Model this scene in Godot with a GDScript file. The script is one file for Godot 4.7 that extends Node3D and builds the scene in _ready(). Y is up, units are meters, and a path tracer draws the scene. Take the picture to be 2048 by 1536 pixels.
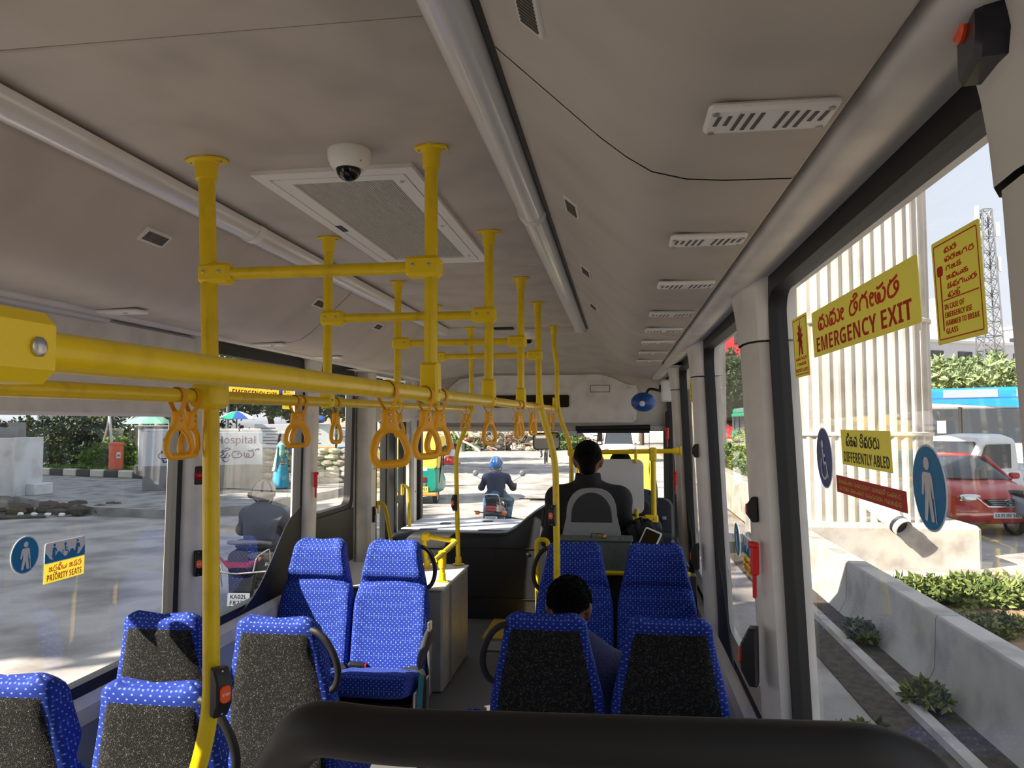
extends Node3D
# City bus interior seen from a rear seat. x to the driver's side, y up (bus floor = 0), the bus heads for -z. Metres.

var M := {}
var taken := {}


# ---------------------------------------------------------------- mesh builder
class MB:
	var v := PackedVector3Array()  # triangles, counter-clockwise seen from outside
	var col := PackedColorArray()
	var tint := Color.WHITE
	var tinted := false

	func tri(a: Vector3, b: Vector3, c: Vector3) -> void:
		v.push_back(a)
		v.push_back(b)
		v.push_back(c)
		if tinted:
			col.push_back(tint)
			col.push_back(tint)
			col.push_back(tint)

	func quad(a: Vector3, b: Vector3, c: Vector3, d: Vector3) -> void:
		tri(a, b, c)
		tri(a, c, d)

	# rows of points; loop closes each row
	func grid(rows: Array, loop := false, flip := false) -> void:
		for i in rows.size() - 1:
			var p: PackedVector3Array = rows[i]
			var q: PackedVector3Array = rows[i + 1]
			var n := p.size()
			for j in (n if loop else n - 1):
				var k := (j + 1) % n
				if flip:
					quad(p[j], q[j], q[k], p[k])
				else:
					quad(p[j], p[k], q[k], q[j])

	func fan(p: PackedVector3Array, flip := false) -> void:
		var m := Vector3.ZERO
		for a in p:
			m += a
		m /= p.size()
		for j in p.size():
			var k := (j + 1) % p.size()
			if flip:
				tri(m, p[k], p[j])
			else:
				tri(m, p[j], p[k])

	func box(c: Vector3, s: Vector3, b := 0.0, bs := Basis()) -> void:
		var h := s * 0.5
		b = minf(b, minf(h.x, minf(h.y, h.z)) * 0.98)
		if b <= 0.0:
			var p := []
			for i in 8:
				p.append(c + bs * Vector3(h.x if i & 1 else -h.x, h.y if i & 2 else -h.y, h.z if i & 4 else -h.z))
			quad(p[1], p[3], p[7], p[5])
			quad(p[0], p[4], p[6], p[2])
			quad(p[2], p[6], p[7], p[3])
			quad(p[0], p[1], p[5], p[4])
			quad(p[4], p[5], p[7], p[6])
			quad(p[0], p[2], p[3], p[1])
			return
		# bevelled: three points per corner
		var px := []
		var py := []
		var pz := []
		for i in 8:
			var g := Vector3(1.0 if i & 1 else -1.0, 1.0 if i & 2 else -1.0, 1.0 if i & 4 else -1.0)
			var e := g * h
			px.append(c + bs * (e - g * Vector3(0, b, b)))
			py.append(c + bs * (e - g * Vector3(b, 0, b)))
			pz.append(c + bs * (e - g * Vector3(b, b, 0)))
		quad(px[1], px[3], px[7], px[5])
		quad(px[0], px[4], px[6], px[2])
		quad(py[2], py[6], py[7], py[3])
		quad(py[0], py[1], py[5], py[4])
		quad(pz[4], pz[5], pz[7], pz[6])
		quad(pz[0], pz[2], pz[3], pz[1])
		for y in [0, 2]:  # edges along z: x-y
			for x in [0, 1]:
				var a: int = x + y
				if (x == 1) == (y == 2):
					quad(px[a], py[a], py[a + 4], px[a + 4])
				else:
					quad(py[a], px[a], px[a + 4], py[a + 4])
		for z in [0, 4]:  # edges along y: x-z
			for x in [0, 1]:
				var a: int = x + z
				if (x == 1) == (z == 4):
					quad(pz[a], px[a], px[a + 2], pz[a + 2])
				else:
					quad(px[a], pz[a], pz[a + 2], px[a + 2])
		for z in [0, 4]:  # edges along x: y-z
			for y in [0, 2]:
				var a: int = y + z
				if (y == 2) == (z == 4):
					quad(py[a], pz[a], pz[a + 1], py[a + 1])
				else:
					quad(pz[a], py[a], py[a + 1], pz[a + 1])
		for i in 8:
			if ((i & 1) + ((i & 2) >> 1) + ((i & 4) >> 2)) % 2 == 1:
				tri(px[i], py[i], pz[i])
			else:
				tri(px[i], pz[i], py[i])

	# superquadric: e 1 = ellipsoid, small e = rounded box
	func sup(c: Vector3, r: Vector3, e := 1.0, n := 16, m := 10, bs := Basis()) -> void:
		var rows := []
		for i in m + 1:
			var t := -PI / 2 + PI * i / m
			var ct := pow(absf(cos(t)), e)
			var sy := signf(sin(t)) * pow(absf(sin(t)), e)
			var row := PackedVector3Array()
			for j in n:
				var a := TAU * j / n
				var x := signf(cos(a)) * pow(absf(cos(a)), e) * ct
				var z := signf(sin(a)) * pow(absf(sin(a)), e) * ct
				row.push_back(c + bs * Vector3(x * r.x, sy * r.y, z * r.z))
			rows.append(row)
		grid(rows, true, true)

	func ring(c: Vector3, x: Vector3, y: Vector3, rx: float, ry: float, n: int) -> PackedVector3Array:
		var row := PackedVector3Array()
		for j in n:
			var a := TAU * j / n
			row.push_back(c + x * (cos(a) * rx) + y * (sin(a) * ry))
		return row

	# r: float or array of floats; flat < 1 squashes across
	func tube(path: PackedVector3Array, r: Variant, n := 12, cap := true, flat := 1.0, side := Vector3.ZERO) -> void:
		var rows := []
		var x := side
		var m := path.size()
		for i in m:
			var t := (path[mini(i + 1, m - 1)] - path[maxi(i - 1, 0)]).normalized()
			if x == Vector3.ZERO:
				x = Vector3.RIGHT if absf(t.x) < 0.8 else Vector3.UP
			x = (x - t * x.dot(t)).normalized()
			var y := t.cross(x)
			var rr: float = r if not r is Array else r[i]
			rows.append(ring(path[i], x, y, rr, rr * flat, n))
		grid(rows, true, false)
		if cap:
			fan(rows[0], true)
			fan(rows[m - 1], false)

	func bar(a: Vector3, b: Vector3, r: float, n := 12, r2 := -1.0) -> void:
		tube(PackedVector3Array([a, b]), [r, r if r2 < 0.0 else r2], n)

	# profile of (radius, height) turned about y of xf, listed upwards
	func lathe(prof: Array, xf := Transform3D(), n := 20) -> void:
		var rows := []
		for p in prof:
			var row := PackedVector3Array()
			for j in n:
				var a := TAU * j / n
				row.push_back(xf * Vector3(cos(a) * p.x, p.y, -sin(a) * p.x))
			rows.append(row)
		grid(rows, true)
		fan(rows[0], true)
		fan(rows[rows.size() - 1], false)

	# flat outline (x,y) pushed out along z by d, centred; b bevels the rims
	func prism(poly: PackedVector2Array, d: float, xf := Transform3D(), b := 0.0) -> void:
		if Geometry2D.is_polygon_clockwise(poly):
			poly = poly.duplicate()
			poly.reverse()
		var small := poly
		if b > 0.0:
			var o := Geometry2D.offset_polygon(poly, -b)
			if o.size() == 1 and o[0].size() == poly.size():
				small = o[0]
				if Geometry2D.is_polygon_clockwise(small):
					small.reverse()
				var best := 0
				for i in small.size():
					if small[i].distance_squared_to(poly[0]) < small[best].distance_squared_to(poly[0]):
						best = i
				var s2 := PackedVector2Array()
				for i in small.size():
					s2.push_back(small[(i + best) % small.size()])
				small = s2
			else:
				b = 0.0
		var idx := Geometry2D.triangulate_polygon(small)
		var h := d * 0.5
		var i2 := 0
		while i2 < idx.size():
			var a := small[idx[i2]]
			var b2 := small[idx[i2 + 1]]
			var c := small[idx[i2 + 2]]
			if (b2 - a).cross(c - a) < 0.0:
				var t := b2
				b2 = c
				c = t
			tri(xf * Vector3(a.x, a.y, h), xf * Vector3(b2.x, b2.y, h), xf * Vector3(c.x, c.y, h))
			tri(xf * Vector3(a.x, a.y, -h), xf * Vector3(c.x, c.y, -h), xf * Vector3(b2.x, b2.y, -h))
			i2 += 3
		var n := poly.size()
		for i in n:
			var k := (i + 1) % n
			var p := poly[i]
			var q := poly[k]
			quad(xf * Vector3(p.x, p.y, -h + b), xf * Vector3(q.x, q.y, -h + b), xf * Vector3(q.x, q.y, h - b), xf * Vector3(p.x, p.y, h - b))
			if b > 0.0:
				var ps := small[i]
				var qs := small[k]
				quad(xf * Vector3(p.x, p.y, h - b), xf * Vector3(q.x, q.y, h - b), xf * Vector3(qs.x, qs.y, h), xf * Vector3(ps.x, ps.y, h))
				quad(xf * Vector3(ps.x, ps.y, -h), xf * Vector3(qs.x, qs.y, -h), xf * Vector3(q.x, q.y, -h + b), xf * Vector3(p.x, p.y, -h + b))

	# a profile (x,y) carried along z from z0 to z1, open or closed
	func sweep_z(prof: PackedVector2Array, z0: float, z1: float, closed := true, steps := 1) -> void:
		if closed and Geometry2D.is_polygon_clockwise(prof):
			prof = prof.duplicate()
			prof.reverse()
		var rows := []
		for i in steps + 1:
			var row := PackedVector3Array()
			for p in prof:
				row.push_back(Vector3(p.x, p.y, lerpf(z0, z1, float(i) / steps)))
			rows.append(row)
		grid(rows, closed, z1 < z0)
		if closed:
			var idx := Geometry2D.triangulate_polygon(prof)
			var k := 0
			while k < idx.size():
				for z in [z0, z1]:
					tri(Vector3(prof[idx[k]].x, prof[idx[k]].y, z), Vector3(prof[idx[k + 1]].x, prof[idx[k + 1]].y, z), Vector3(prof[idx[k + 2]].x, prof[idx[k + 2]].y, z))
				k += 3

	# a frame: outline minus a hole, both (x,y) with the same point count
	func frame(o: PackedVector2Array, i: PackedVector2Array, d: float, xf := Transform3D()) -> void:
		var n := o.size()
		var h := d * 0.5
		for a in n:
			var b := (a + 1) % n
			var o1 := o[a]
			var o2 := o[b]
			var i1 := i[a]
			var i2 := i[b]
			quad(xf * Vector3(o1.x, o1.y, h), xf * Vector3(o2.x, o2.y, h), xf * Vector3(i2.x, i2.y, h), xf * Vector3(i1.x, i1.y, h))
			quad(xf * Vector3(o2.x, o2.y, -h), xf * Vector3(o1.x, o1.y, -h), xf * Vector3(i1.x, i1.y, -h), xf * Vector3(i2.x, i2.y, -h))
			quad(xf * Vector3(o1.x, o1.y, -h), xf * Vector3(o2.x, o2.y, -h), xf * Vector3(o2.x, o2.y, h), xf * Vector3(o1.x, o1.y, h))
			quad(xf * Vector3(i2.x, i2.y, -h), xf * Vector3(i1.x, i1.y, -h), xf * Vector3(i1.x, i1.y, h), xf * Vector3(i2.x, i2.y, h))

	func add(o: MB, xf := Transform3D()) -> void:
		for p in o.v:
			v.push_back(xf * p)
		if tinted:
			for i in o.v.size():
				col.push_back(o.col[i] if o.tinted else tint)

	func mesh(angle := 38.0) -> ArrayMesh:
		var n := v.size()
		var fn := PackedVector3Array()
		fn.resize(n / 3)
		var ids := {}
		var head := PackedInt32Array()
		var nxt := PackedInt32Array()
		var pid := PackedInt32Array()
		nxt.resize(n)
		pid.resize(n)
		for i in n / 3:
			fn[i] = (v[i * 3 + 1] - v[i * 3]).cross(v[i * 3 + 2] - v[i * 3])
		for i in n:
			var key := Vector3i((v[i] * 20000.0).round())
			var id: int = ids.get(key, -1)
			if id < 0:
				id = head.size()
				ids[key] = id
				head.push_back(-1)
			pid[i] = id
			nxt[i] = head[id]
			head[id] = i
		var lim := cos(deg_to_rad(angle))
		var out := PackedVector3Array()
		var nor := PackedVector3Array()
		var cc := PackedColorArray()
		out.resize(n)
		nor.resize(n)
		if tinted:
			cc.resize(n)
		for t in n / 3:
			var f := fn[t]
			var fl := f.length()
			for k in 3:
				var i := t * 3 + k
				var s := Vector3.ZERO
				var j := head[pid[i]]
				while j >= 0:
					var g := fn[j / 3]
					if g.dot(f) >= lim * fl * g.length():
						s += g
					j = nxt[j]
				var w := t * 3 + (0 if k == 0 else 3 - k)  # turned clockwise for Godot
				out[w] = v[i]
				nor[w] = s.normalized() if s.length_squared() > 1e-24 else Vector3.UP
				if tinted:
					cc[w] = col[i]
		var a := []
		a.resize(Mesh.ARRAY_MAX)
		a[Mesh.ARRAY_VERTEX] = out
		a[Mesh.ARRAY_NORMAL] = nor
		if tinted:
			a[Mesh.ARRAY_COLOR] = cc
		var m := ArrayMesh.new()
		m.add_surface_from_arrays(Mesh.PRIMITIVE_TRIANGLES, a)
		return m


# ---------------------------------------------------------------- bodies: tapered capsules joined smoothly
class Flesh:
	var bones := []
	var cell := 0.02
	var blend := 0.04

	func bone(a: Vector3, b: Vector3, ra: float, rb: float, fl := Vector3.ONE) -> void:
		bones.append([a, b, ra, rb, fl])

	func into(mb: MB) -> void:
		var lo := Vector3.INF
		var hi := -Vector3.INF
		for b in bones:
			var r: float = maxf(b[2], b[3]) * maxf(b[4].x, maxf(b[4].y, b[4].z)) + blend + cell * 2.0
			lo = lo.min(b[0] - Vector3.ONE * r).min(b[1] - Vector3.ONE * r)
			hi = hi.max(b[0] + Vector3.ONE * r).max(b[1] + Vector3.ONE * r)
		var nx := int((hi.x - lo.x) / cell) + 2
		var ny := int((hi.y - lo.y) / cell) + 2
		var nz := int((hi.z - lo.z) / cell) + 2
		var f := PackedFloat32Array()
		f.resize(nx * ny * nz)
		f.fill(9.0)
		for b in bones:
			var a: Vector3 = b[0]
			var e: Vector3 = b[1]
			var ra: float = b[2]
			var rb: float = b[3]
			var inv: Vector3 = Vector3.ONE / b[4]
			var ba := (e - a) * inv
			var l2 := maxf(ba.length_squared(), 1e-9)
			var rr: float = maxf(ra, rb) * maxf(b[4].x, maxf(b[4].y, b[4].z)) + blend + cell * 1.5
			var p0 := ((a.min(e) - Vector3.ONE * rr - lo) / cell).floor().max(Vector3.ZERO)
			var p1 := ((a.max(e) + Vector3.ONE * rr - lo) / cell).ceil().min(Vector3(nx - 1, ny - 1, nz - 1))
			for z in range(int(p0.z), int(p1.z) + 1):
				for y in range(int(p0.y), int(p1.y) + 1):
					var at := (z * ny + y) * nx
					for x in range(int(p0.x), int(p1.x) + 1):
						var pa := (lo + Vector3(x, y, z) * cell - a) * inv
						var h := clampf(pa.dot(ba) / l2, 0.0, 1.0)
						var d := (pa - ba * h).length() - lerpf(ra, rb, h)
						var o := f[at + x]
						var k := maxf(blend - absf(d - o), 0.0) / blend
						f[at + x] = minf(d, o) - k * k * blend * 0.25
		var vert := {}
		var sx := 1
		var sy := nx
		var sz := nx * ny
		for z in nz - 1:
			for y in ny - 1:
				for x in nx - 1:
					var i := x + y * sy + z * sz
					var f0 := f[i]
					if f0 > cell * 3.0:
						continue
					var s := 0
					var m := Vector3.ZERO
					var inside := 0
					for c in 8:
						if f[i + (c & 1) + ((c >> 1) & 1) * sy + (c >> 2) * sz] < 0.0:
							inside += 1
					if inside == 0 or inside == 8:
						continue
					for ax in 3:
						var st := [sx, sy, sz][ax] as int
						for q in 4:
							var u := q & 1
							var w := q >> 1
							var off := Vector3i(0, u, w) if ax == 0 else (Vector3i(u, 0, w) if ax == 1 else Vector3i(u, w, 0))
							var j := i + off.x + off.y * sy + off.z * sz
							var fa := f[j]
							var fb := f[j + st]
							if (fa < 0.0) != (fb < 0.0):
								var p := Vector3(off)
								p[ax] += fa / (fa - fb)
								m += p
								s += 1
					var pp := lo + (Vector3(x, y, z) + m / s) * cell
					vert[i] = pp
		for i in vert:
			var a := f[i] < 0.0
			for ax in 3:
				var st := [sx, sy, sz][ax] as int
				if a == (f[i + st] < 0.0):
					continue
				var u := [sy, sz, sx][ax] as int
				var w := [sz, sx, sy][ax] as int
				if not (vert.has(i - u) and vert.has(i - w) and vert.has(i - u - w)):
					continue
				if a:
					mb.quad(vert[i - u - w], vert[i - w], vert[i], vert[i - u])
				else:
					mb.quad(vert[i - u - w], vert[i - u], vert[i], vert[i - w])


# ---------------------------------------------------------------- naming and placing
func numbered(called: String) -> String:
	var n: int = taken.get(called, 0)
	taken[called] = n + 1
	return called if n == 0 else "%s_%03d" % [called, n]


func thing(called: String, label: String, category: String, at := Vector3.ZERO, turn := 0.0, group := "") -> Node3D:
	var o := Node3D.new()
	o.name = numbered(called)
	add_child(o)
	o.position = at
	o.rotation.y = turn
	return tag(o, label, category, group)


func tag(o: Node3D, label: String, category: String, group := "") -> Node3D:
	o.set_meta("label", label)
	o.set_meta("category", category)
	if group:
		o.set_meta("group", group)
	return o


func hang(called: String, mesh: Mesh, m: Material, parent: Node = null, at := Vector3.ZERO, label := "") -> MeshInstance3D:
	var o := MeshInstance3D.new()
	o.mesh = mesh
	o.material_override = m
	o.cast_shadow = GeometryInstance3D.SHADOW_CASTING_SETTING_ON
	if parent == null:
		o.name = numbered(called)
		add_child(o)
	else:
		o.name = called
		parent.add_child(o, true)
	o.position = at
	if label:
		o.set_meta("label", label)
	return o


func obj(called: String, mb: MB, m: Material, parent: Node = null, at := Vector3.ZERO, label := "", angle := 38.0) -> MeshInstance3D:
	return hang(called, mb.mesh(angle), m, parent, at, label)


func struct(called: String, label := "", category := "") -> Node3D:
	var o := Node3D.new()
	o.name = called
	add_child(o)
	o.set_meta("kind", "structure")
	if label:
		o.set_meta("label", label)
		o.set_meta("category", category)
	return o


func copy(o: Node3D, label := "", at := Vector3.INF, turn := INF) -> Node3D:
	var c: Node3D = o.duplicate()
	c.name = numbered(String(o.name).rstrip("0123456789").trim_suffix("_"))
	add_child(c)
	if label:
		c.set_meta("label", label)
	if at != Vector3.INF:
		c.position = at
	if turn != INF:
		c.rotation.y = turn
	return c


func P(a: Array) -> PackedVector3Array:
	var p := PackedVector3Array()
	for q in a:
		p.push_back(q)
	return p


# a smooth path through points (Catmull-Rom), n steps per span
func curve(a: Array, n := 6, closed := false) -> PackedVector3Array:
	var p := PackedVector3Array()
	var m := a.size()
	for i in (m if closed else m - 1):
		var p0: Vector3 = a[(i - 1 + m) % m] if closed else a[maxi(i - 1, 0)]
		var p1: Vector3 = a[i]
		var p2: Vector3 = a[(i + 1) % m]
		var p3: Vector3 = a[(i + 2) % m] if closed else a[mini(i + 2, m - 1)]
		for k in n:
			p.push_back(p1.cubic_interpolate(p2, p0, p3, float(k) / n))
	if not closed:
		p.push_back(a[m - 1])
	return p


# straight legs with rounded corners of radius r
func bent(a: Array, r := 0.05, n := 6) -> PackedVector3Array:
	var p := PackedVector3Array([a[0]])
	for i in range(1, a.size() - 1):
		var u: Vector3 = a[i - 1] - a[i]
		var w: Vector3 = a[i + 1] - a[i]
		var d := minf(r, minf(u.length(), w.length()) * 0.45)
		var s: Vector3 = a[i] + u.normalized() * d
		var e: Vector3 = a[i] + w.normalized() * d
		for k in n + 1:
			var t := float(k) / n
			p.push_back(s.lerp(a[i], t).lerp((a[i] as Vector3).lerp(e, t), t))
	p.push_back(a[a.size() - 1])
	return p


func rrect(x0: float, y0: float, x1: float, y1: float, r: float, n := 5) -> PackedVector2Array:
	var p := PackedVector2Array()
	for c in [[x1 - r, y1 - r, 0.0], [x0 + r, y1 - r, 0.5], [x0 + r, y0 + r, 1.0], [x1 - r, y0 + r, 1.5]]:
		for k in n + 1:
			var a: float = (c[2] + 0.5 * k / n) * PI
			p.push_back(Vector2(c[0] + cos(a) * r, c[1] + sin(a) * r))
	return p


func disc(r: float, n := 24, ry := -1.0) -> PackedVector2Array:
	var p := PackedVector2Array()
	for k in n:
		p.push_back(Vector2(cos(TAU * k / n) * r, sin(TAU * k / n) * (r if ry < 0.0 else ry)))
	return p


func V2(a: Array) -> PackedVector2Array:
	var p := PackedVector2Array()
	var i := 0
	while i < a.size():
		p.push_back(Vector2(a[i], a[i + 1]))
		i += 2
	return p


func face(at: Vector3, x: Vector3, y: Vector3) -> Transform3D:  # outlines drawn on the plane x,y
	return Transform3D(Basis(x.normalized(), y.normalized(), x.cross(y).normalized()), at)


# ---------------------------------------------------------------- materials
func noise(f: float, seed_ := 1, kind := FastNoiseLite.TYPE_SIMPLEX_SMOOTH, oct := 3, size := 256) -> NoiseTexture2D:
	var n := FastNoiseLite.new()
	n.noise_type = kind
	n.frequency = f
	n.seed = seed_
	n.fractal_octaves = oct
	var t := NoiseTexture2D.new()
	t.width = size
	t.height = size
	t.seamless = true
	t.noise = n
	t.generate_mipmaps = false
	return t


func ramped(t: NoiseTexture2D, a: Array) -> NoiseTexture2D:  # [offset, grey or Color, ...]
	var g := Gradient.new()
	var o := PackedFloat32Array()
	var c := PackedColorArray()
	var i := 0
	while i < a.size():
		o.push_back(a[i])
		c.push_back(a[i + 1] if a[i + 1] is Color else Color(a[i + 1], a[i + 1], a[i + 1]))
		i += 2
	g.offsets = o
	g.colors = c
	t.color_ramp = g
	return t


# c: sRGB
func mat(key: String, c: Color, rough := 0.6, metal := 0.0, tex: Texture2D = null, scale := 1.0, world := false) -> StandardMaterial3D:
	var m := StandardMaterial3D.new()
	m.resource_name = key
	m.albedo_color = c
	m.roughness = rough
	m.metallic = metal
	if tex:
		m.albedo_texture = tex
		m.uv1_triplanar = true
		m.uv1_world_triplanar = world
		m.uv1_scale = Vector3.ONE * scale
	M[key] = m
	return m


func relief(m: StandardMaterial3D, t: Texture2D, cm: float) -> void:
	m.heightmap_enabled = true
	m.heightmap_texture = t
	m.heightmap_scale = cm


func tinted(key: String, rough := 0.9, back := 0.0) -> StandardMaterial3D:
	var m := mat(key, Color.WHITE, rough)
	m.vertex_color_use_as_albedo = true
	if back > 0.0:
		m.backlight_enabled = true
		m.backlight = Color(back, back, back)
	return m


func weave() -> ImageTexture:  # blue cloth with two pale dashes a tile
	var im := Image.create(64, 64, false, Image.FORMAT_RGB8)
	var rng := RandomNumberGenerator.new()
	rng.seed = 5
	for y in 64:
		for x in 64:
			var k := rng.randf_range(0.86, 1.1)
			im.set_pixel(x, y, Color(0.015 * k, 0.165 * k, 0.56 * k))
	for d in [[8, 10], [40, 42]]:
		for y in 12:
			for x in 15:
				var e := 1.0 if x > 1 and x < 13 and y > 1 and y < 10 else 0.45
				var k := rng.randf_range(0.85, 1.05)
				im.set_pixel(d[0] + x, d[1] + y, Color(0.03, 0.22, 0.62).lerp(Color(0.62, 0.76, 0.93), e * k))
	return ImageTexture.create_from_image(im)


func carpet_tex() -> ImageTexture:
	var im := Image.create(256, 256, false, Image.FORMAT_RGB8)
	var rng := RandomNumberGenerator.new()
	rng.seed = 9
	im.fill(Color(0.045, 0.045, 0.05))
	for i in 9000:
		var x := rng.randi() % 256
		var y := rng.randi() % 256
		var k := pow(rng.randf(), 4.0)
		var g := 0.035 + 0.55 * k
		var dx := rng.randf_range(-1, 1)
		var dy := rng.randf_range(-1, 1)
		for s in 4 + rng.randi() % 5:
			im.set_pixel(posmod(int(x + dx * s), 256), posmod(int(y + dy * s), 256), Color(g, g, g * 0.99))
	return ImageTexture.create_from_image(im)


func materials() -> void:
	var mottle := ramped(noise(0.02, 3), [0.0, 0.88, 0.5, 0.97, 1.0, 1.0])
	var grain := noise(0.25, 4, FastNoiseLite.TYPE_SIMPLEX_SMOOTH, 2)
	mat("liner", Color(0.76, 0.73, 0.695), 0.62, 0.0, mottle, 0.6)
	mat("liner_dark", Color(0.36, 0.34, 0.325), 0.7)
	mat("wall_grey", Color(0.88, 0.87, 0.85), 0.5, 0.0, mottle, 0.9)
	mat("wall_blue", Color(0.68, 0.72, 0.78), 0.5)
	mat("gap", Color(0.10, 0.10, 0.10), 0.8)
	mat("rubber", Color(0.05, 0.053, 0.06), 0.55)
	mat("band", Color(0.075, 0.09, 0.15), 0.25)
	var g := mat("glass", Color(0.62, 0.67, 0.66, 0.07), 0.02)
	g.transparency = BaseMaterial3D.TRANSPARENCY_ALPHA
	g = mat("tint_glass", Color(0.05, 0.07, 0.07, 0.45), 0.03)
	g.transparency = BaseMaterial3D.TRANSPARENCY_ALPHA
	g = mat("dome_glass", Color(0.03, 0.03, 0.035, 0.55), 0.04)
	g.transparency = BaseMaterial3D.TRANSPARENCY_ALPHA
	mat("lens", Color(0.86, 0.86, 0.87), 0.28)
	M.lens.clearcoat_enabled = true
	M.lens.clearcoat = 0.6
	M.lens.clearcoat_roughness = 0.15
	mat("rail", Color(0.90, 0.77, 0.03), 0.33, 0.0, ramped(noise(0.03, 8), [0.0, 0.9, 0.4, 1.0, 1.0, 1.0]), 1.5)
	mat("fitting", Color(0.93, 0.80, 0.05), 0.42)
	mat("strap", Color(0.90, 0.63, 0.10), 0.75)
	mat("grip", Color(0.94, 0.67, 0.03), 0.38)
	mat("screw", Color(0.75, 0.74, 0.71), 0.3, 0.9)
	mat("steel", Color(0.70, 0.70, 0.70), 0.32, 0.85)
	var f := mat("cloth", Color.WHITE, 0.85, 0.0, weave(), 1.0)
	f.uv1_scale = Vector3(37.0, 41.0, 37.0)
	f = mat("carpet", Color.WHITE, 1.0, 0.0, carpet_tex(), 3.6)
	relief(f, noise(0.4, 6, FastNoiseLite.TYPE_SIMPLEX_SMOOTH, 1), 0.35)
	f.uv1_triplanar_sharpness = 4.0
	mat("black", Color(0.055, 0.055, 0.06), 0.5)
	mat("soft_black", Color(0.10, 0.098, 0.10), 0.62)
	mat("dash", Color(0.115, 0.125, 0.15), 0.42, 0.0, ramped(noise(0.4, 7), [0.0, 0.85, 1.0, 1.0]), 3.0)
	mat("dash_pad", Color(0.78, 0.81, 0.86), 0.45)
	mat("lino", Color(0.43, 0.43, 0.44), 0.6, 0.0, ramped(noise(0.3, 12), [0.0, 0.8, 1.0, 1.0]), 2.0)
	mat("lino_yellow", Color(0.80, 0.66, 0.24), 0.6)
	mat("platform", Color(0.63, 0.63, 0.62), 0.5, 0.0, mottle, 1.0)
	mat("seat_shell", Color(0.55, 0.56, 0.55), 0.5)
	mat("seat_shell_dark", Color(0.17, 0.175, 0.185), 0.5)
	mat("teal", Color(0.13, 0.50, 0.55), 0.5)
	mat("red", Color(0.80, 0.06, 0.09), 0.4)
	mat("orange", Color(0.95, 0.33, 0.10), 0.35)
	mat("white", Color(0.90, 0.90, 0.89), 0.45)
	mat("off_white", Color(0.83, 0.83, 0.82), 0.5)
	mat("screen", Color(0.02, 0.022, 0.025), 0.12)
	mat("sticker_yellow", Color(0.90, 0.87, 0.48), 0.5)
	mat("sticker_red", Color(0.78, 0.20, 0.13), 0.5)
	mat("sticker_maroon", Color(0.66, 0.16, 0.14), 0.5)
	mat("sticker_blue", Color(0.02, 0.55, 0.78), 0.4)
	mat("sticker_navy", Color(0.10, 0.27, 0.58), 0.4)
	for q in ["sticker_yellow", "sticker_red", "sticker_maroon", "sticker_blue", "sticker_navy"]:
		M[q].backlight_enabled = true
		M[q].backlight = M[q].albedo_color
	mat("ink", Color(0.12, 0.13, 0.16), 0.6)
	mat("print_green", Color(0.16, 0.20, 0.10), 0.6)
	mat("print_purple", Color(0.18, 0.16, 0.36), 0.6)
	mat("fan_blue", Color(0.07, 0.29, 0.60), 0.35)
	mat("box_metal", Color(0.42, 0.45, 0.42), 0.45, 0.2, mottle, 3.0)
	mat("gold", Color(0.75, 0.58, 0.26), 0.35, 0.9)
	mat("mirror", Color(0.9, 0.9, 0.9), 0.03, 1.0)
	# people
	mat("skin", Color(0.42, 0.27, 0.19), 0.55)
	mat("skin_light", Color(0.55, 0.38, 0.29), 0.55)
	mat("hair", Color(0.045, 0.042, 0.042), 0.6)
	M.hair.metallic_specular = 0.2
	relief(M.hair, noise(0.35, 21, FastNoiseLite.TYPE_SIMPLEX_SMOOTH, 2), 0.8)
	M.hair.uv1_triplanar = true
	M.hair.uv1_scale = Vector3.ONE * 5.0
	var wool := noise(0.3, 22)
	for q in [["jacket_black", Color(0.075, 0.075, 0.088)], ["jacket_navy", Color(0.20, 0.23, 0.33)], ["jacket_grey", Color(0.27, 0.29, 0.34)], ["shirt_navy", Color(0.13, 0.14, 0.30)], ["jeans", Color(0.26, 0.42, 0.55)], ["jeans_dark", Color(0.22, 0.25, 0.42)], ["maroon", Color(0.28, 0.15, 0.22)], ["trousers_grey", Color(0.50, 0.53, 0.60)], ["shirt_white", Color(0.82, 0.80, 0.78)], ["shirt_rose", Color(0.70, 0.40, 0.36)]]:
		mat(q[0], q[1], 0.85)
		relief(M[q[0]], wool, 0.5)
		M[q[0]].uv1_triplanar = true
		M[q[0]].uv1_scale = Vector3.ONE * 1.6
	mat("sari", Color.WHITE, 0.75, 0.0, ramped(noise(0.03, 31, FastNoiseLite.TYPE_SIMPLEX_SMOOTH, 2), [0.0, Color(0.02, 0.52, 0.63), 0.5, Color(0.05, 0.62, 0.70), 0.62, Color(0.75, 0.66, 0.47), 1.0, Color(0.80, 0.74, 0.60)]), 1.6)
	mat("sari_plain", Color(0.03, 0.52, 0.66), 0.7)
	mat("helmet_blue", Color(0.10, 0.36, 0.66), 0.15)
	mat("helmet_grey", Color(0.38, 0.40, 0.42), 0.25)
	mat("helmet_black", Color(0.06, 0.065, 0.075), 0.2)
	# outdoors
	var road := ramped(noise(0.012, 41, FastNoiseLite.TYPE_SIMPLEX_SMOOTH, 5, 512), [0.0, 0.66, 0.45, 0.9, 0.7, 1.0, 1.0, 0.94])
	mat("road", Color(0.665, 0.645, 0.63), 0.9, 0.0, road, 0.11, true)
	relief(M.road, noise(0.06, 42, FastNoiseLite.TYPE_SIMPLEX_SMOOTH, 4, 512), 1.2)
	mat("drive", Color(0.60, 0.59, 0.585), 0.9, 0.0, road, 0.2, true)
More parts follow.
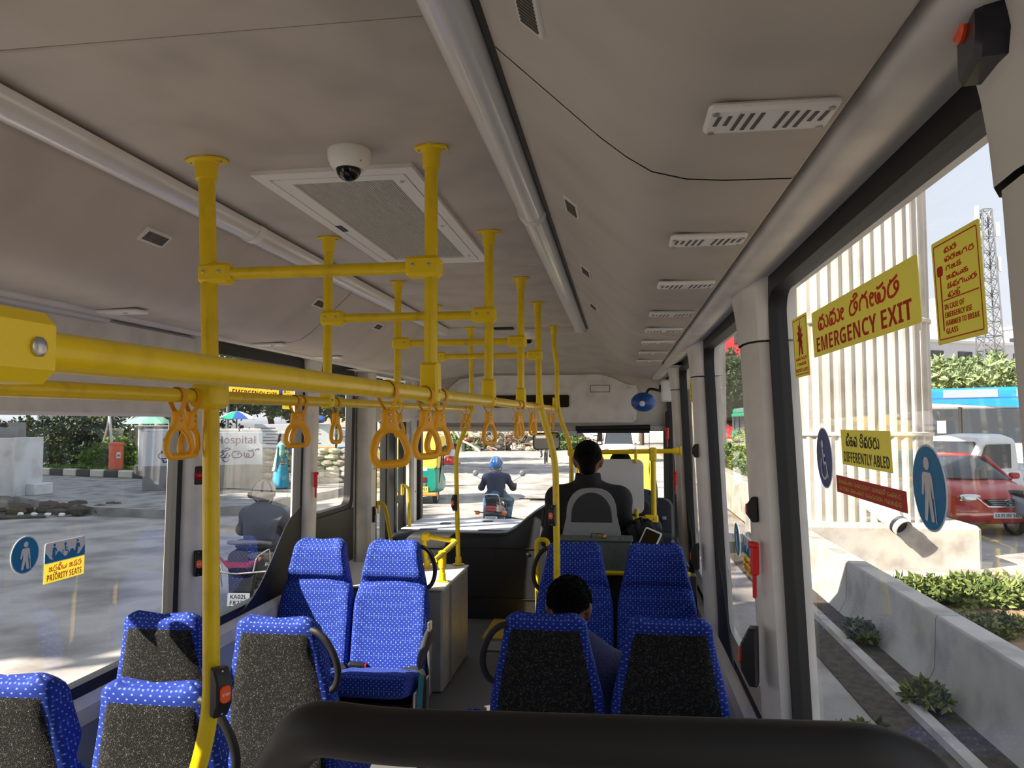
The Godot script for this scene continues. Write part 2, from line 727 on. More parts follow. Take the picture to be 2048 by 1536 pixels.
	mat("earth", Color(0.66, 0.55, 0.43), 1.0, 0.0, ramped(noise(0.03, 43, FastNoiseLite.TYPE_SIMPLEX_SMOOTH, 4), [0.0, 0.75, 1.0, 1.0]), 0.4, true)
	mat("soil", Color(0.36, 0.33, 0.29), 1.0, 0.0, ramped(noise(0.05, 44), [0.0, 0.6, 1.0, 1.0]), 0.6, true)
	var conc := ramped(noise(0.015, 45, FastNoiseLite.TYPE_SIMPLEX_SMOOTH, 4), [0.0, 0.78, 0.5, 0.95, 1.0, 1.0])
	mat("concrete", Color(0.74, 0.725, 0.70), 0.85, 0.0, conc, 0.5, true)
	mat("pier", Color(0.80, 0.775, 0.735), 0.85, 0.0, conc, 0.25, true)
	mat("wall_white", Color(0.82, 0.83, 0.84), 0.8, 0.0, conc, 0.3, true)
	mat("sign_grey", Color(0.70, 0.725, 0.76), 0.5)
	mat("base_grey", Color(0.52, 0.53, 0.535), 0.8, 0.0, conc, 0.5, true)
	mat("cream", Color(0.86, 0.80, 0.66), 0.8, 0.0, conc, 0.2, true)
	for q in ["stone_a", "stone_b", "stone_c"]:
		mat(q, {"stone_a": Color(0.72, 0.69, 0.62), "stone_b": Color(0.62, 0.60, 0.55), "stone_c": Color(0.79, 0.76, 0.69)}[q], 0.9, 0.0, conc, 2.0)
	mat("kerb_dark", Color(0.25, 0.27, 0.26), 0.8)
	mat("kerb_light", Color(0.80, 0.78, 0.73), 0.8)
	mat("salmon", Color(0.85, 0.40, 0.30), 0.5)
	mat("bark", Color(0.42, 0.37, 0.32), 0.95, 0.0, ramped(noise(0.06, 51), [0.0, 0.6, 1.0, 1.0]), 1.5)
	mat("trunk_pale", Color(0.62, 0.60, 0.55), 0.95, 0.0, ramped(noise(0.06, 51), [0.0, 0.7, 1.0, 1.0]), 1.5)
	tinted("leaf", 0.6, 0.5)
	tinted("vivid", 0.6)
	mat("tarp", Color(0.45, 0.70, 0.62), 0.7)
	mat("banner_green", Color(0.10, 0.30, 0.20), 0.5)
	mat("banner_purple", Color(0.27, 0.18, 0.52), 0.5)
	mat("poster", Color(0.83, 0.845, 0.87), 0.6)
	mat("poster_blue", Color(0.16, 0.32, 0.62), 0.6)
	mat("poster_orange", Color(0.93, 0.60, 0.25), 0.6)
	mat("auto_green", Color(0.05, 0.50, 0.44), 0.35)
	mat("auto_yellow", Color(0.93, 0.79, 0.30), 0.55)
	mat("auto_orange", Color(0.83, 0.53, 0.27), 0.5)
	mat("tyre", Color(0.06, 0.06, 0.065), 0.85)
	mat("car_red", Color(0.68, 0.17, 0.13), 0.22)
	mat("car_white", Color(0.88, 0.88, 0.87), 0.3)
	mat("car_grey", Color(0.52, 0.56, 0.62), 0.25)
	mat("car_maroon", Color(0.36, 0.17, 0.20), 0.3)
	mat("bus_blue", Color(0.10, 0.48, 0.80), 0.3)
	mat("bus_green", Color(0.10, 0.62, 0.47), 0.35)
	mat("chrome", Color(0.82, 0.82, 0.82), 0.15, 1.0)
	mat("bike_black", Color(0.05, 0.05, 0.055), 0.25)
	mat("lamp_red", Color(0.55, 0.03, 0.06), 0.2)
	mat("lamp_amber", Color(0.95, 0.45, 0.10), 0.25)
	mat("cone_red", Color(0.88, 0.30, 0.28), 0.5)
	mat("plate_white", Color(0.86, 0.87, 0.88), 0.4)
	mat("plate_yellow", Color(0.90, 0.78, 0.30), 0.4)
	mat("building", Color(0.80, 0.80, 0.82), 0.8)
	mat("building_red", Color(0.80, 0.16, 0.22), 0.6)
	mat("window_dark", Color(0.20, 0.22, 0.25), 0.2)
	mat("iron", Color(0.45, 0.46, 0.48), 0.5, 0.5)
	mat("plastic_pipe", Color(0.86, 0.86, 0.85), 0.4)


# ---------------------------------------------------------------- setup
func _ready() -> void:
	var cam := Camera3D.new()
	cam.name = "camera"
	cam.transform = Transform3D(Basis(Vector3(0.98990614, -0.00261154, -0.14170046), Vector3(0.00989906, 0.9986624, 0.05074854), Vector3(0.14137839, -0.05163899, 0.98860789)), Vector3(0, 1.6, 0))
	cam.fov = 54.22
	cam.near = 0.03
	cam.far = 600.0
	cam.current = true
	add_child(cam)
	var sky := ProceduralSkyMaterial.new()
	sky.sky_top_color = Color(0.82, 0.87, 0.94)
	sky.sky_horizon_color = Color(0.93, 0.95, 0.98)
	sky.sky_curve = 0.22
	sky.ground_bottom_color = Color(0.45, 0.44, 0.43)
	sky.ground_horizon_color = Color(0.75, 0.75, 0.75)
	sky.sky_energy_multiplier = SKY
	sky.ground_energy_multiplier = 0.8
	sky.sun_angle_max = 1.0
	var env := Environment.new()
	env.background_mode = Environment.BG_SKY
	env.sky = Sky.new()
	env.sky.sky_material = sky
	env.tonemap_mode = Environment.TONE_MAPPER_LINEAR
	env.tonemap_exposure = EXPOSURE
	env.sdfgi_enabled = true
	env.ssao_enabled = true
	env.ssil_enabled = true
	var we := WorldEnvironment.new()
	we.name = "world"
	we.environment = env
	add_child(we)
	var sun := DirectionalLight3D.new()
	sun.name = "sun"
	sun.light_color = Color(1.0, 0.95, 0.87)
	sun.light_energy = SUN
	sun.light_angular_distance = 0.6
	sun.shadow_enabled = true
	sun.sky_mode = DirectionalLight3D.SKY_MODE_LIGHT_ONLY
	sun.transform = Transform3D(Basis.looking_at(-SUN_FROM, Vector3.UP), Vector3(0, 30, 0))
	add_child(sun)
	materials()
	shell()
	ceiling()
	front()
	grab_rails()
	seats()
	cabin()
	buttons_and_signs()
	people_inside()
	ground()
	kerb_side()
	road_ahead()
	median_side()


const SKY := 1.0
const SUN := 4.2
const EXPOSURE := 1.25
const SUN_FROM := Vector3(-0.72, 0.60, 0.44)
const XC := -0.745
const ROAD := -0.55
const PLOT := -0.35


# ---------------------------------------------------------------- the bus body
func wall_x(side: int, y: float) -> float:
	return lerpf(0.485, 0.425, (y - 0.5) / 1.5) if side > 0 else lerpf(-2.0, -1.975, (y - 0.5) / 1.5)


# a pillar ring (inward, along) lofted up the leaning wall
func pillar(parent: Node3D, side: int, z: float, w: float, y0: float, y1: float, deep := 0.07, cap := true) -> void:
	var prof := [[-0.07, -1.0], [0.0, -1.0], [0.55, -0.9], [0.9, -0.62], [1.0, -0.2], [1.0, 0.2], [0.9, 0.62], [0.55, 0.9], [0.0, 1.0], [-0.07, 1.0]]
	for piece in [[y0, y1 - 0.17, 1.0, "pillar"], [y1 - 0.165, y1 + 0.02, 1.08, "pillar_cap"]]:
		if not cap and piece[3] == "pillar_cap":
			continue
		var mb := MB.new()
		var rows := []
		var top: float = piece[1] if cap else y1
		for i in 5:
			var y: float = lerpf(piece[0], top, i / 4.0)
			var k: float = piece[2] * (1.0 + (0.25 * pow(i / 4.0, 2.0) if piece[3] == "pillar_cap" else 0.0))
			var row := PackedVector3Array()
			for p in prof:
				var d: float = p[0] * deep * k if p[0] > 0.0 else p[0]
				row.push_back(Vector3(wall_x(side, y) - side * d, y, z + p[1] * w * 0.5 * k))
			rows.append(row)
		mb.grid(rows, true, side > 0)
		obj(piece[3], mb, M.wall_grey, parent)


func wall_window(n: int, side: int, z0: float, z1: float, y0: float, y1: float, lip := 0.032) -> Node3D:
	var w := struct("window_%d" % n)
	var mid := (z0 + z1) * 0.5
	var ym := (y0 + y1) * 0.5
	var up := Vector3(wall_x(side, y1) - wall_x(side, y0), y1 - y0, 0).normalized()
	var xf := face(Vector3(wall_x(side, ym) + side * 0.02, ym, mid), Vector3(0, 0, -side), up)
	var hw := absf(z1 - z0) * 0.5
	var hh := (y1 - y0) * 0.5
	var mb := MB.new()
	mb.frame(rrect(-hw - 0.03, -hh - 0.03, hw + 0.03, hh + 0.03, 0.10), rrect(-hw + lip, -hh + lip, hw - lip, hh - lip, 0.07), 0.05, xf)
	obj("frame", mb, M.rubber, w)
	mb = MB.new()
	var pts := PackedVector3Array()
	for p in rrect(-hw + lip - 0.01, -hh + lip - 0.01, hw - lip + 0.01, hh - lip + 0.01, 0.07):
		pts.push_back(xf * Vector3(p.x, p.y, 0))
	mb.fan(pts)
	obj("pane", mb, M.glass, w)
	return w


func shell() -> void:
	var mb := MB.new()
	# floor, raised at the back
	var f := struct("floor")
	mb.box(Vector3(XC, -0.06, -4.5), Vector3(2.6, 0.12, 6.2))
	obj("floor_sheet", mb, M.lino, f)
	mb = MB.new()
	mb.box(Vector3(XC, 0.17, 0.1), Vector3(2.6, 0.34, 3.0), 0.01)
	obj("raised_floor", mb, M.lino, f)
	mb = MB.new()
	mb.box(Vector3(-0.70, 0.003, -5.85), Vector3(0.66, 0.006, 0.55))
	obj("yellow_sheet", mb, M.lino_yellow, f, Vector3.ZERO, "yellow floor sheet at the front of the aisle")
	mb = MB.new()
	mb.box(Vector3(-0.72, 0.006, -5.38), Vector3(0.50, 0.004, 0.22), 0.001)
	obj("inspection_hatch", mb, M.seat_shell, f)
	# walls
	for side in [1, -1]:
		var w := struct("wall_right" if side > 0 else "wall_left")
		var top := 0.53 if side > 0 else 0.575
		var xb := wall_x(side, 0.5)
		mb = MB.new()
		mb.box(Vector3(xb + side * 0.04, top * 0.5 - 0.2, -2.7 if side > 0 else -1.95), Vector3(0.08, top + 0.4, 8.6 if side > 0 else 7.1))
		obj("lower_panel", mb, M.wall_blue, w)
		mb = MB.new()
		var led := V2([xb + side * 0.09, top - 0.09, xb - side * 0.035, top - 0.09, xb - side * 0.045, top - 0.08, xb - side * 0.04, top - 0.02, xb - side * 0.01, top + 0.012, xb + side * 0.09, top + 0.02])
		mb.sweep_z(led, 1.58, -6.98 if side > 0 else -5.42)
		obj("ledge", mb, M.wall_grey, w)
		mb = MB.new()
		mb.sweep_z(V2([wall_x(side, 2.0) + side * 0.09, 1.99, wall_x(side, 2.0), 1.99, wall_x(side, 2.0), 2.40, wall_x(side, 2.0) + side * 0.09, 2.40]), 1.58, -7.2)
		obj("header", mb, M.wall_grey, w)
		for p in ([[-0.725, 0.24], [-2.36, 0.27], [-4.0, 0.23], [-5.57, 0.24], [1.2, 0.7]] if side > 0 else [[-0.86, 0.3], [-3.28, 0.17], [-4.605, 0.17], [1.2, 0.7]]):
			pillar(w, side, p[0], p[1], top - 0.02, 2.0, 0.058 if side > 0 else 0.05)
		# the outer skin between the panes
		mb = MB.new()
		for p in ([[1.58, 0.88], [-0.60, -0.84], [-2.24, -2.56], [-3.9, -4.10], [-5.45, -5.7], [-6.95, -7.2]] if side > 0 else [[1.58, 0.88], [-0.72, -1.0], [-3.19, -3.37], [-4.52, -4.69], [-5.41, -5.78], [-6.95, -7.2]]):
			mb.box(Vector3(wall_x(side, 1.2) + side * 0.037, 1.26, (p[0] + p[1]) * 0.5), Vector3(0.03, 1.5, absf(p[0] - p[1])))
		obj("skin", mb, M.wall_grey, w)
	var wl := get_node("wall_left") as Node3D
	mb = MB.new()
	mb.box(Vector3(-1.965, 1.815, -1.95), Vector3(0.07, 0.37, 2.52), 0.012)
	obj("upper_panel", mb, M.wall_grey, wl)
	mb = MB.new()
	mb.box(Vector3(-1.90, 2.02, -1.55), Vector3(0.05, 0.085, 2.0), 0.008)
	for z in [-0.9, -1.25, -1.55]:
		mb.lathe([Vector2(0.022, -0.004), Vector2(0.022, 0.006), Vector2(0.012, 0.010)], Transform3D(Basis(Vector3(0, 0, 1), Vector3(1, 0, 0), Vector3(0, 1, 0)), Vector3(-1.875, 2.02, z)), 12)
	obj("cable_duct", mb, M.off_white, wl)
	# black corner sweeps at the foot of the panes
	mb = MB.new()
	var c := PackedVector2Array([Vector2(4.49, 0.60), Vector2(4.49, 1.08)])
	for i in 9:
		var t := i / 8.0
		c.push_back(Vector2(lerpf(4.36, 3.72, t), lerpf(1.03, 0.61, smoothstep(0.0, 1.0, pow(t, 0.75)))))
	var xl := face(Vector3(-1.983, 0, 0), Vector3(0, 0, -1), Vector3.UP)
	mb.prism(c, 0.006, xl)
	obj("black_sweep", mb, M.rubber, wl)
	mb = MB.new()
	mb.prism(V2([4.70, 0.59, 5.42, 0.59, 5.42, 0.97, 4.70, 0.97]), 0.02, xl)
	obj("black_panel", mb, M.rubber, wl)
	var wr := get_node("wall_right") as Node3D
	for z in [-3.86, -5.42]:
		mb = MB.new()
		c = PackedVector2Array([Vector2(-z - 0.02, 0.55), Vector2(-z - 0.02, 0.98)])
		for i in 7:
			var t := i / 6.0
			c.push_back(Vector2(-z - lerpf(0.10, 0.55, t), lerpf(0.9, 0.56, smoothstep(0.0, 1.0, t))))
		mb.prism(c, 0.006, face(Vector3(0.472, 0, 0), Vector3(0, 0, -1), Vector3.UP))
		obj("black_sweep", mb, M.rubber, wr)
	# panes
	wall_window(1, 1, -0.84, -2.24, 0.55, 2.0)
	wall_window(2, 1, -2.56, -3.90, 0.55, 2.0)
	wall_window(3, 1, -4.10, -5.45, 0.55, 2.0)
	wall_window(4, 1, -5.70, -6.95, 0.55, 2.0)
	wall_window(5, -1, -1.00, -3.19, 0.60, 1.70)
	wall_window(6, -1, -3.37, -4.52, 0.60, 1.98)
	wall_window(7, -1, -4.69, -5.41, 0.97, 1.98)
	wall_window(8, 1, 0.88, -0.60, 0.55, 2.0)
	wall_window(9, -1, 0.88, -0.72, 0.60, 1.98)
	# back wall, and the roof over everything
	var wb := struct("wall_back")
	mb = MB.new()
	mb.box(Vector3(XC, 1.15, 1.6), Vector3(2.66, 2.7, 0.1))
	obj("rear_panel", mb, M.liner, wb)
	var rf := struct("trim_1")
	mb = MB.new()
	mb.box(Vector3(XC, 2.43, -2.8), Vector3(2.70, 0.06, 8.9), 0.02)
	obj("roof_skin", mb, M.wall_grey, rf)


func flipx(x: float, side: int) -> float:
	return x if side > 0 else 2.0 * XC - x


func ceiling() -> void:
	var c := struct("ceiling")
	# flat middle, in panels with hairline joints
	var cuts := [1.55, -1.175, -3.155, -5.135]
	for i in 3:
		var mb := MB.new()
		mb.box(Vector3(XC, 2.285, (cuts[i] + cuts[i + 1]) * 0.5), Vector3(1.12, 0.03, cuts[i] - cuts[i + 1] - 0.005), 0.003)
		obj("centre_panel", mb, M.liner, c)
	# coved air ducts, mirrored, in panels
	var duct := [0.555, 2.275, 0.50, 2.265, 0.30, 2.075, 0.255, 2.038, 0.215, 2.012, 0.16, 1.997, 0.10, 1.992, -0.005, 1.99, -0.012, 1.996, -0.012, 2.05]
	for side in [1, -1]:
		var prof := PackedVector2Array()
		var i := 0
		while i < duct.size():
			# distance inward from x = 0.27 (or its mirror)
			var x: float = 0.272 - duct[i]
			prof.push_back(Vector2(x if side > 0 else 2.0 * XC - x, duct[i + 1]))
			i += 2
		var zs := [1.55, -1.235, -3.44, -5.3] if side > 0 else [1.55, -1.3, -3.49, -5.3]
		for k in 3:
			var mb := MB.new()
			mb.sweep_z(prof, zs[k] - 0.003, zs[k + 1] + 0.003, false, 1)
			if k == 2:  # the nose that closes the duct
				mb.sweep_z(prof, -5.3, -5.32, false, 1)
			obj("air_duct", mb, M.liner, c, Vector3.ZERO, "", 60.0)
		var mb2 := MB.new()  # joints
		for z in [zs[1], zs[2]]:
			var up := PackedVector2Array()
			for p in prof:
				up.push_back(p + Vector2(0, 0.004))
			mb2.sweep_z(up, z - 0.006, z + 0.006, false, 1)
		obj("joint", mb2, M.liner_dark, c)
		# shadow gap and the rounded trim above the panes
		mb2 = MB.new()
		mb2.sweep_z(PackedVector2Array([Vector2(flipx(0.27, side), 2.045), Vector2(flipx(0.31, side), 2.045)]), 1.55, -6.9, false)
		obj("shadow_gap", mb2, M.liner_dark, c)
		mb2 = MB.new()
		var tp := PackedVector2Array()
		for p in [[0.298, 2.05], [0.296, 2.005], [0.302, 1.992], [0.315, 1.985], [0.335, 1.983], [0.36, 1.987], [0.385, 1.998], [0.405, 2.008], [0.432, 2.012]]:
			tp.push_back(Vector2(flipx(p[0], side), p[1]))
		mb2.sweep_z(tp, 1.55, -6.9, false)
		obj("window_trim", mb2, M.wall_grey, c, Vector3.ZERO, "", 70.0)
	# front dome: from the flat ceiling down to the header
	var rows := []
	for k in 9:
		var t := k / 8.0
		var z := lerpf(-5.14, -6.95, t)
		var yc := 2.268 - 0.20 * t * t
		var row := PackedVector3Array()
		for j in 25:
			var s := (j / 12.0 - 1.0)
			var x := XC + s * 1.20
			var edge := smoothstep(0.42, 0.9, absf(s))
			var y := yc - edge * (yc - lerpf(1.985, 2.0, t)) 
			row.push_back(Vector3(x, y, z))
		rows.append(row)
	var md := MB.new()
	md.grid(rows, false, true)
	obj("front_dome", md, M.liner, c, Vector3.ZERO, "", 80.0)
	# lamp strips
	for side in [1, -1]:
		var x := -0.262 if side > 0 else 2.0 * XC + 0.262
		var t := thing("ceiling_light_strip", "long white ceiling light strip on the %s side of the grab rails" % ["driver's" if side > 0 else "kerb"], "light", Vector3(x, 2.262, 0), 0.0, "ceiling light strips")
		var cut := [1.5, -2.28, -5.18] if side > 0 else [1.5, -2.36, -5.16]
		for k in 2:
			var mb := MB.new()
			var prof := PackedVector2Array()
			for a in 11:
				var g := PI * a / 10.0
				prof.push_back(Vector2(-cos(g) * 0.043, -sin(g) * 0.048))
			mb.sweep_z(prof, cut[k] - 0.012, cut[k + 1] + 0.012)
			obj("lens", mb, M.lens, t)
		var mj := MB.new()
		for z in [cut[1]]:
			var prof2 := PackedVector2Array()
			for a in 11:
				var g := PI * a / 10.0
				prof2.push_back(Vector2(-cos(g) * 0.046, -sin(g) * 0.051))
			mj.sweep_z(prof2, z - 0.02, z + 0.02)
		obj("joint_clip", mj, M.white, t)
		mj = MB.new()
		mj.box(Vector3(side * 0.053, -0.004, -1.84), Vector3(0.02, 0.03, 6.68), 0.004)
		obj("backing_channel", mj, M.seat_shell_dark if side > 0 else M.steel, t)
		mj = MB.new()
		mj.box(Vector3(0, -0.02, cut[2] + 0.004), Vector3(0.084, 0.045, 0.016), 0.006)
		obj("end_cap", mj, M.off_white, t)
	grille()
	for d in [[Vector3(-0.65, 2.27, -1.735), 0.052, "white dome camera beside the ceiling grille"], [Vector3(-0.63, 2.235, -5.23), 0.052, "white dome camera at the front of the ceiling near the windscreen"]]:
		var t := thing("dome_camera", d[2], "camera", d[0], 0.0, "dome cameras")
		var mb := MB.new()
		mb.lathe([Vector2(0.02, -0.052), Vector2(0.036, -0.050), Vector2(0.047, -0.038), Vector2(0.052, -0.022), Vector2(0.052, -0.004), Vector2(0.050, 0.0)], Transform3D(), 28)
		obj("housing", mb, M.white, t)
		mb = MB.new()
		mb.sup(Vector3(0, -0.048, 0.004), Vector3(0.031, 0.031, 0.031), 1.0, 20, 12)
		obj("dome", mb, M.screen, t)
		for a in 3:
			mb = MB.new()
			mb.sup(Vector3(cos(a * 2.1 + 0.6) * 0.045, -0.037, sin(a * 2.1 + 0.6) * 0.045), Vector3(0.004, 0.003, 0.004), 1.0, 8, 5)
			obj("screw", mb, M.screw, t)
	vents()
	# small roof hatch lamp and dark slot near the front
	var sl := thing("ceiling_slot", "flat dark oblong fitting on the ceiling before the far dome camera", "vent", Vector3(-0.80, 2.262, -5.19))
	var ms := MB.new()
	ms.box(Vector3.ZERO, Vector3(0.14, 0.014, 0.07), 0.004)
	obj("slot_cover", ms, M.soft_black, sl)


func grille() -> void:
	var t := thing("return_air_grille", "square-holed white air return grille set in the middle of the ceiling", "grille", Vector3(-0.745, 2.27, -2.42))
	var mb := MB.new()
	mb.frame(rrect(-0.222, -0.575, 0.222, 0.575, 0.004), rrect(-0.19, -0.53, 0.19, 0.53, 0.004), 0.03, Transform3D(Basis.from_euler(Vector3(PI / 2, 0, 0)), Vector3(0, 0.003, 0)))
	obj("surround", mb, M.white, t)
	mb = MB.new()
	mb.frame(rrect(-0.186, -0.526, 0.186, 0.526, 0.006), rrect(-0.143, -0.487, 0.143, 0.487, 0.003), 0.012, Transform3D(Basis.from_euler(Vector3(PI / 2, 0, 0)), Vector3(0, -0.006, 0)))
	obj("frame", mb, M.white, t)
	mb = MB.new()
	mb.box(Vector3(0, 0.012, 0), Vector3(0.37, 0.002, 1.05))
	obj("backing", mb, M.gap, t)
	mb = MB.new()
	for i in 41:
		mb.box(Vector3(-0.14 + 0.007 * i, -0.004, 0), Vector3(0.0019, 0.005, 0.974))
	for i in 122:
		mb.box(Vector3(0, -0.002, -0.484 + 0.008 * i), Vector3(0.286, 0.004, 0.0017))
	for z in [-0.16, 0.16]:
		mb.box(Vector3(0, 0.004, z), Vector3(0.286, 0.006, 0.012))
	var s := obj("mesh_bars", mb, M.off_white, t)
	s.set_meta("kind", "stuff")
	for z in [-0.45, 0.0, 0.47]:
		mb = MB.new()
		mb.lathe([Vector2(0.006, -0.003), Vector2(0.006, 0.0)], Transform3D(Basis(), Vector3(0.165, -0.012, z)), 10)
		obj("screw", mb, M.screw, t)
	mb = MB.new()
	mb.box(Vector3(-0.178, -0.012, 0.02), Vector3(0.022, 0.006, 0.07), 0.002)
	obj("latch", mb, M.seat_shell_dark, t)


func vents() -> void:
	# slotted outlets under the driver's-side duct
	var proto: Node3D
	var names := ["first slotted air outlet from the camera, on the driver's-side soffit", "second slotted air outlet along the driver's-side soffit", "third slotted air outlet along the driver's-side soffit", "fourth slotted air outlet along the driver's-side soffit", "fifth slotted air outlet along the driver's-side soffit", "sixth slotted air outlet along the driver's-side soffit, small with distance", "seventh slotted air outlet along the driver's-side soffit, small with distance", "last slotted air outlet on the driver's-side soffit, beside the windscreen"]
	var zs := [-0.962, -1.608, -2.13, -2.70, -3.17, -3.65, -4.2, -4.75]
	for i in 8:
		if i == 0:
			proto = thing("air_outlet", names[0], "vent", Vector3(0.19, 1.989, zs[0]), 0.0, "slotted air outlets")
			var mb := MB.new()
			mb.box(Vector3(0, -0.004, 0), Vector3(0.155, 0.012, 0.076), 0.004)
			obj("plate", mb, M.white, proto)
			for s in [-1, 1]:
				for k in 5:
					var h := 0.052 if k < 3 else 0.030
					mb = MB.new()
					var x: float = s * (0.014 + k * 0.0125)
					mb.box(Vector3(x, -0.0095, (0.0 if k < 3 else 0.006)), Vector3(0.0052, 0.002, h), 0.0, Basis(Vector3.UP, 0.12))
					obj("slot", mb, M.liner_dark, proto)
			for s in [-1, 1]:
				for k in [-1, 1]:
					mb = MB.new()
					mb.lathe([Vector2(0.0045, -0.012), Vector2(0.0045, -0.009)], Transform3D(Basis(), Vector3(s * 0.068, 0, k * 0.03)), 10)
					obj("screw", mb, M.screw, proto)
		else:
			copy(proto, names[i], Vector3(0.187, 1.989, zs[i]))
	# little louvred grilles on both duct slopes
	var n := Vector3(-0.65, -0.76, 0).normalized()
	var lab := ["kerb-side duct slope, beside the thick yellow pole", "kerb-side duct slope, just before the second pole pair", "kerb-side duct slope, before the third pole pair", "driver's-side duct slope, cut by the top of the picture", "driver's-side duct slope, beside the curved panel joint", "driver's-side duct slope, past the light strip clip", "driver's-side duct slope, near the end of the light strip"]
	var at := [[-1, -2.05], [-1, -3.3], [-1, -4.15], [1, -0.97], [1, -1.92], [1, -2.75], [1, -3.6]]
	var p2: Node3D
	for i in at.size():
		var side: int = at[i][0]
		var x := -0.115 if side > 0 else 2.0 * XC + 0.115
		var y := 2.158
		if i == 0:
			p2 = thing("duct_grille", "", "vent")
			var mb := MB.new()
			mb.box(Vector3.ZERO, Vector3(0.05, 0.010, 0.125), 0.003)
			obj("plate", mb, M.off_white, p2)
			for k in 11:
				mb = MB.new()
				mb.box(Vector3(0, -0.006, -0.045 + 0.009 * k), Vector3(0.032, 0.003, 0.0045))
				obj("louvre", mb, M.liner_dark, p2)
		var o := p2 if i == 0 else copy(p2)
		tag(o, "small louvred grille on the " + lab[i], "vent", "louvred duct grilles")
		o.position = Vector3(x, y, at[i][1])
		o.rotation.z = -side * 0.72
	# hinged flaps under the kerb-side soffit
	var p3: Node3D
	var fz := [-1.55, -2.35, -3.45, -4.2]
	var fl := ["over the grey window panel, far from the thick pole", "over the grey window panel, nearer the thick pole", "above the emergency exit window", "above the small window next to the front door"]
	for i in 4:
		if i == 0:
			p3 = thing("soffit_flap", "", "vent")
			var mb := MB.new()
			mb.box(Vector3(0, 0, 0), Vector3(0.15, 0.010, 0.075), 0.003)
			obj("flap", mb, M.white, p3)
			mb = MB.new()
			mb.box(Vector3(0.02, -0.008, 0.01), Vector3(0.015, 0.008, 0.01), 0.002)
			obj("catch", mb, M.off_white, p3)
		var o := p3 if i == 0 else copy(p3)
		tag(o, "pale flap under the kerb-side soffit, " + fl[i], "vent", "soffit flaps")
		o.position = Vector3(-1.69, 1.985, fz[i])
	

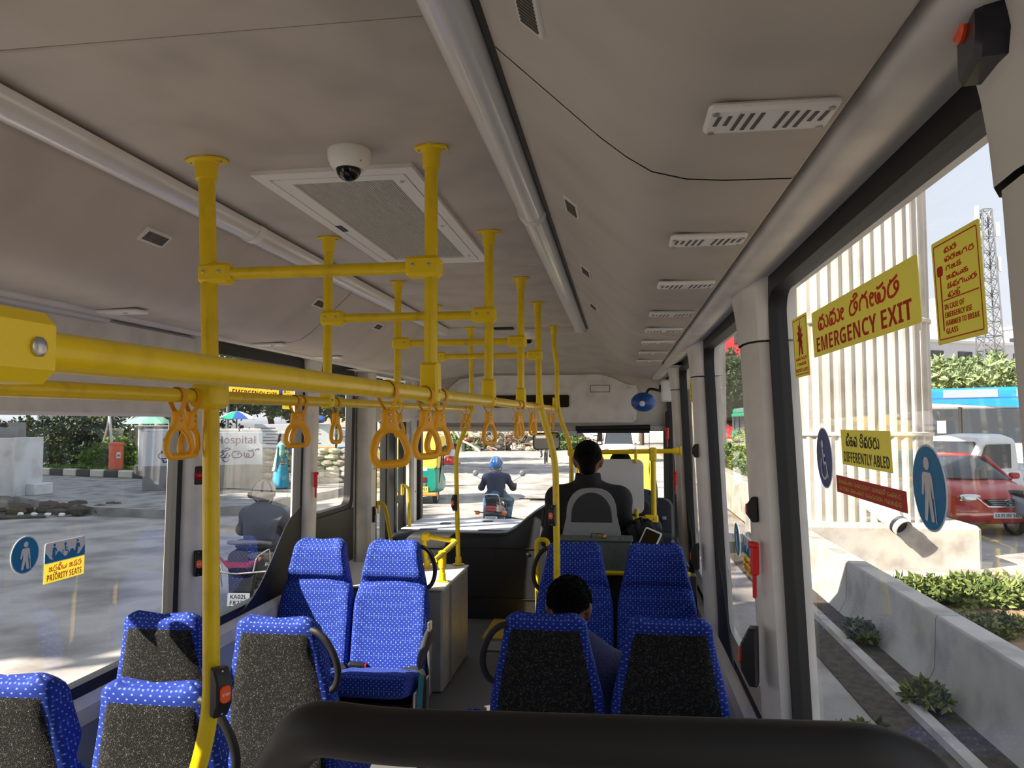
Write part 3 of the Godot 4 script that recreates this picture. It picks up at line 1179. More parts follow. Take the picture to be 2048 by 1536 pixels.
# ---------------------------------------------------------------- front end of the bus
func front() -> void:
	var w := struct("wall_front")
	var mb := MB.new()
	# lining above the windscreen
	mb.box(Vector3(XC, 1.81, -7.03), Vector3(2.50, 0.56, 0.08))
	obj("lining", mb, M.liner, w)
	mb = MB.new()
	mb.box(Vector3(XC, 1.545, -6.98), Vector3(2.44, 0.05, 0.06), 0.012)
	obj("lining_lip", mb, M.liner, w)
	mb = MB.new()
	mb.box(Vector3(XC, 0.0, -7.24), Vector3(2.6, 1.3, 0.08))
	obj("nose", mb, M.wall_grey, w)
	mb = MB.new()
	for x in [-1.96, 0.45]:
		mb.box(Vector3(x, 1.1, -7.16), Vector3(0.09, 0.95, 0.12), 0.02)
	obj("screen_post", mb, M.rubber, w)
	var ws := struct("window_10")
	mb = MB.new()
	mb.quad(Vector3(-1.95, 0.62, -7.16), Vector3(0.43, 0.62, -7.16), Vector3(0.43, 1.56, -7.16), Vector3(-1.95, 1.56, -7.16))
	obj("pane", mb, M.glass, ws, Vector3.ZERO, "windscreen glass")
	mb = MB.new()
	mb.box(Vector3(XC, 0.655, -7.14), Vector3(2.4, 0.035, 0.05), 0.01)
	obj("lower_seal", mb, M.rubber, ws)
	# the removable panel
	var hp := thing("header_panel", "grey screwed cover panel with rounded corners above the windscreen", "panel", Vector3(0, 0, -6.978))
	mb = MB.new()
	var out := V2([-1.66, 1.60, 0.115, 1.60, 0.155, 1.63, 0.17, 1.90, 0.15, 1.94, 0.06, 1.955, -0.06, 2.01, -0.16, 2.045, -1.25, 2.045, -1.50, 2.015, -1.60, 1.93, -1.68, 1.75, -1.69, 1.63])
	mb.prism(out, 0.012, Transform3D(Basis(), Vector3.ZERO), 0.003)
	obj("cover", mb, M.wall_grey, hp)
	for s in [[-1.42, 1.98], [-0.87, 1.995], [-0.33, 2.005], [0.09, 1.915], [0.13, 1.64], [-0.32, 1.63], [-1.40, 1.63], [-1.0, 1.63]]:
		mb = MB.new()
		mb.lathe([Vector2(0.014, 0.0), Vector2(0.014, 0.006), Vector2(0.008, 0.009)], Transform3D(Basis.from_euler(Vector3(PI / 2, 0, 0)), Vector3(s[0], s[1], 0.005)), 12)
		obj("screw_cap", mb, M.off_white, hp)
	mb = MB.new()
	mb.frame(rrect(-0.265, 1.88, -0.085, 1.945, 0.003, 1), rrect(-0.261, 1.884, -0.089, 1.941, 0.002, 1), 0.002, Transform3D(Basis(), Vector3(0, 0, 0.0075)))
	obj("label_outline", mb, M.ink, hp)
	var ds := thing("message_display", "long narrow black message display on the panel above the windscreen", "screen", Vector3(-0.86, 1.80, -6.962))
	mb = MB.new()
	mb.prism(rrect(-0.40, -0.057, 0.40, 0.057, 0.02), 0.014, Transform3D(), 0.003)
	obj("screen", mb, M.screen, ds)
	# roller shade, its cords
	var sh := thing("sun_blind", "black roller sun blind rolled up at the top of the windscreen", "blind", Vector3(-0.06, 1.545, -6.93))
	mb = MB.new()
	mb.bar(Vector3(-0.34, 0.0, 0), Vector3(0.335, 0.012, 0), 0.024, 14)
	mb.box(Vector3(0, -0.026, 0), Vector3(0.66, 0.03, 0.008), 0.002)
	obj("roller", mb, M.black, sh)
	for x in [-0.325, 0.325]:
		mb = MB.new()
		mb.bar(Vector3(x, 0, 0), Vector3(x, -0.42, 0), 0.002, 6)
		obj("cord", mb, M.ink, sh)
	# wipers
	for q in [[-1.30, -0.80, 0.735, 0.645, "black wiper arm lying along the foot of the windscreen on the door side"], [-0.86, -0.06, 0.86, 0.875, "black wiper arm across the middle of the windscreen before the seated man"]]:
		var wp := thing("wiper", q[4], "wiper", Vector3.ZERO, 0.0, "windscreen wipers")
		mb = MB.new()
		mb.bar(Vector3(q[0], q[2], -7.20), Vector3(q[1], q[3], -7.20), 0.007, 8)
		obj("arm", mb, M.black, wp)
		mb = MB.new()
		mb.bar(Vector3(q[0] - 0.1, q[2] + 0.012, -7.185), Vector3(q[1] + 0.1, q[3] - 0.004, -7.185), 0.005, 6)
		obj("blade", mb, M.rubber, wp)
	# inside mirror
	var mi := thing("inside_mirror", "rounded rectangular inside mirror hanging before the windscreen", "mirror", Vector3(-0.665, 1.432, -6.86))
	mi.rotation = Vector3(0.02, 0.22, 0.03)
	mb = MB.new()
	mb.prism(rrect(-0.125, -0.078, 0.125, 0.078, 0.035), 0.03, Transform3D(), 0.008)
	obj("casing", mb, M.black, mi)
	mb = MB.new()
	mb.prism(rrect(-0.115, -0.068, 0.115, 0.068, 0.03), 0.004, Transform3D(Basis(), Vector3(0, 0, 0.016)))
	obj("glass", mb, M.mirror, mi)
	mb = MB.new()
	mb.bar(Vector3(0, 0.06, -0.01), Vector3(0.02, 0.14, -0.06), 0.009, 8)
	obj("stem", mb, M.black, mi)
	dashboard()
	door()


func dashboard() -> void:
	var d := thing("dashboard", "black moulded dashboard with a raised hump, under the windscreen", "dashboard")
	# front wall and top as one swept shell: height of the top edge along x
	var xs := [-1.93, -1.75, -1.5, -1.2, -1.0, -0.93, -0.86, -0.78, -0.70, -0.62, -0.56, -0.5, -0.42, -0.3, 0.0, 0.40]
	var ys := [0.66, 0.69, 0.69, 0.69, 0.69, 0.70, 0.74, 0.81, 0.87, 0.915, 0.92, 0.90, 0.84, 0.76, 0.72, 0.72]
	var rows := []
	var zf := [-6.12, -6.14, -6.155, -6.18, -6.26, -6.6, -7.12]
	for i in xs.size():
		var y: float = ys[i]
		var hump := smoothstep(-0.95, -0.6, xs[i])
		var row := PackedVector3Array()
		row.push_back(Vector3(xs[i], 0.0, -6.12))
		row.push_back(Vector3(xs[i], 0.30, -6.12))
		row.push_back(Vector3(xs[i], minf(0.50, y - 0.1), -6.13))
		row.push_back(Vector3(xs[i], y - 0.05, -6.16))
		row.push_back(Vector3(xs[i], y - 0.012, -6.19))
		row.push_back(Vector3(xs[i], y, -6.235))
		row.push_back(Vector3(xs[i], y - 0.005, -6.5))
		row.push_back(Vector3(xs[i], y - 0.02 - hump * 0.12, -7.12))
		rows.append(row)
	var mb := MB.new()
	mb.grid(rows, false, true)
	obj("front_shell", mb, M.dash, d, Vector3.ZERO, "", 50.0)
	mb = MB.new()
	mb.box(Vector3(-1.38, 0.693, -6.66), Vector3(0.98, 0.012, 0.72), 0.005)
	obj("top_pad", mb, M.dash_pad, d)
	for q in [[-1.55, -6.62], [-1.20, -6.82]]:
		mb = MB.new()
		mb.lathe([Vector2(0.05, 0.0), Vector2(0.05, 0.004), Vector2(0.04, 0.005)], Transform3D(Basis(), Vector3(q[0], 0.70, q[1])), 20)
		obj("demister_outlet", mb, M.black, d)
	mb = MB.new()
	mb.box(Vector3(-1.18, 0.575, -6.128), Vector3(1.4, 0.004, 0.01))
	mb.box(Vector3(-1.0, 0.17, -6.112), Vector3(1.0, 0.004, 0.01))
	obj("seam", mb, M.gap, d)
	for q in [[-1.02, 0.53], [-1.02, 0.20], [-0.75, 0.53]]:
		mb = MB.new()
		mb.lathe([Vector2(0.013, 0.0), Vector2(0.013, 0.004), Vector2(0.006, 0.006)], Transform3D(Basis.from_euler(Vector3(PI / 2, 0, 0)), Vector3(q[0], q[1], -6.125)), 12)
		obj("bolt", mb, M.soft_black, d)
	# switch console to the driver's inner side
	var c := thing("switch_console", "dark grey angled switch console at the end of the dashboard hump beside the seated man", "console", Vector3(-0.535, 0.80, -6.02))
	mb = MB.new()
	mb.prism(V2([-0.10, -0.14, 0.16, -0.12, 0.16, 0.13, -0.02, 0.135, -0.08, 0.10]), 0.14, Transform3D(Basis.from_euler(Vector3(-0.25, 0, 0))), 0.014)
	obj("body", mb, M.soft_black, c)
	mb = MB.new()
	mb.prism(rrect(-0.02, -0.05, 0.12, 0.06, 0.012), 0.012, Transform3D(Basis.from_euler(Vector3(-0.25, 0, 0)), Vector3(0, 0.02, 0.07)), 0.003)
	obj("tray", mb, M.dash, c)
	# instruments in front of the hidden driver
	var ins := thing("instrument_binnacle", "rounded dark instrument binnacle with red and grey switches beside the yellow partition post", "dashboard", Vector3(0.27, 0.80, -6.35))
	mb = MB.new()
	mb.prism(rrect(-0.17, -0.2, 0.16, 0.17, 0.08), 0.16, Transform3D(Basis.from_euler(Vector3(-0.3, 0, 0))), 0.02)
	obj("hood", mb, M.dash, ins)
	for k in 4:
		mb = MB.new()
		mb.box(Vector3(-0.1 + 0.06 * k, 0.06 - 0.012 * k, 0.105 - 0.015 * (0.06 - 0.012 * k)), Vector3(0.035, 0.028, 0.02), 0.004, Basis.from_euler(Vector3(-0.3, 0, 0)))
		obj("switch", mb, [M.red, M.seat_shell, M.seat_shell_dark, M.seat_shell][k], ins)
	var pp := thing("paper_slip", "white folded paper slip tucked behind the partition panel", "paper", Vector3(0.16, 0.90, -5.66))
	mb = MB.new()
	mb.prism(V2([-0.04, -0.07, 0.045, -0.05, 0.035, 0.03, 0.0, 0.07, -0.03, 0.05]), 0.004)
	obj("sheet", mb, M.white, pp)


func door() -> void:
	var d := struct("door_1")
	# two folding leaves seen nearly edge on, with black stiles
	for q in [[-5.80, 0.035], [-6.10, 0.05], [-6.34, 0.05], [-6.62, 0.05], [-6.93, 0.05]]:
		var mb := MB.new()
		mb.box(Vector3(-1.955, 0.98, q[0]), Vector3(0.06, 1.95, q[1] * 1.4), 0.008)
		obj("stile", mb, M.rubber, d)
	for q in [[-5.80, -6.34], [-6.40, -6.93]]:
		var mb := MB.new()
		for y in [0.06, 1.90]:
			mb.box(Vector3(-1.955, y, (q[0] + q[1]) * 0.5), Vector3(0.05, 0.12, 0.52), 0.008)
		obj("cross_rail", mb, M.rubber, d)
		mb = MB.new()
		mb.quad(Vector3(-1.955, 0.1, q[0]), Vector3(-1.955, 0.1, q[1]), Vector3(-1.955, 1.86, q[1]), Vector3(-1.955, 1.86, q[0]))
		obj("pane", mb, M.glass, d)
	var mb2 := MB.new()
	mb2.box(Vector3(-1.93, 1.78, -6.35), Vector3(0.10, 0.34, 1.2), 0.03)
	obj("gear_cover", mb2, M.wall_grey, d)
	var p := struct("trim_2")
	mb2 = MB.new()
	mb2.box(Vector3(-1.94, 1.2, -5.60), Vector3(0.12, 1.75, 0.15), 0.02)
	obj("door_post", mb2, M.wall_grey, p)
	mb2 = MB.new()
	mb2.box(Vector3(-1.92, 1.2, -6.76), Vector3(0.10, 1.75, 0.13), 0.02)
	obj("door_post", mb2, M.wall_grey, p)
	for s in [[-1.872, 1.25, -5.60], [-1.868, 0.97, -6.76], [-1.868, 1.42, -6.76]]:
		mb2 = MB.new()
		mb2.lathe([Vector2(0.008, 0), Vector2(0.008, 0.004)], Transform3D(Basis.from_euler(Vector3(0, 0, -PI / 2)), Vector3(s[0], s[1], s[2])), 10)
		obj("bolt", mb2, M.seat_shell, p)
	for q in [[Vector3(-1.86, 1.03, -6.50), Vector3(-1.80, 0.45, -6.36), "yellow slanting bar on the front leaf of the folding door"], [Vector3(-1.86, 0.95, -5.82), Vector3(-1.80, 0.35, -5.98), "yellow slanting bar on the rear leaf of the folding door"]]:
		var g := thing("door_grab_bar", q[2], "grab bar", Vector3.ZERO, 0.0, "door grab bars")
		var mb := MB.new()
		mb.tube(bent([q[0] + Vector3(-0.06, 0.02, 0), q[0], q[1], q[1] + Vector3(-0.1, -0.04, 0)], 0.04), 0.014, 10)
		obj("bar", mb, M.rail, g)
		mb = MB.new()
		mb.box(q[0] + Vector3(-0.055, -0.02, 0), Vector3(0.02, 0.1, 0.05), 0.006)
		obj("bracket", mb, M.fitting, g)
	var lk := thing("door_latch", "black and silver latch plate on the pale post behind the folding door", "latch", Vector3(-1.872, 0.90, -5.60))
	mb2 = MB.new()
	mb2.box(Vector3.ZERO, Vector3(0.02, 0.12, 0.05), 0.005)
	obj("plate", mb2, M.black, lk)
	mb2 = MB.new()
	mb2.box(Vector3(0.014, 0.02, 0.005), Vector3(0.014, 0.05, 0.025), 0.005)
	obj("tongue", mb2, M.steel, lk)


# ---------------------------------------------------------------- yellow grab rails
func rail_y(z: float) -> float:
	return 1.652 - 0.009 * z


func flange(mb: MB, at: Vector3, r: float, down := 1.0) -> void:
	var xf := Transform3D(Basis.from_scale(Vector3(1, -down, 1)) if down > 0.0 else Basis(), at)
	mb.lathe([Vector2(r * 1.62, 0.0), Vector2(r * 1.62, 0.006), Vector2(r * 1.38, 0.012), Vector2(r * 1.30, 0.05), Vector2(r * 1.27, 0.053), Vector2(r * 1.0, 0.054)], xf, 20)
	mb.prism(V2([-r * 2.5, -r * 0.75, -r * 1.0, -r * 1.6, r * 1.0, -r * 1.6, r * 2.5, -r * 0.75, r * 2.5, r * 0.75, r * 1.0, r * 1.6, -r * 1.0, r * 1.6, -r * 2.5, r * 0.75]), 0.008, Transform3D(Basis.from_euler(Vector3(PI / 2, 0, 0)), at - Vector3(0, down * 0.004, 0)), 0.002)


func screw_at(parent: Node, at: Vector3, dir := Vector3(0, 0, 1), r := 0.0045) -> void:
	var mb := MB.new()
	var y := dir.normalized()
	var x := y.cross(Vector3.UP if absf(y.y) < 0.9 else Vector3.RIGHT).normalized()
	mb.lathe([Vector2(r, -0.002), Vector2(r, 0.0015), Vector2(r * 0.6, 0.003)], Transform3D(Basis(x, y, x.cross(y)), at), 10)
	obj("screw", mb, M.screw, parent)


func grab_rails() -> void:
	var zs := [-1.745, -2.555, -3.41, -4.135, -5.16]
	var nth := ["first", "second", "third", "fourth", "fifth"]
	var bar_y := 1.975
	for i in 5:
		for side in [1, -1]:
			var z: float = zs[i]
			var x: float = -0.446 if side > 0 else -1.032
			var thick: bool = i == 0 and side < 0
			var r := 0.0205 if thick else 0.016
			var lab: String
			if thick:
				lab = "thick yellow full-height pole with a black stop button box low down"
			elif i == 4:
				lab = "yellow pole bending out to the partition behind the seated man" if side > 0 else "yellow bent pole standing on the grey platform by the front door"
			elif i == 3 and side > 0:
				lab = "yellow bent pole with a stop button, in front of the seated man"
			else:
				lab = "short yellow ceiling post holding the %s grab rail, %s pair from the camera" % ["driver's-side" if side > 0 else "kerb-side", nth[i]]
			var t := thing("grab_pole", lab, "pole", Vector3(x, 0, z), 0.0, "yellow grab poles")
			var mb := MB.new()
			flange(mb, Vector3(0, 2.27, 0), r)
			obj("ceiling_flange", mb, M.fitting, t)
			for s in [-1, 1]:
				screw_at(t, Vector3(s * r * 2.0, 2.262, r * 0.2), Vector3.DOWN, 0.004)
			mb = MB.new()
			var ry := rail_y(z)
			if thick:
				mb.tube(bent([Vector3(0, 2.26, 0), Vector3(0.024, 1.66, 0), Vector3(0.04, 0.88, 0), Vector3(-0.02, 0.66, 0), Vector3(-0.02, 0.0, 0)], 0.12, 8), r, 18)
			elif i == 4 and side < 0:
				mb.tube(bent([Vector3(0, 2.26, 0), Vector3(0.008, 1.66, 0), Vector3(-0.105, 1.40, 0), Vector3(-0.085, 0.62, 0)], 0.10, 8), r, 16)
			elif i == 3 and side > 0:
				mb.tube(bent([Vector3(0, 2.26, 0), Vector3(0.008, 1.68, 0), Vector3(0.095, 1.42, 0), Vector3(0.10, 0.85, 0), Vector3(0.10, 0.0, 0)], 0.14, 8), r * 1.12, 16)
			elif i == 4 and side > 0:
				mb.tube(bent([Vector3(0, 2.26, 0), Vector3(0, 2.13, 0), Vector3(0.022, 2.0, 0), Vector3(0.022, 1.68, 0), Vector3(0.117, 1.44, 0), Vector3(0.117, 0.0, 0)], 0.10, 8), r, 16)
			else:
				mb.bar(Vector3(0, 2.26, 0), Vector3(0, ry + 0.01, 0), r, 16)
			obj("pole", mb, M.rail, t)
			# socket that grips the rail
			mb = MB.new()
			if thick:
				mb.sup(Vector3(0.02, ry, 0), Vector3(0.038, 0.034, 0.045), 0.55, 20, 12)
				obj("junction", mb, M.fitting, t)
				for k in 3:
					screw_at(t, Vector3(0.002 + 0.018 * k, ry + 0.004, 0.044 - 0.003 * k), Vector3(0.1, 0, 1), 0.004)
			elif i < 4 or side < 0 or true:
				var low := -0.022
				var w := 0.046 if i < 3 else 0.036
				mb.prism(V2([-w * 0.45, 0.075, w * 0.45, 0.075, w * 0.5, 0.0, w * 0.42, low * 0.7, w * 0.2, low, -w * 0.2, low, -w * 0.42, low * 0.7, -w * 0.5, 0.0]), 0.044, Transform3D(Basis(), Vector3(0.008 if i > 2 else 0.0, ry, 0)), 0.006)
				obj("socket", mb, M.fitting, t)
				screw_at(t, Vector3(w * 0.5 + 0.002, ry + 0.008, 0.008), Vector3(1, 0, 0.2), 0.004)
			if i == 4 and side < 0:
				mb = MB.new()
				flange(mb, Vector3(-0.085, 0.617, 0), r, -1.0)
				obj("foot_flange", mb, M.fitting, t)
		if i < 4:
			var z2: float = zs[i]
			var t := thing("cross_bar", "yellow cross bar high up between the %s pair of ceiling posts from the camera" % nth[i], "rail", Vector3(0, bar_y, z2), 0.0, "yellow cross bars")
			var mb := MB.new()
			mb.bar(Vector3(-1.0, 0, 0), Vector3(-0.47, 0, 0), 0.0155, 14)
			obj("bar", mb, M.rail, t)
			for s in [-1, 1]:
				mb = MB.new()
				var cx := -0.463 if s > 0 else (-0.998 if i == 0 else -1.012)
				mb.box(Vector3(cx, 0, 0), Vector3(0.085, 0.052, 0.048), 0.009)
				obj("clamp", mb, M.fitting, t)
				for k in [-0.022, 0.018]:
					screw_at(t, Vector3(cx + k, 0.002, 0.025))
	for side in [1, -1]:
		var x := -0.446 if side > 0 else -1.03
		var t := thing("grab_rail", "long yellow grab rail above the aisle, %s" % ("the nearer, thicker-looking one on the driver's side" if side > 0 else "the farther one, on the kerb side"), "rail", Vector3.ZERO, 0.0, "yellow grab rails")
		var mb := MB.new()
		mb.bar(Vector3(x, rail_y(1.4), 1.4), Vector3(x, rail_y(-5.17), -5.17), 0.0165, 20)
		obj("bar", mb, M.rail, t)
		if side > 0:
			mb = MB.new()
			mb.box(Vector3(x, rail_y(-0.45) + 0.001, -0.44), Vector3(0.05, 0.054, 0.16), 0.010)
			mb.bar(Vector3(x, rail_y(-0.4), -0.40), Vector3(x, 2.27, -0.40), 0.016)
			obj("joint_clamp", mb, M.fitting, t)
			screw_at(t, Vector3(x + 0.026, rail_y(-0.49), -0.492), Vector3(1, 0, 0), 0.0075)
	straps()


func straps() -> void:
	var proto := thing("strap_handle", "", "strap")
	var mb := MB.new()
	mb.tube(curve([Vector3(-0.004, -0.042, 0), Vector3(-0.016, -0.020, 0), Vector3(-0.0195, 0.0, 0), Vector3(-0.013, 0.0145, 0), Vector3(0, 0.0195, 0), Vector3(0.013, 0.0145, 0), Vector3(0.0195, 0.0, 0), Vector3(0.016, -0.020, 0), Vector3(0.004, -0.042, 0)], 4), 0.0105, 8, true, 0.14, Vector3(0, 0, 1))
	obj("strap", mb, M.strap, proto)
	mb = MB.new()
	var rows := []
	for q in [[-0.036, 0.010, 0.007], [-0.039, 0.0135, 0.010], [-0.048, 0.0145, 0.0112], [-0.062, 0.0155, 0.0115], [-0.072, 0.018, 0.011], [-0.079, 0.021, 0.0085]]:
		var row := PackedVector3Array()
		for j in 20:
			var a := TAU * j / 20
			row.push_back(Vector3(signf(cos(a)) * pow(absf(cos(a)), 0.6) * q[1], q[0], signf(sin(a)) * pow(absf(sin(a)), 0.6) * q[2]))
		rows.append(row)
	mb.grid(rows, true, false)
	mb.fan(rows[0], false)
	var ringp := curve([Vector3(0, -0.075, 0), Vector3(0.019, -0.084, 0), Vector3(0.030, -0.105, 0), Vector3(0.0335, -0.126, 0), Vector3(0.026, -0.1405, 0), Vector3(0.012, -0.143, 0), Vector3(-0.012, -0.143, 0), Vector3(-0.026, -0.1405, 0), Vector3(-0.0335, -0.126, 0), Vector3(-0.030, -0.105, 0), Vector3(-0.019, -0.084, 0)], 5, true)
	ringp.push_back(ringp[0])
	mb.tube(ringp, 0.0068, 12, false, 1.15, Vector3(0, 0, 1))
	obj("grip", mb, M.grip, proto, Vector3.ZERO, "", 60.0)
	for y in [-0.048, -0.060]:
		screw_at(proto, Vector3(0.002, y, 0.0115), Vector3(0, 0, 1), 0.0026)
	var n := 0
	var all := [
		[1, -1.408, 0.45, 0.06, "on the driver's-side rail, first and largest from the camera"], [1, -1.693, 0.42, 0.04, "on the driver's-side rail, just before the first post socket"], [1, -1.84, 0.38, -0.03, "on the driver's-side rail, just beyond the first post socket"],
		[1, -2.546, 0.65, 0.03, "on the driver's-side rail, beside the second post socket, above the motorcyclist"], [1, -3.256, 1.0, 0.05, "on the driver's-side rail, before the third post socket"], [1, -3.391, 0.7, -0.05, "on the driver's-side rail, touching the third post socket"],
		[1, -3.823, 0.8, 0.04, "on the driver's-side rail, first of the two before the bent pole"], [1, -3.96, 1.0, 0.0, "on the driver's-side rail, second of the two before the bent pole"], [1, -4.789, 1.2, 0.03, "on the driver's-side rail, above the inside mirror"], [1, -5.1, 1.2, 0.0, "at the very end of the driver's-side rail"],
		[-1, -1.637, 0.75, 0.05, "on the kerb-side rail, first of the two before the thick pole"], [-1, -1.70, 1.05, -0.06, "on the kerb-side rail, second of the two before the thick pole"], [-1, -2.283, 0.25, 0.05, "on the kerb-side rail, front one of the overlapping two by the pillar"], [-1, -2.333, 0.6, -0.02, "on the kerb-side rail, rear one of the overlapping two by the pillar"],
		[-1, -2.63, 0.95, 0.03, "on the kerb-side rail, beside the second post socket"], [-1, -3.431, 0.75, 0.03, "on the kerb-side rail, in front of the black door frame"], [-1, -4.93, 0.7, 0.0, "on the kerb-side rail, first of the small two at its end"], [-1, -5.07, 1.0, 0.0, "on the kerb-side rail, second of the small two at its end"]]
	for q in all:
		var o := proto if n == 0 else copy(proto)
		tag(o, "yellow strap handle " + q[4], "strap", "yellow strap handles")
		o.position = Vector3(-0.446 if q[0] > 0 else -1.03, rail_y(q[1]) - 0.001, q[1])
		o.rotation = Vector3(0, 0, q[3])
		var g: float = q[2]
		for c in o.get_children():
			if not String(c.name).begins_with("strap"):
				(c as Node3D).transform = Transform3D(Basis(Vector3.UP, g), Vector3.ZERO) * (c as Node3D).transform
		n += 1


# ---------------------------------------------------------------- seats (local: faces -z, the back of its top edge at z = 0)
func back_w(v: float) -> float:
	return 0.218 - 0.004 * v if v < 0.48 else lerpf(0.2161, 0.150, smoothstep(0.48, 1.02, v))


func back_y(v: float) -> float:
	return lerpf(0.18, 0.915, v)


func back_mid(v: float) -> float:
	return lerpf(-0.15, -0.042, v)


func back_t(v: float) -> float:
	return lerpf(0.135, 0.072, smoothstep(0.0, 1.0, v))


func back_front(x: float, v: float) -> float:  # how far the front swells
	var u := absf(x)
	var b := 0.034 * pow(u, 3.0) * (1.0 - smoothstep(0.58, 0.68, v))
	var crease := exp(-pow((v - (0.690 + 0.03 * (1.0 - u * u))) / 0.020, 2.0)) * 0.016
	var head := smoothstep(0.70, 0.77, v) * (1.0 - smoothstep(0.93, 1.0, v)) * (0.022 + 0.020 * pow(u, 2.5))
	var line := exp(-pow((u - 0.66) / 0.035, 2.0)) * 0.008 * smoothstep(0.05, 0.12, v)
	return b + head - crease - line


func backrest_mesh() -> ArrayMesh:
	var mb := MB.new()
	var rows := []
	var vs := []
	for i in 37:
		vs.append([i / 36.0 * 0.955, 1.0])
	for k in [0.35, 0.6, 0.8, 0.92, 0.985]:
		vs.append([0.955 + 0.045 * k, sqrt(1.0 - k * k)])
	var n := 44
	for q in vs:
		var v: float = q[0]
		var w := back_w(v) * lerpf(0.80, 1.0, q[1])
		var t: float = back_t(v) * 0.5 * q[1]
		var row := PackedVector3Array()
		for j in n:
			var a := TAU * j / n
			var cx := signf(cos(a)) * pow(absf(cos(a)), 0.55)
			var sz := signf(sin(a)) * pow(absf(sin(a)), 0.55)
			var z := back_mid(v) + sz * t
			if sz < 0.0:
				z -= back_front(cx, v) * minf(1.0, -sz * 1.5) * q[1]
			var bump := 0.016 * exp(-pow((absf(cx) - 0.80) / 0.16, 2.0)) * smoothstep(0.88, 1.0, v)
			row.push_back(Vector3(cx * w, back_y(v) + bump, z))
		rows.append(row)
	mb.grid(rows, true, true)
	mb.fan(rows[0], false)
	mb.fan(rows[rows.size() - 1], true)
	return mb.mesh(60.0)


func carpet_mesh() -> ArrayMesh:
	var mb := MB.new()
	var rows := []
	for i in 25:
		var v := lerpf(0.0, 0.958, i / 24.0)
		var w := back_w(v) * 0.92
		var row := PackedVector3Array()
		for j in 13:
			var u := (j / 6.0 - 1.0)
			var x := u * w * (1.0 if i < 23 else 0.97)
			var k := pow(absf(x / back_w(v)), 3.6)
			var z := back_mid(v) + back_t(v) * 0.5 * pow(maxf(0.0, 1.0 - k), 1.0 / 3.6) + 0.007
			if j == 0 or j == 12 or i == 0 or i == 24:
				z -= 0.012
			row.push_back(Vector3(x, back_y(v), z))
		rows.append(row)
	mb.grid(rows, false, false)
	return mb.mesh(50.0)


func cushion_mesh() -> ArrayMesh:
	var mb := MB.new()
	var rows := []
	for i in 19:
		var t := i / 18.0
		var e := sqrt(maxf(0.0, 1.0 - pow(absf(t * 2.0 - 1.0), 7.0)))
		var z := lerpf(-0.13, -0.56, t)
		var row := PackedVector3Array()
		for j in 32:
			var a := TAU * j / 32
			var cx := signf(cos(a)) * pow(absf(cos(a)), 0.45)
			var sy := signf(sin(a)) * pow(absf(sin(a)), 0.45)
			var y := lerpf(0.170, 0.262, t) + sy * 0.062 * lerpf(0.55, 1.0, e)
			if sy > 0.0:
				y += 0.014 * pow(absf(cx), 3.0) - 0.010 * exp(-pow((absf(cx) - 0.68) / 0.04, 2.0)) + 0.01 * smoothstep(0.6, 0.9, t)
			row.push_back(Vector3(cx * 0.215 * lerpf(0.93, 1.0, e), y, z))
		rows.append(row)
	mb.grid(rows, true, false)
	mb.fan(rows[0], true)
	mb.fan(rows[18], false)
	return mb.mesh(55.0)


func handle_mesh(s: float) -> ArrayMesh:
	var mb := MB.new()
	mb.tube(curve([Vector3(s * 0.135, 0.885, -0.03), Vector3(s * 0.165, 0.880, -0.02), Vector3(s * 0.200, 0.850, -0.02), Vector3(s * 0.228, 0.79, -0.03), Vector3(s * 0.234, 0.73, -0.045), Vector3(s * 0.218, 0.68, -0.06), Vector3(s * 0.185, 0.655, -0.07)], 5), 0.0125, 12, true, 0.85)
	return mb.mesh(60.0)


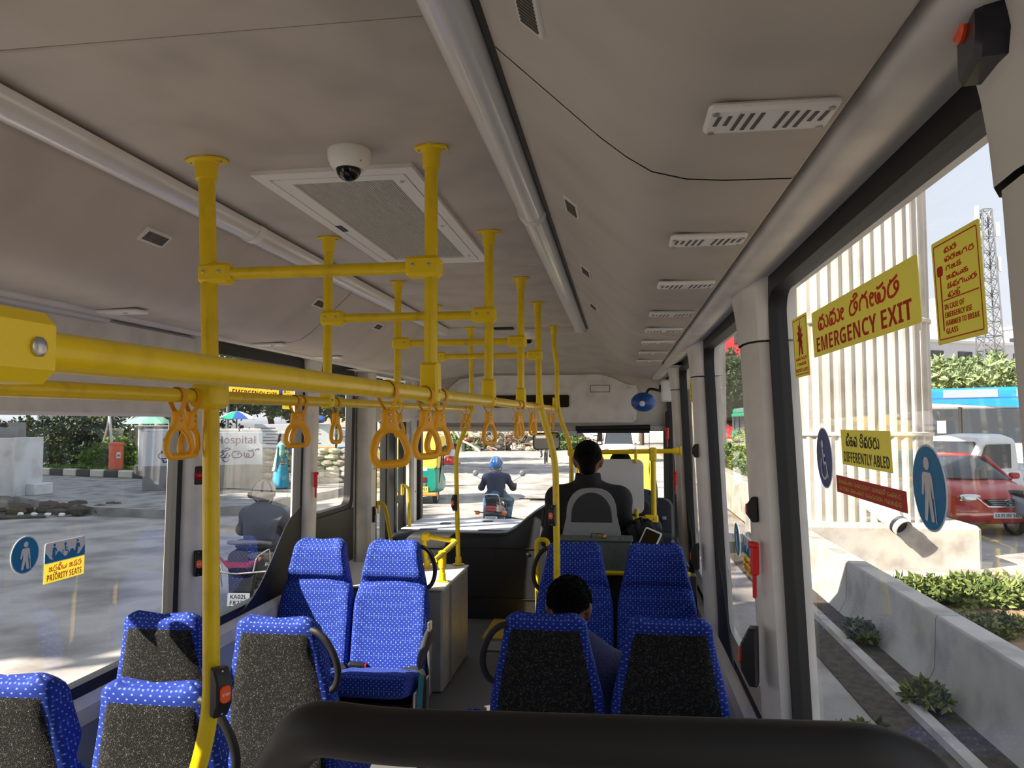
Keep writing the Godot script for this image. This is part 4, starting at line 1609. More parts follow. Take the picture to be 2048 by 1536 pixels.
func seats() -> void:
	var back := backrest_mesh()
	var carp := carpet_mesh()
	var cush := cushion_mesh()
	var hm := {1: handle_mesh(1.0), -1: handle_mesh(-1.0)}
	var base := MB.new()
	base.box(Vector3(0, 0.13, -0.33), Vector3(0.36, 0.06, 0.36), 0.012)
	base.box(Vector3(0, 0.06, -0.33), Vector3(0.10, 0.14, 0.26), 0.012)
	base.box(Vector3(0, 0.03, -0.33), Vector3(0.3, 0.06, 0.3), 0.006)
	var basem := base.mesh()
	# x, z, faces, handle side, floor, label
	var list := [
		[-1.695, -1.86, 1, 0, -0.017, "blue seat with black carpeted back beside the window, in the lowest corner of the picture"],
		[-1.245, -1.86, 1, 1, -0.017, "blue seat with sunlit carpeted back right behind the thick yellow pole"],
		[-1.695, -2.586, 1, 0, -0.03, "blue seat with sunlit carpeted back beside the priority-seat window, second row"],
		[-1.245, -2.586, 1, 1, -0.03, "blue aisle seat with black side handle and carpeted back, beyond the thick pole"],
		[-1.735, -4.283, -1, 0, 0.0, "sunlit blue seat facing rearward, beside the window with the black sweep"],
		[-1.29, -4.283, -1, 1, 0.0, "sunlit blue seat facing rearward with grey armrest and seat belt, beside the grey platform"],
		[-0.279, -2.76, 1, -1, -0.03, "blue aisle seat with black carpeted back in front of which the passenger sits"],
		[0.171, -2.76, 1, 0, -0.03, "blue seat with black carpeted back beside the driver's-side window"],
		[-0.259, -4.337, -1, -1, 0.0, "shaded blue seat facing rearward, opposite the passenger's head"],
		[0.191, -4.337, -1, 0, 0.0, "shaded blue seat facing rearward, beside the driver's-side window pillar"],
		[-0.279, -1.88, 1, -1, -0.06, "blue seat with carpeted back hidden behind the foreground black handle, aisle side"],
		[0.171, -1.88, 1, 0, -0.06, "blue seat whose rounded blue top just shows above the foreground black handle"],
		[-0.01, -0.60, 1, 2, 0.34, "seat directly before the camera with a wide black handle along its top"]]
	for q in list:
		var t := thing("bus_seat", q[5], "seat", Vector3(q[0], q[4], q[1]), 0.0 if q[2] > 0 else PI, "blue patterned bus seats")
		hang("cushion", cush, M.cloth, t)
		hang("backrest", back, M.cloth, t)
		hang("carpet_back", carp, M.carpet, t, Vector3.ZERO, "black carpet panel on the back")
		hang("pedestal", basem, M.soft_black, t)
		if q[3] == 2:
			var mb := MB.new()
			var pts := bent([Vector3(-0.275, 0.66, 0.0), Vector3(-0.225, 0.725, 0.05), Vector3(-0.165, 0.722, 0.055), Vector3(0.195, 0.732, 0.06), Vector3(0.235, 0.675, 0.03), Vector3(0.225, 0.6, 0.0)], 0.045, 7)
			mb.tube(pts, 0.0195, 16, true, 1.0)
			obj("top_handle", mb, M.soft_black, t, Vector3.ZERO, "wide black moulded handle")
			t.position.y = 0.648
			t.get_node("pedestal").position.y = -0.308
			for c in ["backrest", "carpet_back"]:
				(t.get_node(c) as Node3D).scale = Vector3(1, 0.68, 1)
		elif q[3] != 0:
			hang("side_handle", hm[q[3] * q[2]], M.soft_black, t, Vector3.ZERO, "black curved grab handle")
		if q[5].contains("armrest"):
			var mb := MB.new()
			var rows := []
			for i in 11:
				var k := i / 10.0
				var c := Vector3(-0.228, lerpf(0.42, 0.30, k * k), lerpf(-0.10, -0.36, k))
				rows.append(mb.ring(c, Vector3.RIGHT, Vector3.UP, 0.021 * sqrt(1.0 - pow(absf(k * 2 - 1), 6)) + 0.002, lerpf(0.055, 0.026, k) * sqrt(1.0 - pow(absf(k * 2 - 1), 8)) + 0.002, 16))
			mb.grid(rows, true, true)
			mb.fan(rows[0], false)
			mb.fan(rows[10], true)
			obj("armrest", mb, M.seat_shell_dark, t, Vector3.ZERO, "", 60.0)
			mb = MB.new()
			mb.box(Vector3(-0.235, 0.30, -0.16), Vector3(0.016, 0.40, 0.05), 0.004)
			mb.box(Vector3(-0.235, 0.12, -0.34), Vector3(0.014, 0.20, 0.30), 0.006)
			obj("side_frame", mb, M.steel, t)
			mb = MB.new()
			mb.box(Vector3(-0.245, 0.18, -0.40), Vector3(0.008, 0.20, 0.09), 0.003, Basis.from_euler(Vector3(0.3, 0, 0)))
			obj("side_label", mb, M.teal, t, Vector3.ZERO, "teal side plate")
		if q[2] < 0 and q[0] < -1.0:
			var b := MB.new()
			b.tube(curve([Vector3(0.03, 0.236, -0.17), Vector3(-0.08, 0.248, -0.20), Vector3(-0.19, 0.263, -0.24), Vector3(-0.232, 0.22, -0.30), Vector3(-0.236, 0.08, -0.33)], 5), 0.022, 8, true, 0.14, Vector3(0, 0.2, 1))
			obj("belt_webbing", b, M.soft_black, t)
			b = MB.new()
			b.box(Vector3(0.165, 0.262, -0.21), Vector3(0.10, 0.032, 0.05), 0.010, Basis.from_euler(Vector3(0, 0.2, 0.08)))
			obj("belt_buckle", b, M.black, t)
			b = MB.new()
			b.box(Vector3(0.114, 0.261, -0.213), Vector3(0.010, 0.022, 0.032), 0.004, Basis.from_euler(Vector3(0, 0.2, 0.08)))
			obj("release_button", b, M.red, t, Vector3.ZERO, "red release button")


# ---------------------------------------------------------------- platform, partition, things at the front
func cabin() -> void:
	var p := thing("wheel_platform", "grey wheel-arch platform behind the front door, carrying yellow rails", "platform")
	var mb := MB.new()
	mb.box(Vector3(-1.493, 0.30, -4.80), Vector3(0.88, 0.60, 0.76), 0.012)
	obj("body", mb, M.platform, p)
	mb = MB.new()
	mb.box(Vector3(-1.493, 0.607, -4.80), Vector3(0.892, 0.014, 0.775), 0.005)
	obj("top_plate", mb, M.off_white, p)
	mb = MB.new()
	mb.box(Vector3(-1.046, 0.30, -4.62), Vector3(0.006, 0.59, 0.008))
	obj("seam", mb, M.seat_shell, p)
	var u := thing("platform_rail", "yellow tubular guard rail standing on the grey platform, beside the rearward seats", "rail")
	mb = MB.new()
	mb.tube(bent([Vector3(-1.34, 0.83, -5.04), Vector3(-1.10, 0.80, -5.02), Vector3(-1.10, 0.78, -4.40)], 0.05, 8), 0.017, 16)
	obj("top_tube", mb, M.rail, u)
	mb = MB.new()
	mb.bar(Vector3(-1.10, 0.78, -4.61), Vector3(-1.10, 0.64, -4.61), 0.016, 16)
	obj("leg", mb, M.rail, u)
	mb = MB.new()
	mb.bar(Vector3(-1.33, 0.80, -5.04), Vector3(-1.31, 0.63, -5.04), 0.016, 16)
	obj("leg", mb, M.rail, u)
	mb = MB.new()
	mb.lathe([Vector2(0.021, 0.70), Vector2(0.024, 0.705), Vector2(0.025, 0.77), Vector2(0.024, 0.80), Vector2(0.012, 0.808)], Transform3D(Basis(), Vector3(-1.10, 0, -4.61)), 18)
	obj("tee_fitting", mb, M.fitting, u)
	mb = MB.new()
	mb.box(Vector3(-1.32, 0.825, -5.04), Vector3(0.06, 0.05, 0.045), 0.01)
	obj("tee_fitting", mb, M.fitting, u)
	for q in [Vector3(-1.10, 0.615, -4.61), Vector3(-1.31, 0.615, -5.04)]:
		mb = MB.new()
		flange(mb, q, 0.016, -1.0)
		obj("foot", mb, M.fitting, u)
	# metal cash box behind the seated man, on a dark stand
	var st := thing("partition_stand", "dark low panel with yellow edge tube behind the seated man, under the metal box", "partition")
	mb = MB.new()
	mb.box(Vector3(0.02, 0.35, -4.60), Vector3(0.84, 0.70, 0.10), 0.006)
	obj("panel", mb, M.soft_black, st)
	mb = MB.new()
	mb.tube(bent([Vector3(-0.49, 0.0, -4.52), Vector3(-0.50, 0.90, -4.52), Vector3(-0.43, 0.90, -4.52), Vector3(-0.43, 0.71, -4.52), Vector3(0.40, 0.715, -4.52)], 0.04, 6), 0.014, 12)
	obj("edge_tube", mb, M.rail, st)
	var bx := thing("metal_box", "grey-green metal box with hinged lid behind the seated man", "box", Vector3(-0.155, 0.712, -4.62))
	mb = MB.new()
	mb.box(Vector3(0, 0.09, 0), Vector3(0.44, 0.18, 0.17), 0.006)
	obj("body", mb, M.box_metal, bx)
	mb = MB.new()
	mb.box(Vector3(0, 0.188, 0), Vector3(0.455, 0.014, 0.185), 0.004)
	obj("lid", mb, M.box_metal, bx)
	for x in [-0.12, 0.16]:
		mb = MB.new()
		mb.lathe([Vector2(0.012, 0), Vector2(0.012, 0.006), Vector2(0.006, 0.008)], Transform3D(Basis(), Vector3(x, 0.195, 0.05)), 12)
		obj("rivet", mb, M.iron, bx)
	mb = MB.new()
	mb.tube(bent([Vector3(-0.02, 0.195, 0.06), Vector3(-0.02, 0.222, 0.06), Vector3(0.05, 0.222, 0.05), Vector3(0.06, 0.195, 0.05)], 0.004, 3), 0.0025, 8)
	obj("wire_handle", mb, M.black, bx)
	var pl := thing("padlock", "small brass padlock with keys lying on the grey-green metal box", "padlock", Vector3(-0.10, 0.908, -4.57))
	mb = MB.new()
	mb.box(Vector3(0, 0.009, 0), Vector3(0.032, 0.018, 0.026), 0.005, Basis(Vector3.UP, 0.6))
	obj("body", mb, M.gold, pl)
	mb = MB.new()
	mb.tube(bent([Vector3(-0.015, 0.012, 0), Vector3(-0.04, 0.022, 0.01), Vector3(-0.036, 0.022, -0.02), Vector3(-0.01, 0.012, -0.012)], 0.01, 4), 0.003, 8)
	obj("shackle", mb, M.gold, pl)
	mb = MB.new()
	mb.box(Vector3(0.024, 0.012, 0.012), Vector3(0.026, 0.003, 0.010), 0.001, Basis.from_euler(Vector3(0.3, 0.4, 0.5)))
	obj("key", mb, M.gold, pl)
	# partition: white board in a yellow frame
	var pt := thing("partition_frame", "yellow tubular frame holding the white board between the seated man and the windscreen", "partition", Vector3(0, 0, -5.16))
	mb = MB.new()
	mb.bar(Vector3(-0.33, 1.395, 0), Vector3(0.385, 1.408, 0), 0.0155, 14)
	obj("top_tube", mb, M.rail, pt)
	mb = MB.new()
	mb.bar(Vector3(-0.33, 0.945, 0), Vector3(0.22, 0.955, 0), 0.0155, 14)
	obj("lower_tube", mb, M.rail, pt)
	mb = MB.new()
	mb.bar(Vector3(0.222, 1.41, 0), Vector3(0.225, 0.0, 0), 0.0175, 16)
	obj("post", mb, M.rail, pt)
	mb = MB.new()
	mb.box(Vector3(0.222, 1.385, 0.004), Vector3(0.046, 0.092, 0.046), 0.008)
	obj("clamp", mb, M.fitting, pt)
	mb = MB.new()
	mb.box(Vector3(0.205, 0.953, 0.004), Vector3(0.09, 0.052, 0.046), 0.008)
	obj("clamp", mb, M.fitting, pt)
	mb = MB.new()
	mb.box(Vector3(-0.329, 1.395, 0.004), Vector3(0.048, 0.048, 0.046), 0.008)
	obj("clamp", mb, M.fitting, pt)
	mb = MB.new()
	mb.lathe([Vector2(0.018, 0), Vector2(0.021, 0.02), Vector2(0.024, 0.022), Vector2(0.024, 0.045), Vector2(0.034, 0.05), Vector2(0.034, 0.06)], Transform3D(Basis(Vector3(0, 1, 0), Vector3(1, 0, 0), Vector3(0, 0, -1)), Vector3(0.35, 1.407, 0)), 18)
	obj("wall_flange", mb, M.fitting, pt)
	for q in [[0.222, 1.405], [0.222, 1.365], [0.19, 0.953], [0.222, 0.953]]:
		screw_at(pt, Vector3(q[0], q[1], 0.028), Vector3(0, 0, 1), 0.005)
	for q in [[0.105, 1.372], [0.11, 0.975]]:
		mb = MB.new()
		mb.box(Vector3(q[0], q[1], 0.016), Vector3(0.020, 0.095, 0.012), 0.004)
		obj("clip", mb, M.fitting, pt)
		for k in [-0.036, 0.0, 0.036]:
			screw_at(pt, Vector3(q[0], q[1] + k, 0.023), Vector3(0, 0, 1), 0.005)
	mb = MB.new()
	mb.prism(rrect(-0.24, 0.985, 0.158, 1.352, 0.045), 0.008, Transform3D(), 0.002)
	obj("board", mb, M.off_white, pt, Vector3.ZERO, "off-white board with rounded corners")
	var ck := thing("bell_cord", "thin cord with a small black pull hanging beside the yellow partition post", "cord", Vector3(0.198, 1.36, -5.13))
	mb = MB.new()
	mb.tube(curve([Vector3(0, 0, 0), Vector3(-0.005, -0.08, 0.005), Vector3(0.003, -0.16, 0), Vector3(0.0, -0.22, 0)], 5), 0.0015, 6)
	obj("string", mb, M.ink, ck)
	mb = MB.new()
	mb.lathe([Vector2(0.009, -0.245), Vector2(0.008, -0.23), Vector2(0.003, -0.218)], Transform3D(), 10)
	obj("pull", mb, M.black, ck)
	# the man's seat
	var ds := thing("shell_seat", "grey plastic shell seat with dark upper panel under the seated man in the black jacket", "seat", Vector3(-0.176, 0, -4.70))
	mb = MB.new()
	var o := PackedVector2Array()
	for k in 21:
		var a := PI * k / 20.0
		o.push_back(Vector2(signf(cos(a)) * pow(absf(cos(a)), 0.75) * 0.155, 1.02 + pow(sin(a), 0.85) * 0.175))
	o.append_array(V2([-0.178, 0.92, -0.187, 0.70, -0.187, 0.42, 0.187, 0.42, 0.187, 0.70, 0.178, 0.92]))
	mb.prism(o, 0.05, Transform3D(), 0.014)
	obj("shell", mb, M.seat_shell, ds, Vector3.ZERO, "grey back shell")
	mb = MB.new()
	o = PackedVector2Array()
	for k in 21:
		var a := PI * k / 20.0
		o.push_back(Vector2(cos(a) * 0.125, 1.03 + sin(a) * 0.140))
	o.append_array(V2([-0.128, 0.985, 0.128, 0.985]))
	mb.prism(o, 0.012, Transform3D(Basis(), Vector3(0, 0, 0.022)), 0.004)
	obj("upper_panel", mb, M.seat_shell_dark, ds, Vector3.ZERO, "dark upper panel")
	mb = MB.new()
	mb.prism(rrect(-0.12, 0.62, 0.12, 0.935, 0.02), 0.006, Transform3D(Basis(), Vector3(0, 0, 0.025)), 0.002)
	obj("lower_panel", mb, M.seat_shell, ds)
	mb = MB.new()
	mb.box(Vector3(0, 0.48, -0.25), Vector3(0.42, 0.10, 0.46), 0.03)
	obj("cushion", mb, M.soft_black, ds)
	mb = MB.new()
	mb.box(Vector3(0, 0.22, -0.25), Vector3(0.30, 0.44, 0.30), 0.02)
	obj("pedestal", mb, M.soft_black, ds)
	# bag and tablet
	var bg := thing("bag", "crumpled black bag lying between the seated man and the driver's-side wall", "bag", Vector3(0.135, 0.72, -4.85))
	mb = MB.new()
	var rng := RandomNumberGenerator.new()
	rng.seed = 4
	var rows := []
	for i in 13:
		var t := -PI / 2 + PI * i / 12.0
		var row := PackedVector3Array()
		for j in 26:
			var a := TAU * j / 26
			var k := 1.0 + 0.10 * sin(a * 5.0 + i) + 0.07 * sin(a * 9.0 - i * 1.7) + rng.randf_range(-0.03, 0.03)
			row.push_back(Vector3(cos(a) * cos(t) * 0.13 * k, 0.14 + sin(t) * 0.125 * k, sin(a) * cos(t) * 0.13 * k))
		rows.append(row)
	mb.grid(rows, true, true)
	obj("cloth_body", mb, M.jacket_black, bg, Vector3.ZERO, "", 25.0)
	mb = MB.new()
	mb.tube(curve([Vector3(-0.02, 0.20, 0.10), Vector3(0.03, 0.26, 0.11), Vector3(0.07, 0.20, 0.10), Vector3(0.05, 0.12, 0.115)], 5), 0.012, 8, true, 0.3)
	obj("strap", mb, M.soft_black, bg)
	mb = MB.new()
	mb.box(Vector3(0.0, -0.35, 0.0), Vector3(0.3, 0.72, 0.3), 0.02)
	var lk := thing("side_locker", "black low locker beside the driver's-side wall, under the black bag", "cabinet", Vector3(0.26, 0.71, -4.90))
	obj("body", mb, M.soft_black, lk)
	mb = MB.new()
	mb.box(Vector3(0.0, 0.004, 0.0), Vector3(0.31, 0.012, 0.31), 0.004)
	obj("lid", mb, M.black, lk)
	var tb := thing("tablet", "white-edged flat tablet standing beside the black bag", "tablet", Vector3(0.175, 0.90, -4.62))
	tb.rotation = Vector3(-0.4, -0.3, -0.35)
	mb = MB.new()
	mb.prism(rrect(-0.055, -0.10, 0.055, 0.06, 0.01), 0.008, Transform3D(), 0.002)
	obj("case", mb, M.white, tb)
	mb = MB.new()
	mb.prism(rrect(-0.046, -0.09, 0.046, 0.05, 0.006), 0.003, Transform3D(Basis(), Vector3(0, 0, 0.004)))
	obj("screen", mb, M.screen, tb)
	# fan
	var fn := thing("fan", "round blue plastic fan with a pale hub beside the header panel", "fan", Vector3(0.205, 1.775, -6.55), 0.12)
	mb = MB.new()
	var prof := [Vector2(0.03, -0.05), Vector2(0.085, -0.045), Vector2(0.105, -0.01), Vector2(0.098, 0.03), Vector2(0.07, 0.055), Vector2(0.03, 0.066)]
	mb.lathe(prof, Transform3D(Basis.from_euler(Vector3(PI / 2, 0, 0)) * Basis.from_scale(Vector3(1.0, 1, 0.8)), Vector3.ZERO), 30)
	obj("housing", mb, M.fan_blue, fn)
	mb = MB.new()
	mb.lathe([Vector2(0.024, 0.05), Vector2(0.024, 0.068), Vector2(0.016, 0.073)], Transform3D(Basis.from_euler(Vector3(PI / 2, 0, 0)), Vector3(-0.02, -0.015, 0)), 20)
	obj("hub", mb, M.poster, fn)
	mb = MB.new()
	mb.tube(curve([Vector3(0.02, 0.05, 0), Vector3(0.05, 0.11, 0.01), Vector3(0.13, 0.10, 0.02), Vector3(0.21, 0.09, 0.02)], 5), 0.012, 10)
	obj("stem", mb, M.black, fn)
	var dv := thing("wall_device", "small pale box on the corner post above the blue fan", "box", Vector3(0.385, 1.86, -6.30))
	mb = MB.new()
	mb.box(Vector3.ZERO, Vector3(0.09, 0.18, 0.12), 0.012)
	obj("case", mb, M.off_white, dv)
	mb = MB.new()
	mb.box(Vector3(-0.05, 0.02, 0.0), Vector3(0.02, 0.06, 0.05), 0.006)
	obj("bracket", mb, M.black, dv)
	var dm := thing("outer_mirror", "narrow black side mirror seen past the corner post behind the yellow partition", "mirror", Vector3(0.60, 1.20, -7.35), 0.5)
	mb = MB.new()
	mb.box(Vector3.ZERO, Vector3(0.16, 0.34, 0.06), 0.025)
	obj("casing", mb, M.black, dm)
	mb = MB.new()
	mb.box(Vector3(0, 0, 0.028), Vector3(0.13, 0.30, 0.008), 0.003)
	obj("glass", mb, M.mirror, dm)
	mb = MB.new()
	mb.tube(bent([Vector3(0, 0.1, -0.02), Vector3(-0.06, 0.3, 0.05), Vector3(-0.14, 0.32, 0.12)], 0.05), 0.012, 8)
	obj("arm", mb, M.black, dm)
	var wf := get_node("wall_front") as Node3D
	mb = MB.new()
	for z in [-6.9, -6.62]:
		mb.box(Vector3(0.435, 1.15, z), Vector3(0.05, 1.1, 0.035), 0.01)
	obj("sash_bar", mb, M.rubber, wf)


# ---------------------------------------------------------------- buttons, hammers, printed labels
func stop_button(label: String, at: Vector3, turn: float, k := 1.0, tall := 0.105) -> Node3D:
	var t := thing("stop_button", label, "button", at, turn, "stop buttons")
	var mb := MB.new()
	# seen from its front (+z): a casing with slanted shoulders
	var h := tall * 0.5 * k
	mb.prism(V2([-0.012 * k, -h, 0.006 * k, -h, 0.024 * k, -h * 0.45, 0.024 * k, h * 0.45, 0.006 * k, h, -0.012 * k, h]), 0.040 * k, Transform3D(Basis(Vector3(0, 0, 1), Vector3.UP, Vector3(-1, 0, 0)), Vector3.ZERO), 0.004 * k)
	obj("casing", mb, M.black, t)
	mb = MB.new()
	mb.prism(rrect(-0.013 * k, -0.020 * k, 0.013 * k, 0.020 * k, 0.010 * k), 0.008 * k, Transform3D(Basis(), Vector3(0, 0, 0.026 * k)), 0.002 * k)
	obj("push", mb, M.orange, t, Vector3.ZERO, "orange push button")
	letters(t, "STOP", 0.019 * k, 0.007 * k, Transform3D(Basis(), Vector3(0, 0, 0.0305 * k)), M.white)
	for s in [-1, 1]:
		screw_at(t, Vector3(0, s * h * 0.86, 0.010 * k), Vector3(0, s * 0.5, 1), 0.003 * k)
	return t


func letters(parent: Node, text: String, w: float, h: float, xf: Transform3D, m: Material, bold := true, serif := false) -> MeshInstance3D:
	var f := SystemFont.new()
	f.font_names = PackedStringArray(["Droid Serif" if serif else "Droid Sans"])
	f.font_weight = 700 if bold else 400
	var t := TextMesh.new()
	t.text = text
	t.font = f
	t.font_size = 48
	t.pixel_size = 0.01
	t.depth = 0.01
	t.curve_step = 2.0
	var b := t.get_aabb()
	var sx := w / maxf(b.size.x, 0.001)
	var sy := h / maxf(b.size.y, 0.001)
	var o := hang("lettering", t, m, parent)
	var s := Basis.from_scale(Vector3(sx, sy, 0.03))
	o.transform = xf * Transform3D(s, -(s * (b.position + b.size * 0.5)))
	return o


# Kannada letters as strokes on a ten-by-ten square: x,y pairs, | between strokes
const GLYPH := {
	"ta": "3,8.6 4.5,7.6 9,9.3|4.5,7.6 2,6 1,3.4 1.8,1.2 3.4,0.6 4.8,1.6 5,3.4 4,4.2 3.2,3.2 4,1.6 6,0.6 8.2,1.2 9.4,3.4 8.8,5.8 6.4,7 4.4,6.4",
	"na": "3,8.6 4.5,7.6 9,9.3|4.5,7.6 2.2,6.4 1,3.8 1.8,1.2 4.4,0.6 6.8,1.4 8.8,3.2 9.2,5.4 7.8,6.6 6.2,5.8 6.4,4.2 7.6,3.2 9.6,3",
	"ga": "1,0.8 1.4,4.6 3.4,7 6.4,7 8.4,4.8 8.4,1.4 9.6,0.6|4,8.8 5.4,7.2 9,9.2",
	"ma": "1,6.6 1.2,2.4 2.6,0.7 4.4,1.6 4.8,4 3.8,5.2 3,4 3.6,2 5.6,0.7 8,1.4 9.2,3.8 8.8,6.2 7.2,7|2.6,8.6 4,7.6 8.4,9.2",
	"ka": "1,7.4 9,7.8|5,7.6 5,5.4|5,3.2 3.4,5.2 1.4,4.4 1.2,2 3,0.8 4.8,2 5.2,3.6 6.6,5.2 8.6,4.4 9,2 7.4,0.8 5.4,1.8",
	"la": "1.4,6.4 1,3 2.6,0.8 4.8,1.6 5,4 3.6,4.8 3,3.2 4.6,1 7,0.8 9,2.8 9,6 7.2,7.6 5,7.2|4.4,8.6 5.4,7.4 9,9.2",
	"va": "3,8.6 4.5,7.6 9,9.3|4.5,7.6 2,6 1,3.2 2.4,0.9 4.4,1.8 4.6,4 3.4,4.4 3.4,2.6 5.4,0.8 8,1 9.4,3.4 8.6,6",
	"ra": "1.2,3.6 2.4,0.9 5.4,0.6 8.4,1.4 9.2,3.8 8,6 5,6.8 2.4,6 1.2,3.6|3,8.6 5,7.4 9,9",
	"cha": "1,6.8 3,4.4 5,4 7.4,4.8 9,7|1.4,2.4 3.4,0.7 6.6,0.7 8.8,2.4 8,4.4|3,8.6 5,7.4 9,9",
	"aa": "1,5 2.2,6.8 4,6 4,4 2.4,3.6 1.2,2.2 2.6,0.8 5,1.4 6.6,3 8,5.6 7,7 5.8,5.6 6.6,2.6 8.4,0.8 9.8,2.6",
	"da": "3,8.6 4.5,7.6 9,9.3|4.5,7.6 1.8,6 1,3 3,0.8 6.4,0.8 9,2.6 8.6,5 6.4,5 5.8,3.4",
	"ya": "1,6.6 1,2.6 2.6,0.7 4.4,1.8 4.4,4.4|4.4,2 6,0.7 7.8,1.6 8.2,4 6.8,5.4|8.2,3 9.4,1.6 11,2 11,6 9.6,7",
	"sa": "1,6 2.6,7 4,5.4 3,3.6 1.4,2.6 2.4,0.8 4.8,1.2 6.6,3.6 8,6.6|5,1 7.4,0.7 9.2,2.4 8.6,4.4|3,8.8 5,7.6 9,9.2",
	"ha": "1,7.4 9.2,7.6|3,7.4 1.2,4 2.2,1 4.4,1.2 5,3.6 5.6,1.2 7.8,0.8 9.2,3 8.2,5.2 6,4.8",
	"pa": "1,6.6 1.2,2.2 3,0.7 6,0.8 8.4,2.2 9,5 8,7|4,4.6 6,5.6|3,8.6 5,7.4 9,9",
	"tta": "2,7 1,4 2.2,1 5,0.6 8,1.2 9.4,3.6 8.2,5.4 6,5 6,3.2|1.6,7 8,7.4",
	"u": "0,2.2 1.4,0.8 3.2,1.4 3.6,4 3,7 1.4,7.6",
	"i": "-5,9.6 -3.4,11 -1,10.4 -0.8,8.8",
	"e": "-7,9.4 -4.4,10.8 -2,10 -2.4,8.6",
	"arka": "0.6,5 2.2,7 4,6 3,4.6 1.4,4.8 1,2.4 2.4,0.8 4,1.4",
	"halant": "0,7.4 1,9.4 3.4,9.6 2.4,8.2",
	"long": "0,7.4 2.4,7.8 2.8,5 2.4,1 4,0.8",
	"sub_ya": "-7,-0.6 -6,-2.6 -3.4,-3 -1.6,-1.8 -2.4,-0.6",
	"sub_pa": "-6.5,-0.4 -6.4,-2.6 -4,-3.4 -2,-2.2 -2,-0.6",
	"ai": "-6.4,-0.6 -4.6,-1.8 -5.4,-3 -3.4,-3.4 -2.4,-2",
	"gap": "",
}
const ADVANCE := {"u": 4.4, "i": 0.0, "e": 0.0, "arka": 4.8, "halant": 1.6, "long": 4.4, "sub_ya": 0.0, "sub_pa": 0.0, "ai": 0.0, "gap": 5.0, "ya": 11.8}


func script(parent: Node, word: String, w: float, h: float, xf: Transform3D, m: Material, pen := 0.95) -> void:
	var strokes := []
	var x := 0.0
	for g in word.split(" "):
		for s in String(GLYPH[g]).split("|", false):
			var pts := []
			for q in s.split(" "):
				var c := q.split(",")
				pts.append(Vector3(float(c[0]) + x, float(c[1]), 0))
			strokes.append(curve(pts, 3))
		x += ADVANCE.get(g, 10.4)
	var mb := MB.new()
	var sx := w / (x - 0.4)
	var sy := h / 10.0
	for s in strokes:
		var l := PackedVector3Array()
		var r := PackedVector3Array()
		var l2 := PackedVector3Array()
		var r2 := PackedVector3Array()
		for i in s.size():
			var t: Vector3 = (s[mini(i + 1, s.size() - 1)] - s[maxi(i - 1, 0)]).normalized()
			var n := Vector3(-t.y, t.x, 0) * pen * 0.5
			for q in [[l, s[i] + n, 0.0006], [r, s[i] - n, 0.0006], [l2, s[i] + n, 0.0], [r2, s[i] - n, 0.0]]:
				var p: Vector3 = q[1]
				q[0].push_back(xf * Vector3(p.x * sx - w * 0.5, p.y * sy - h * 0.5, q[2]))
		mb.grid([l, r])
		mb.grid([l2, l])
		mb.grid([r, r2])
	obj("lettering", mb, m, parent)


func label_plate(called: String, label: String, cat: String, xf: Transform3D, out: PackedVector2Array, m: Material, group := "", rim: Material = null, rimw := 0.004) -> Node3D:
	var t := thing(called, label, cat, Vector3.ZERO, 0.0, group)
	t.transform = xf
	var mb := MB.new()
	mb.prism(out, 0.0012, Transform3D())
	obj("backing", mb, rim if rim else m, t)
	if rim:
		mb = MB.new()
		var o := Geometry2D.offset_polygon(out, -rimw)
		mb.prism(o[0], 0.0012, Transform3D(Basis(), Vector3(0, 0, 0.0008)))
		obj("field", mb, m, t)
	return t


func pane_face(side: int, y: float, z: float) -> Transform3D:
	var up := Vector3(wall_x(side, 2.0) - wall_x(side, 0.5), 1.5, 0).normalized()
	var xa := Vector3(0, 0, side)
	return Transform3D(Basis(xa, up, xa.cross(up).normalized()), Vector3(wall_x(side, y) + side * 0.0175, y, z))


func walker(t: Node, s: float, m: Material, stick := true) -> void:
	var mb := MB.new()
	var at := Transform3D(Basis(), Vector3(0, 0, 0.002))
	mb.prism(disc(0.115 * s, 16), 0.0008, at.translated(Vector3(0, 0.42 * s, 0)))
	obj("head_mark", mb, m, t)
	mb = MB.new()
	mb.prism(V2([-0.16 * s, 0.27 * s, 0.14 * s, 0.27 * s, 0.20 * s, 0.20 * s, 0.25 * s, -0.16 * s, 0.18 * s, -0.17 * s, 0.13 * s, 0.10 * s, 0.12 * s, -0.10 * s, 0.20 * s, -0.56 * s, 0.08 * s, -0.57 * s, 0.01 * s, -0.20 * s, -0.10 * s, -0.58 * s, -0.21 * s, -0.56 * s, -0.12 * s, -0.10 * s, -0.13 * s, 0.10 * s, -0.20 * s, -0.14 * s, -0.27 * s, -0.12 * s, -0.21 * s, 0.21 * s]), 0.0008, at)
	obj("body_mark", mb, m, t)
	if stick:
		mb = MB.new()
		mb.prism(V2([0.22 * s, -0.14 * s, 0.25 * s, -0.14 * s, 0.29 * s, -0.58 * s, 0.26 * s, -0.58 * s]), 0.0008, at)
		obj("stick_mark", mb, m, t)


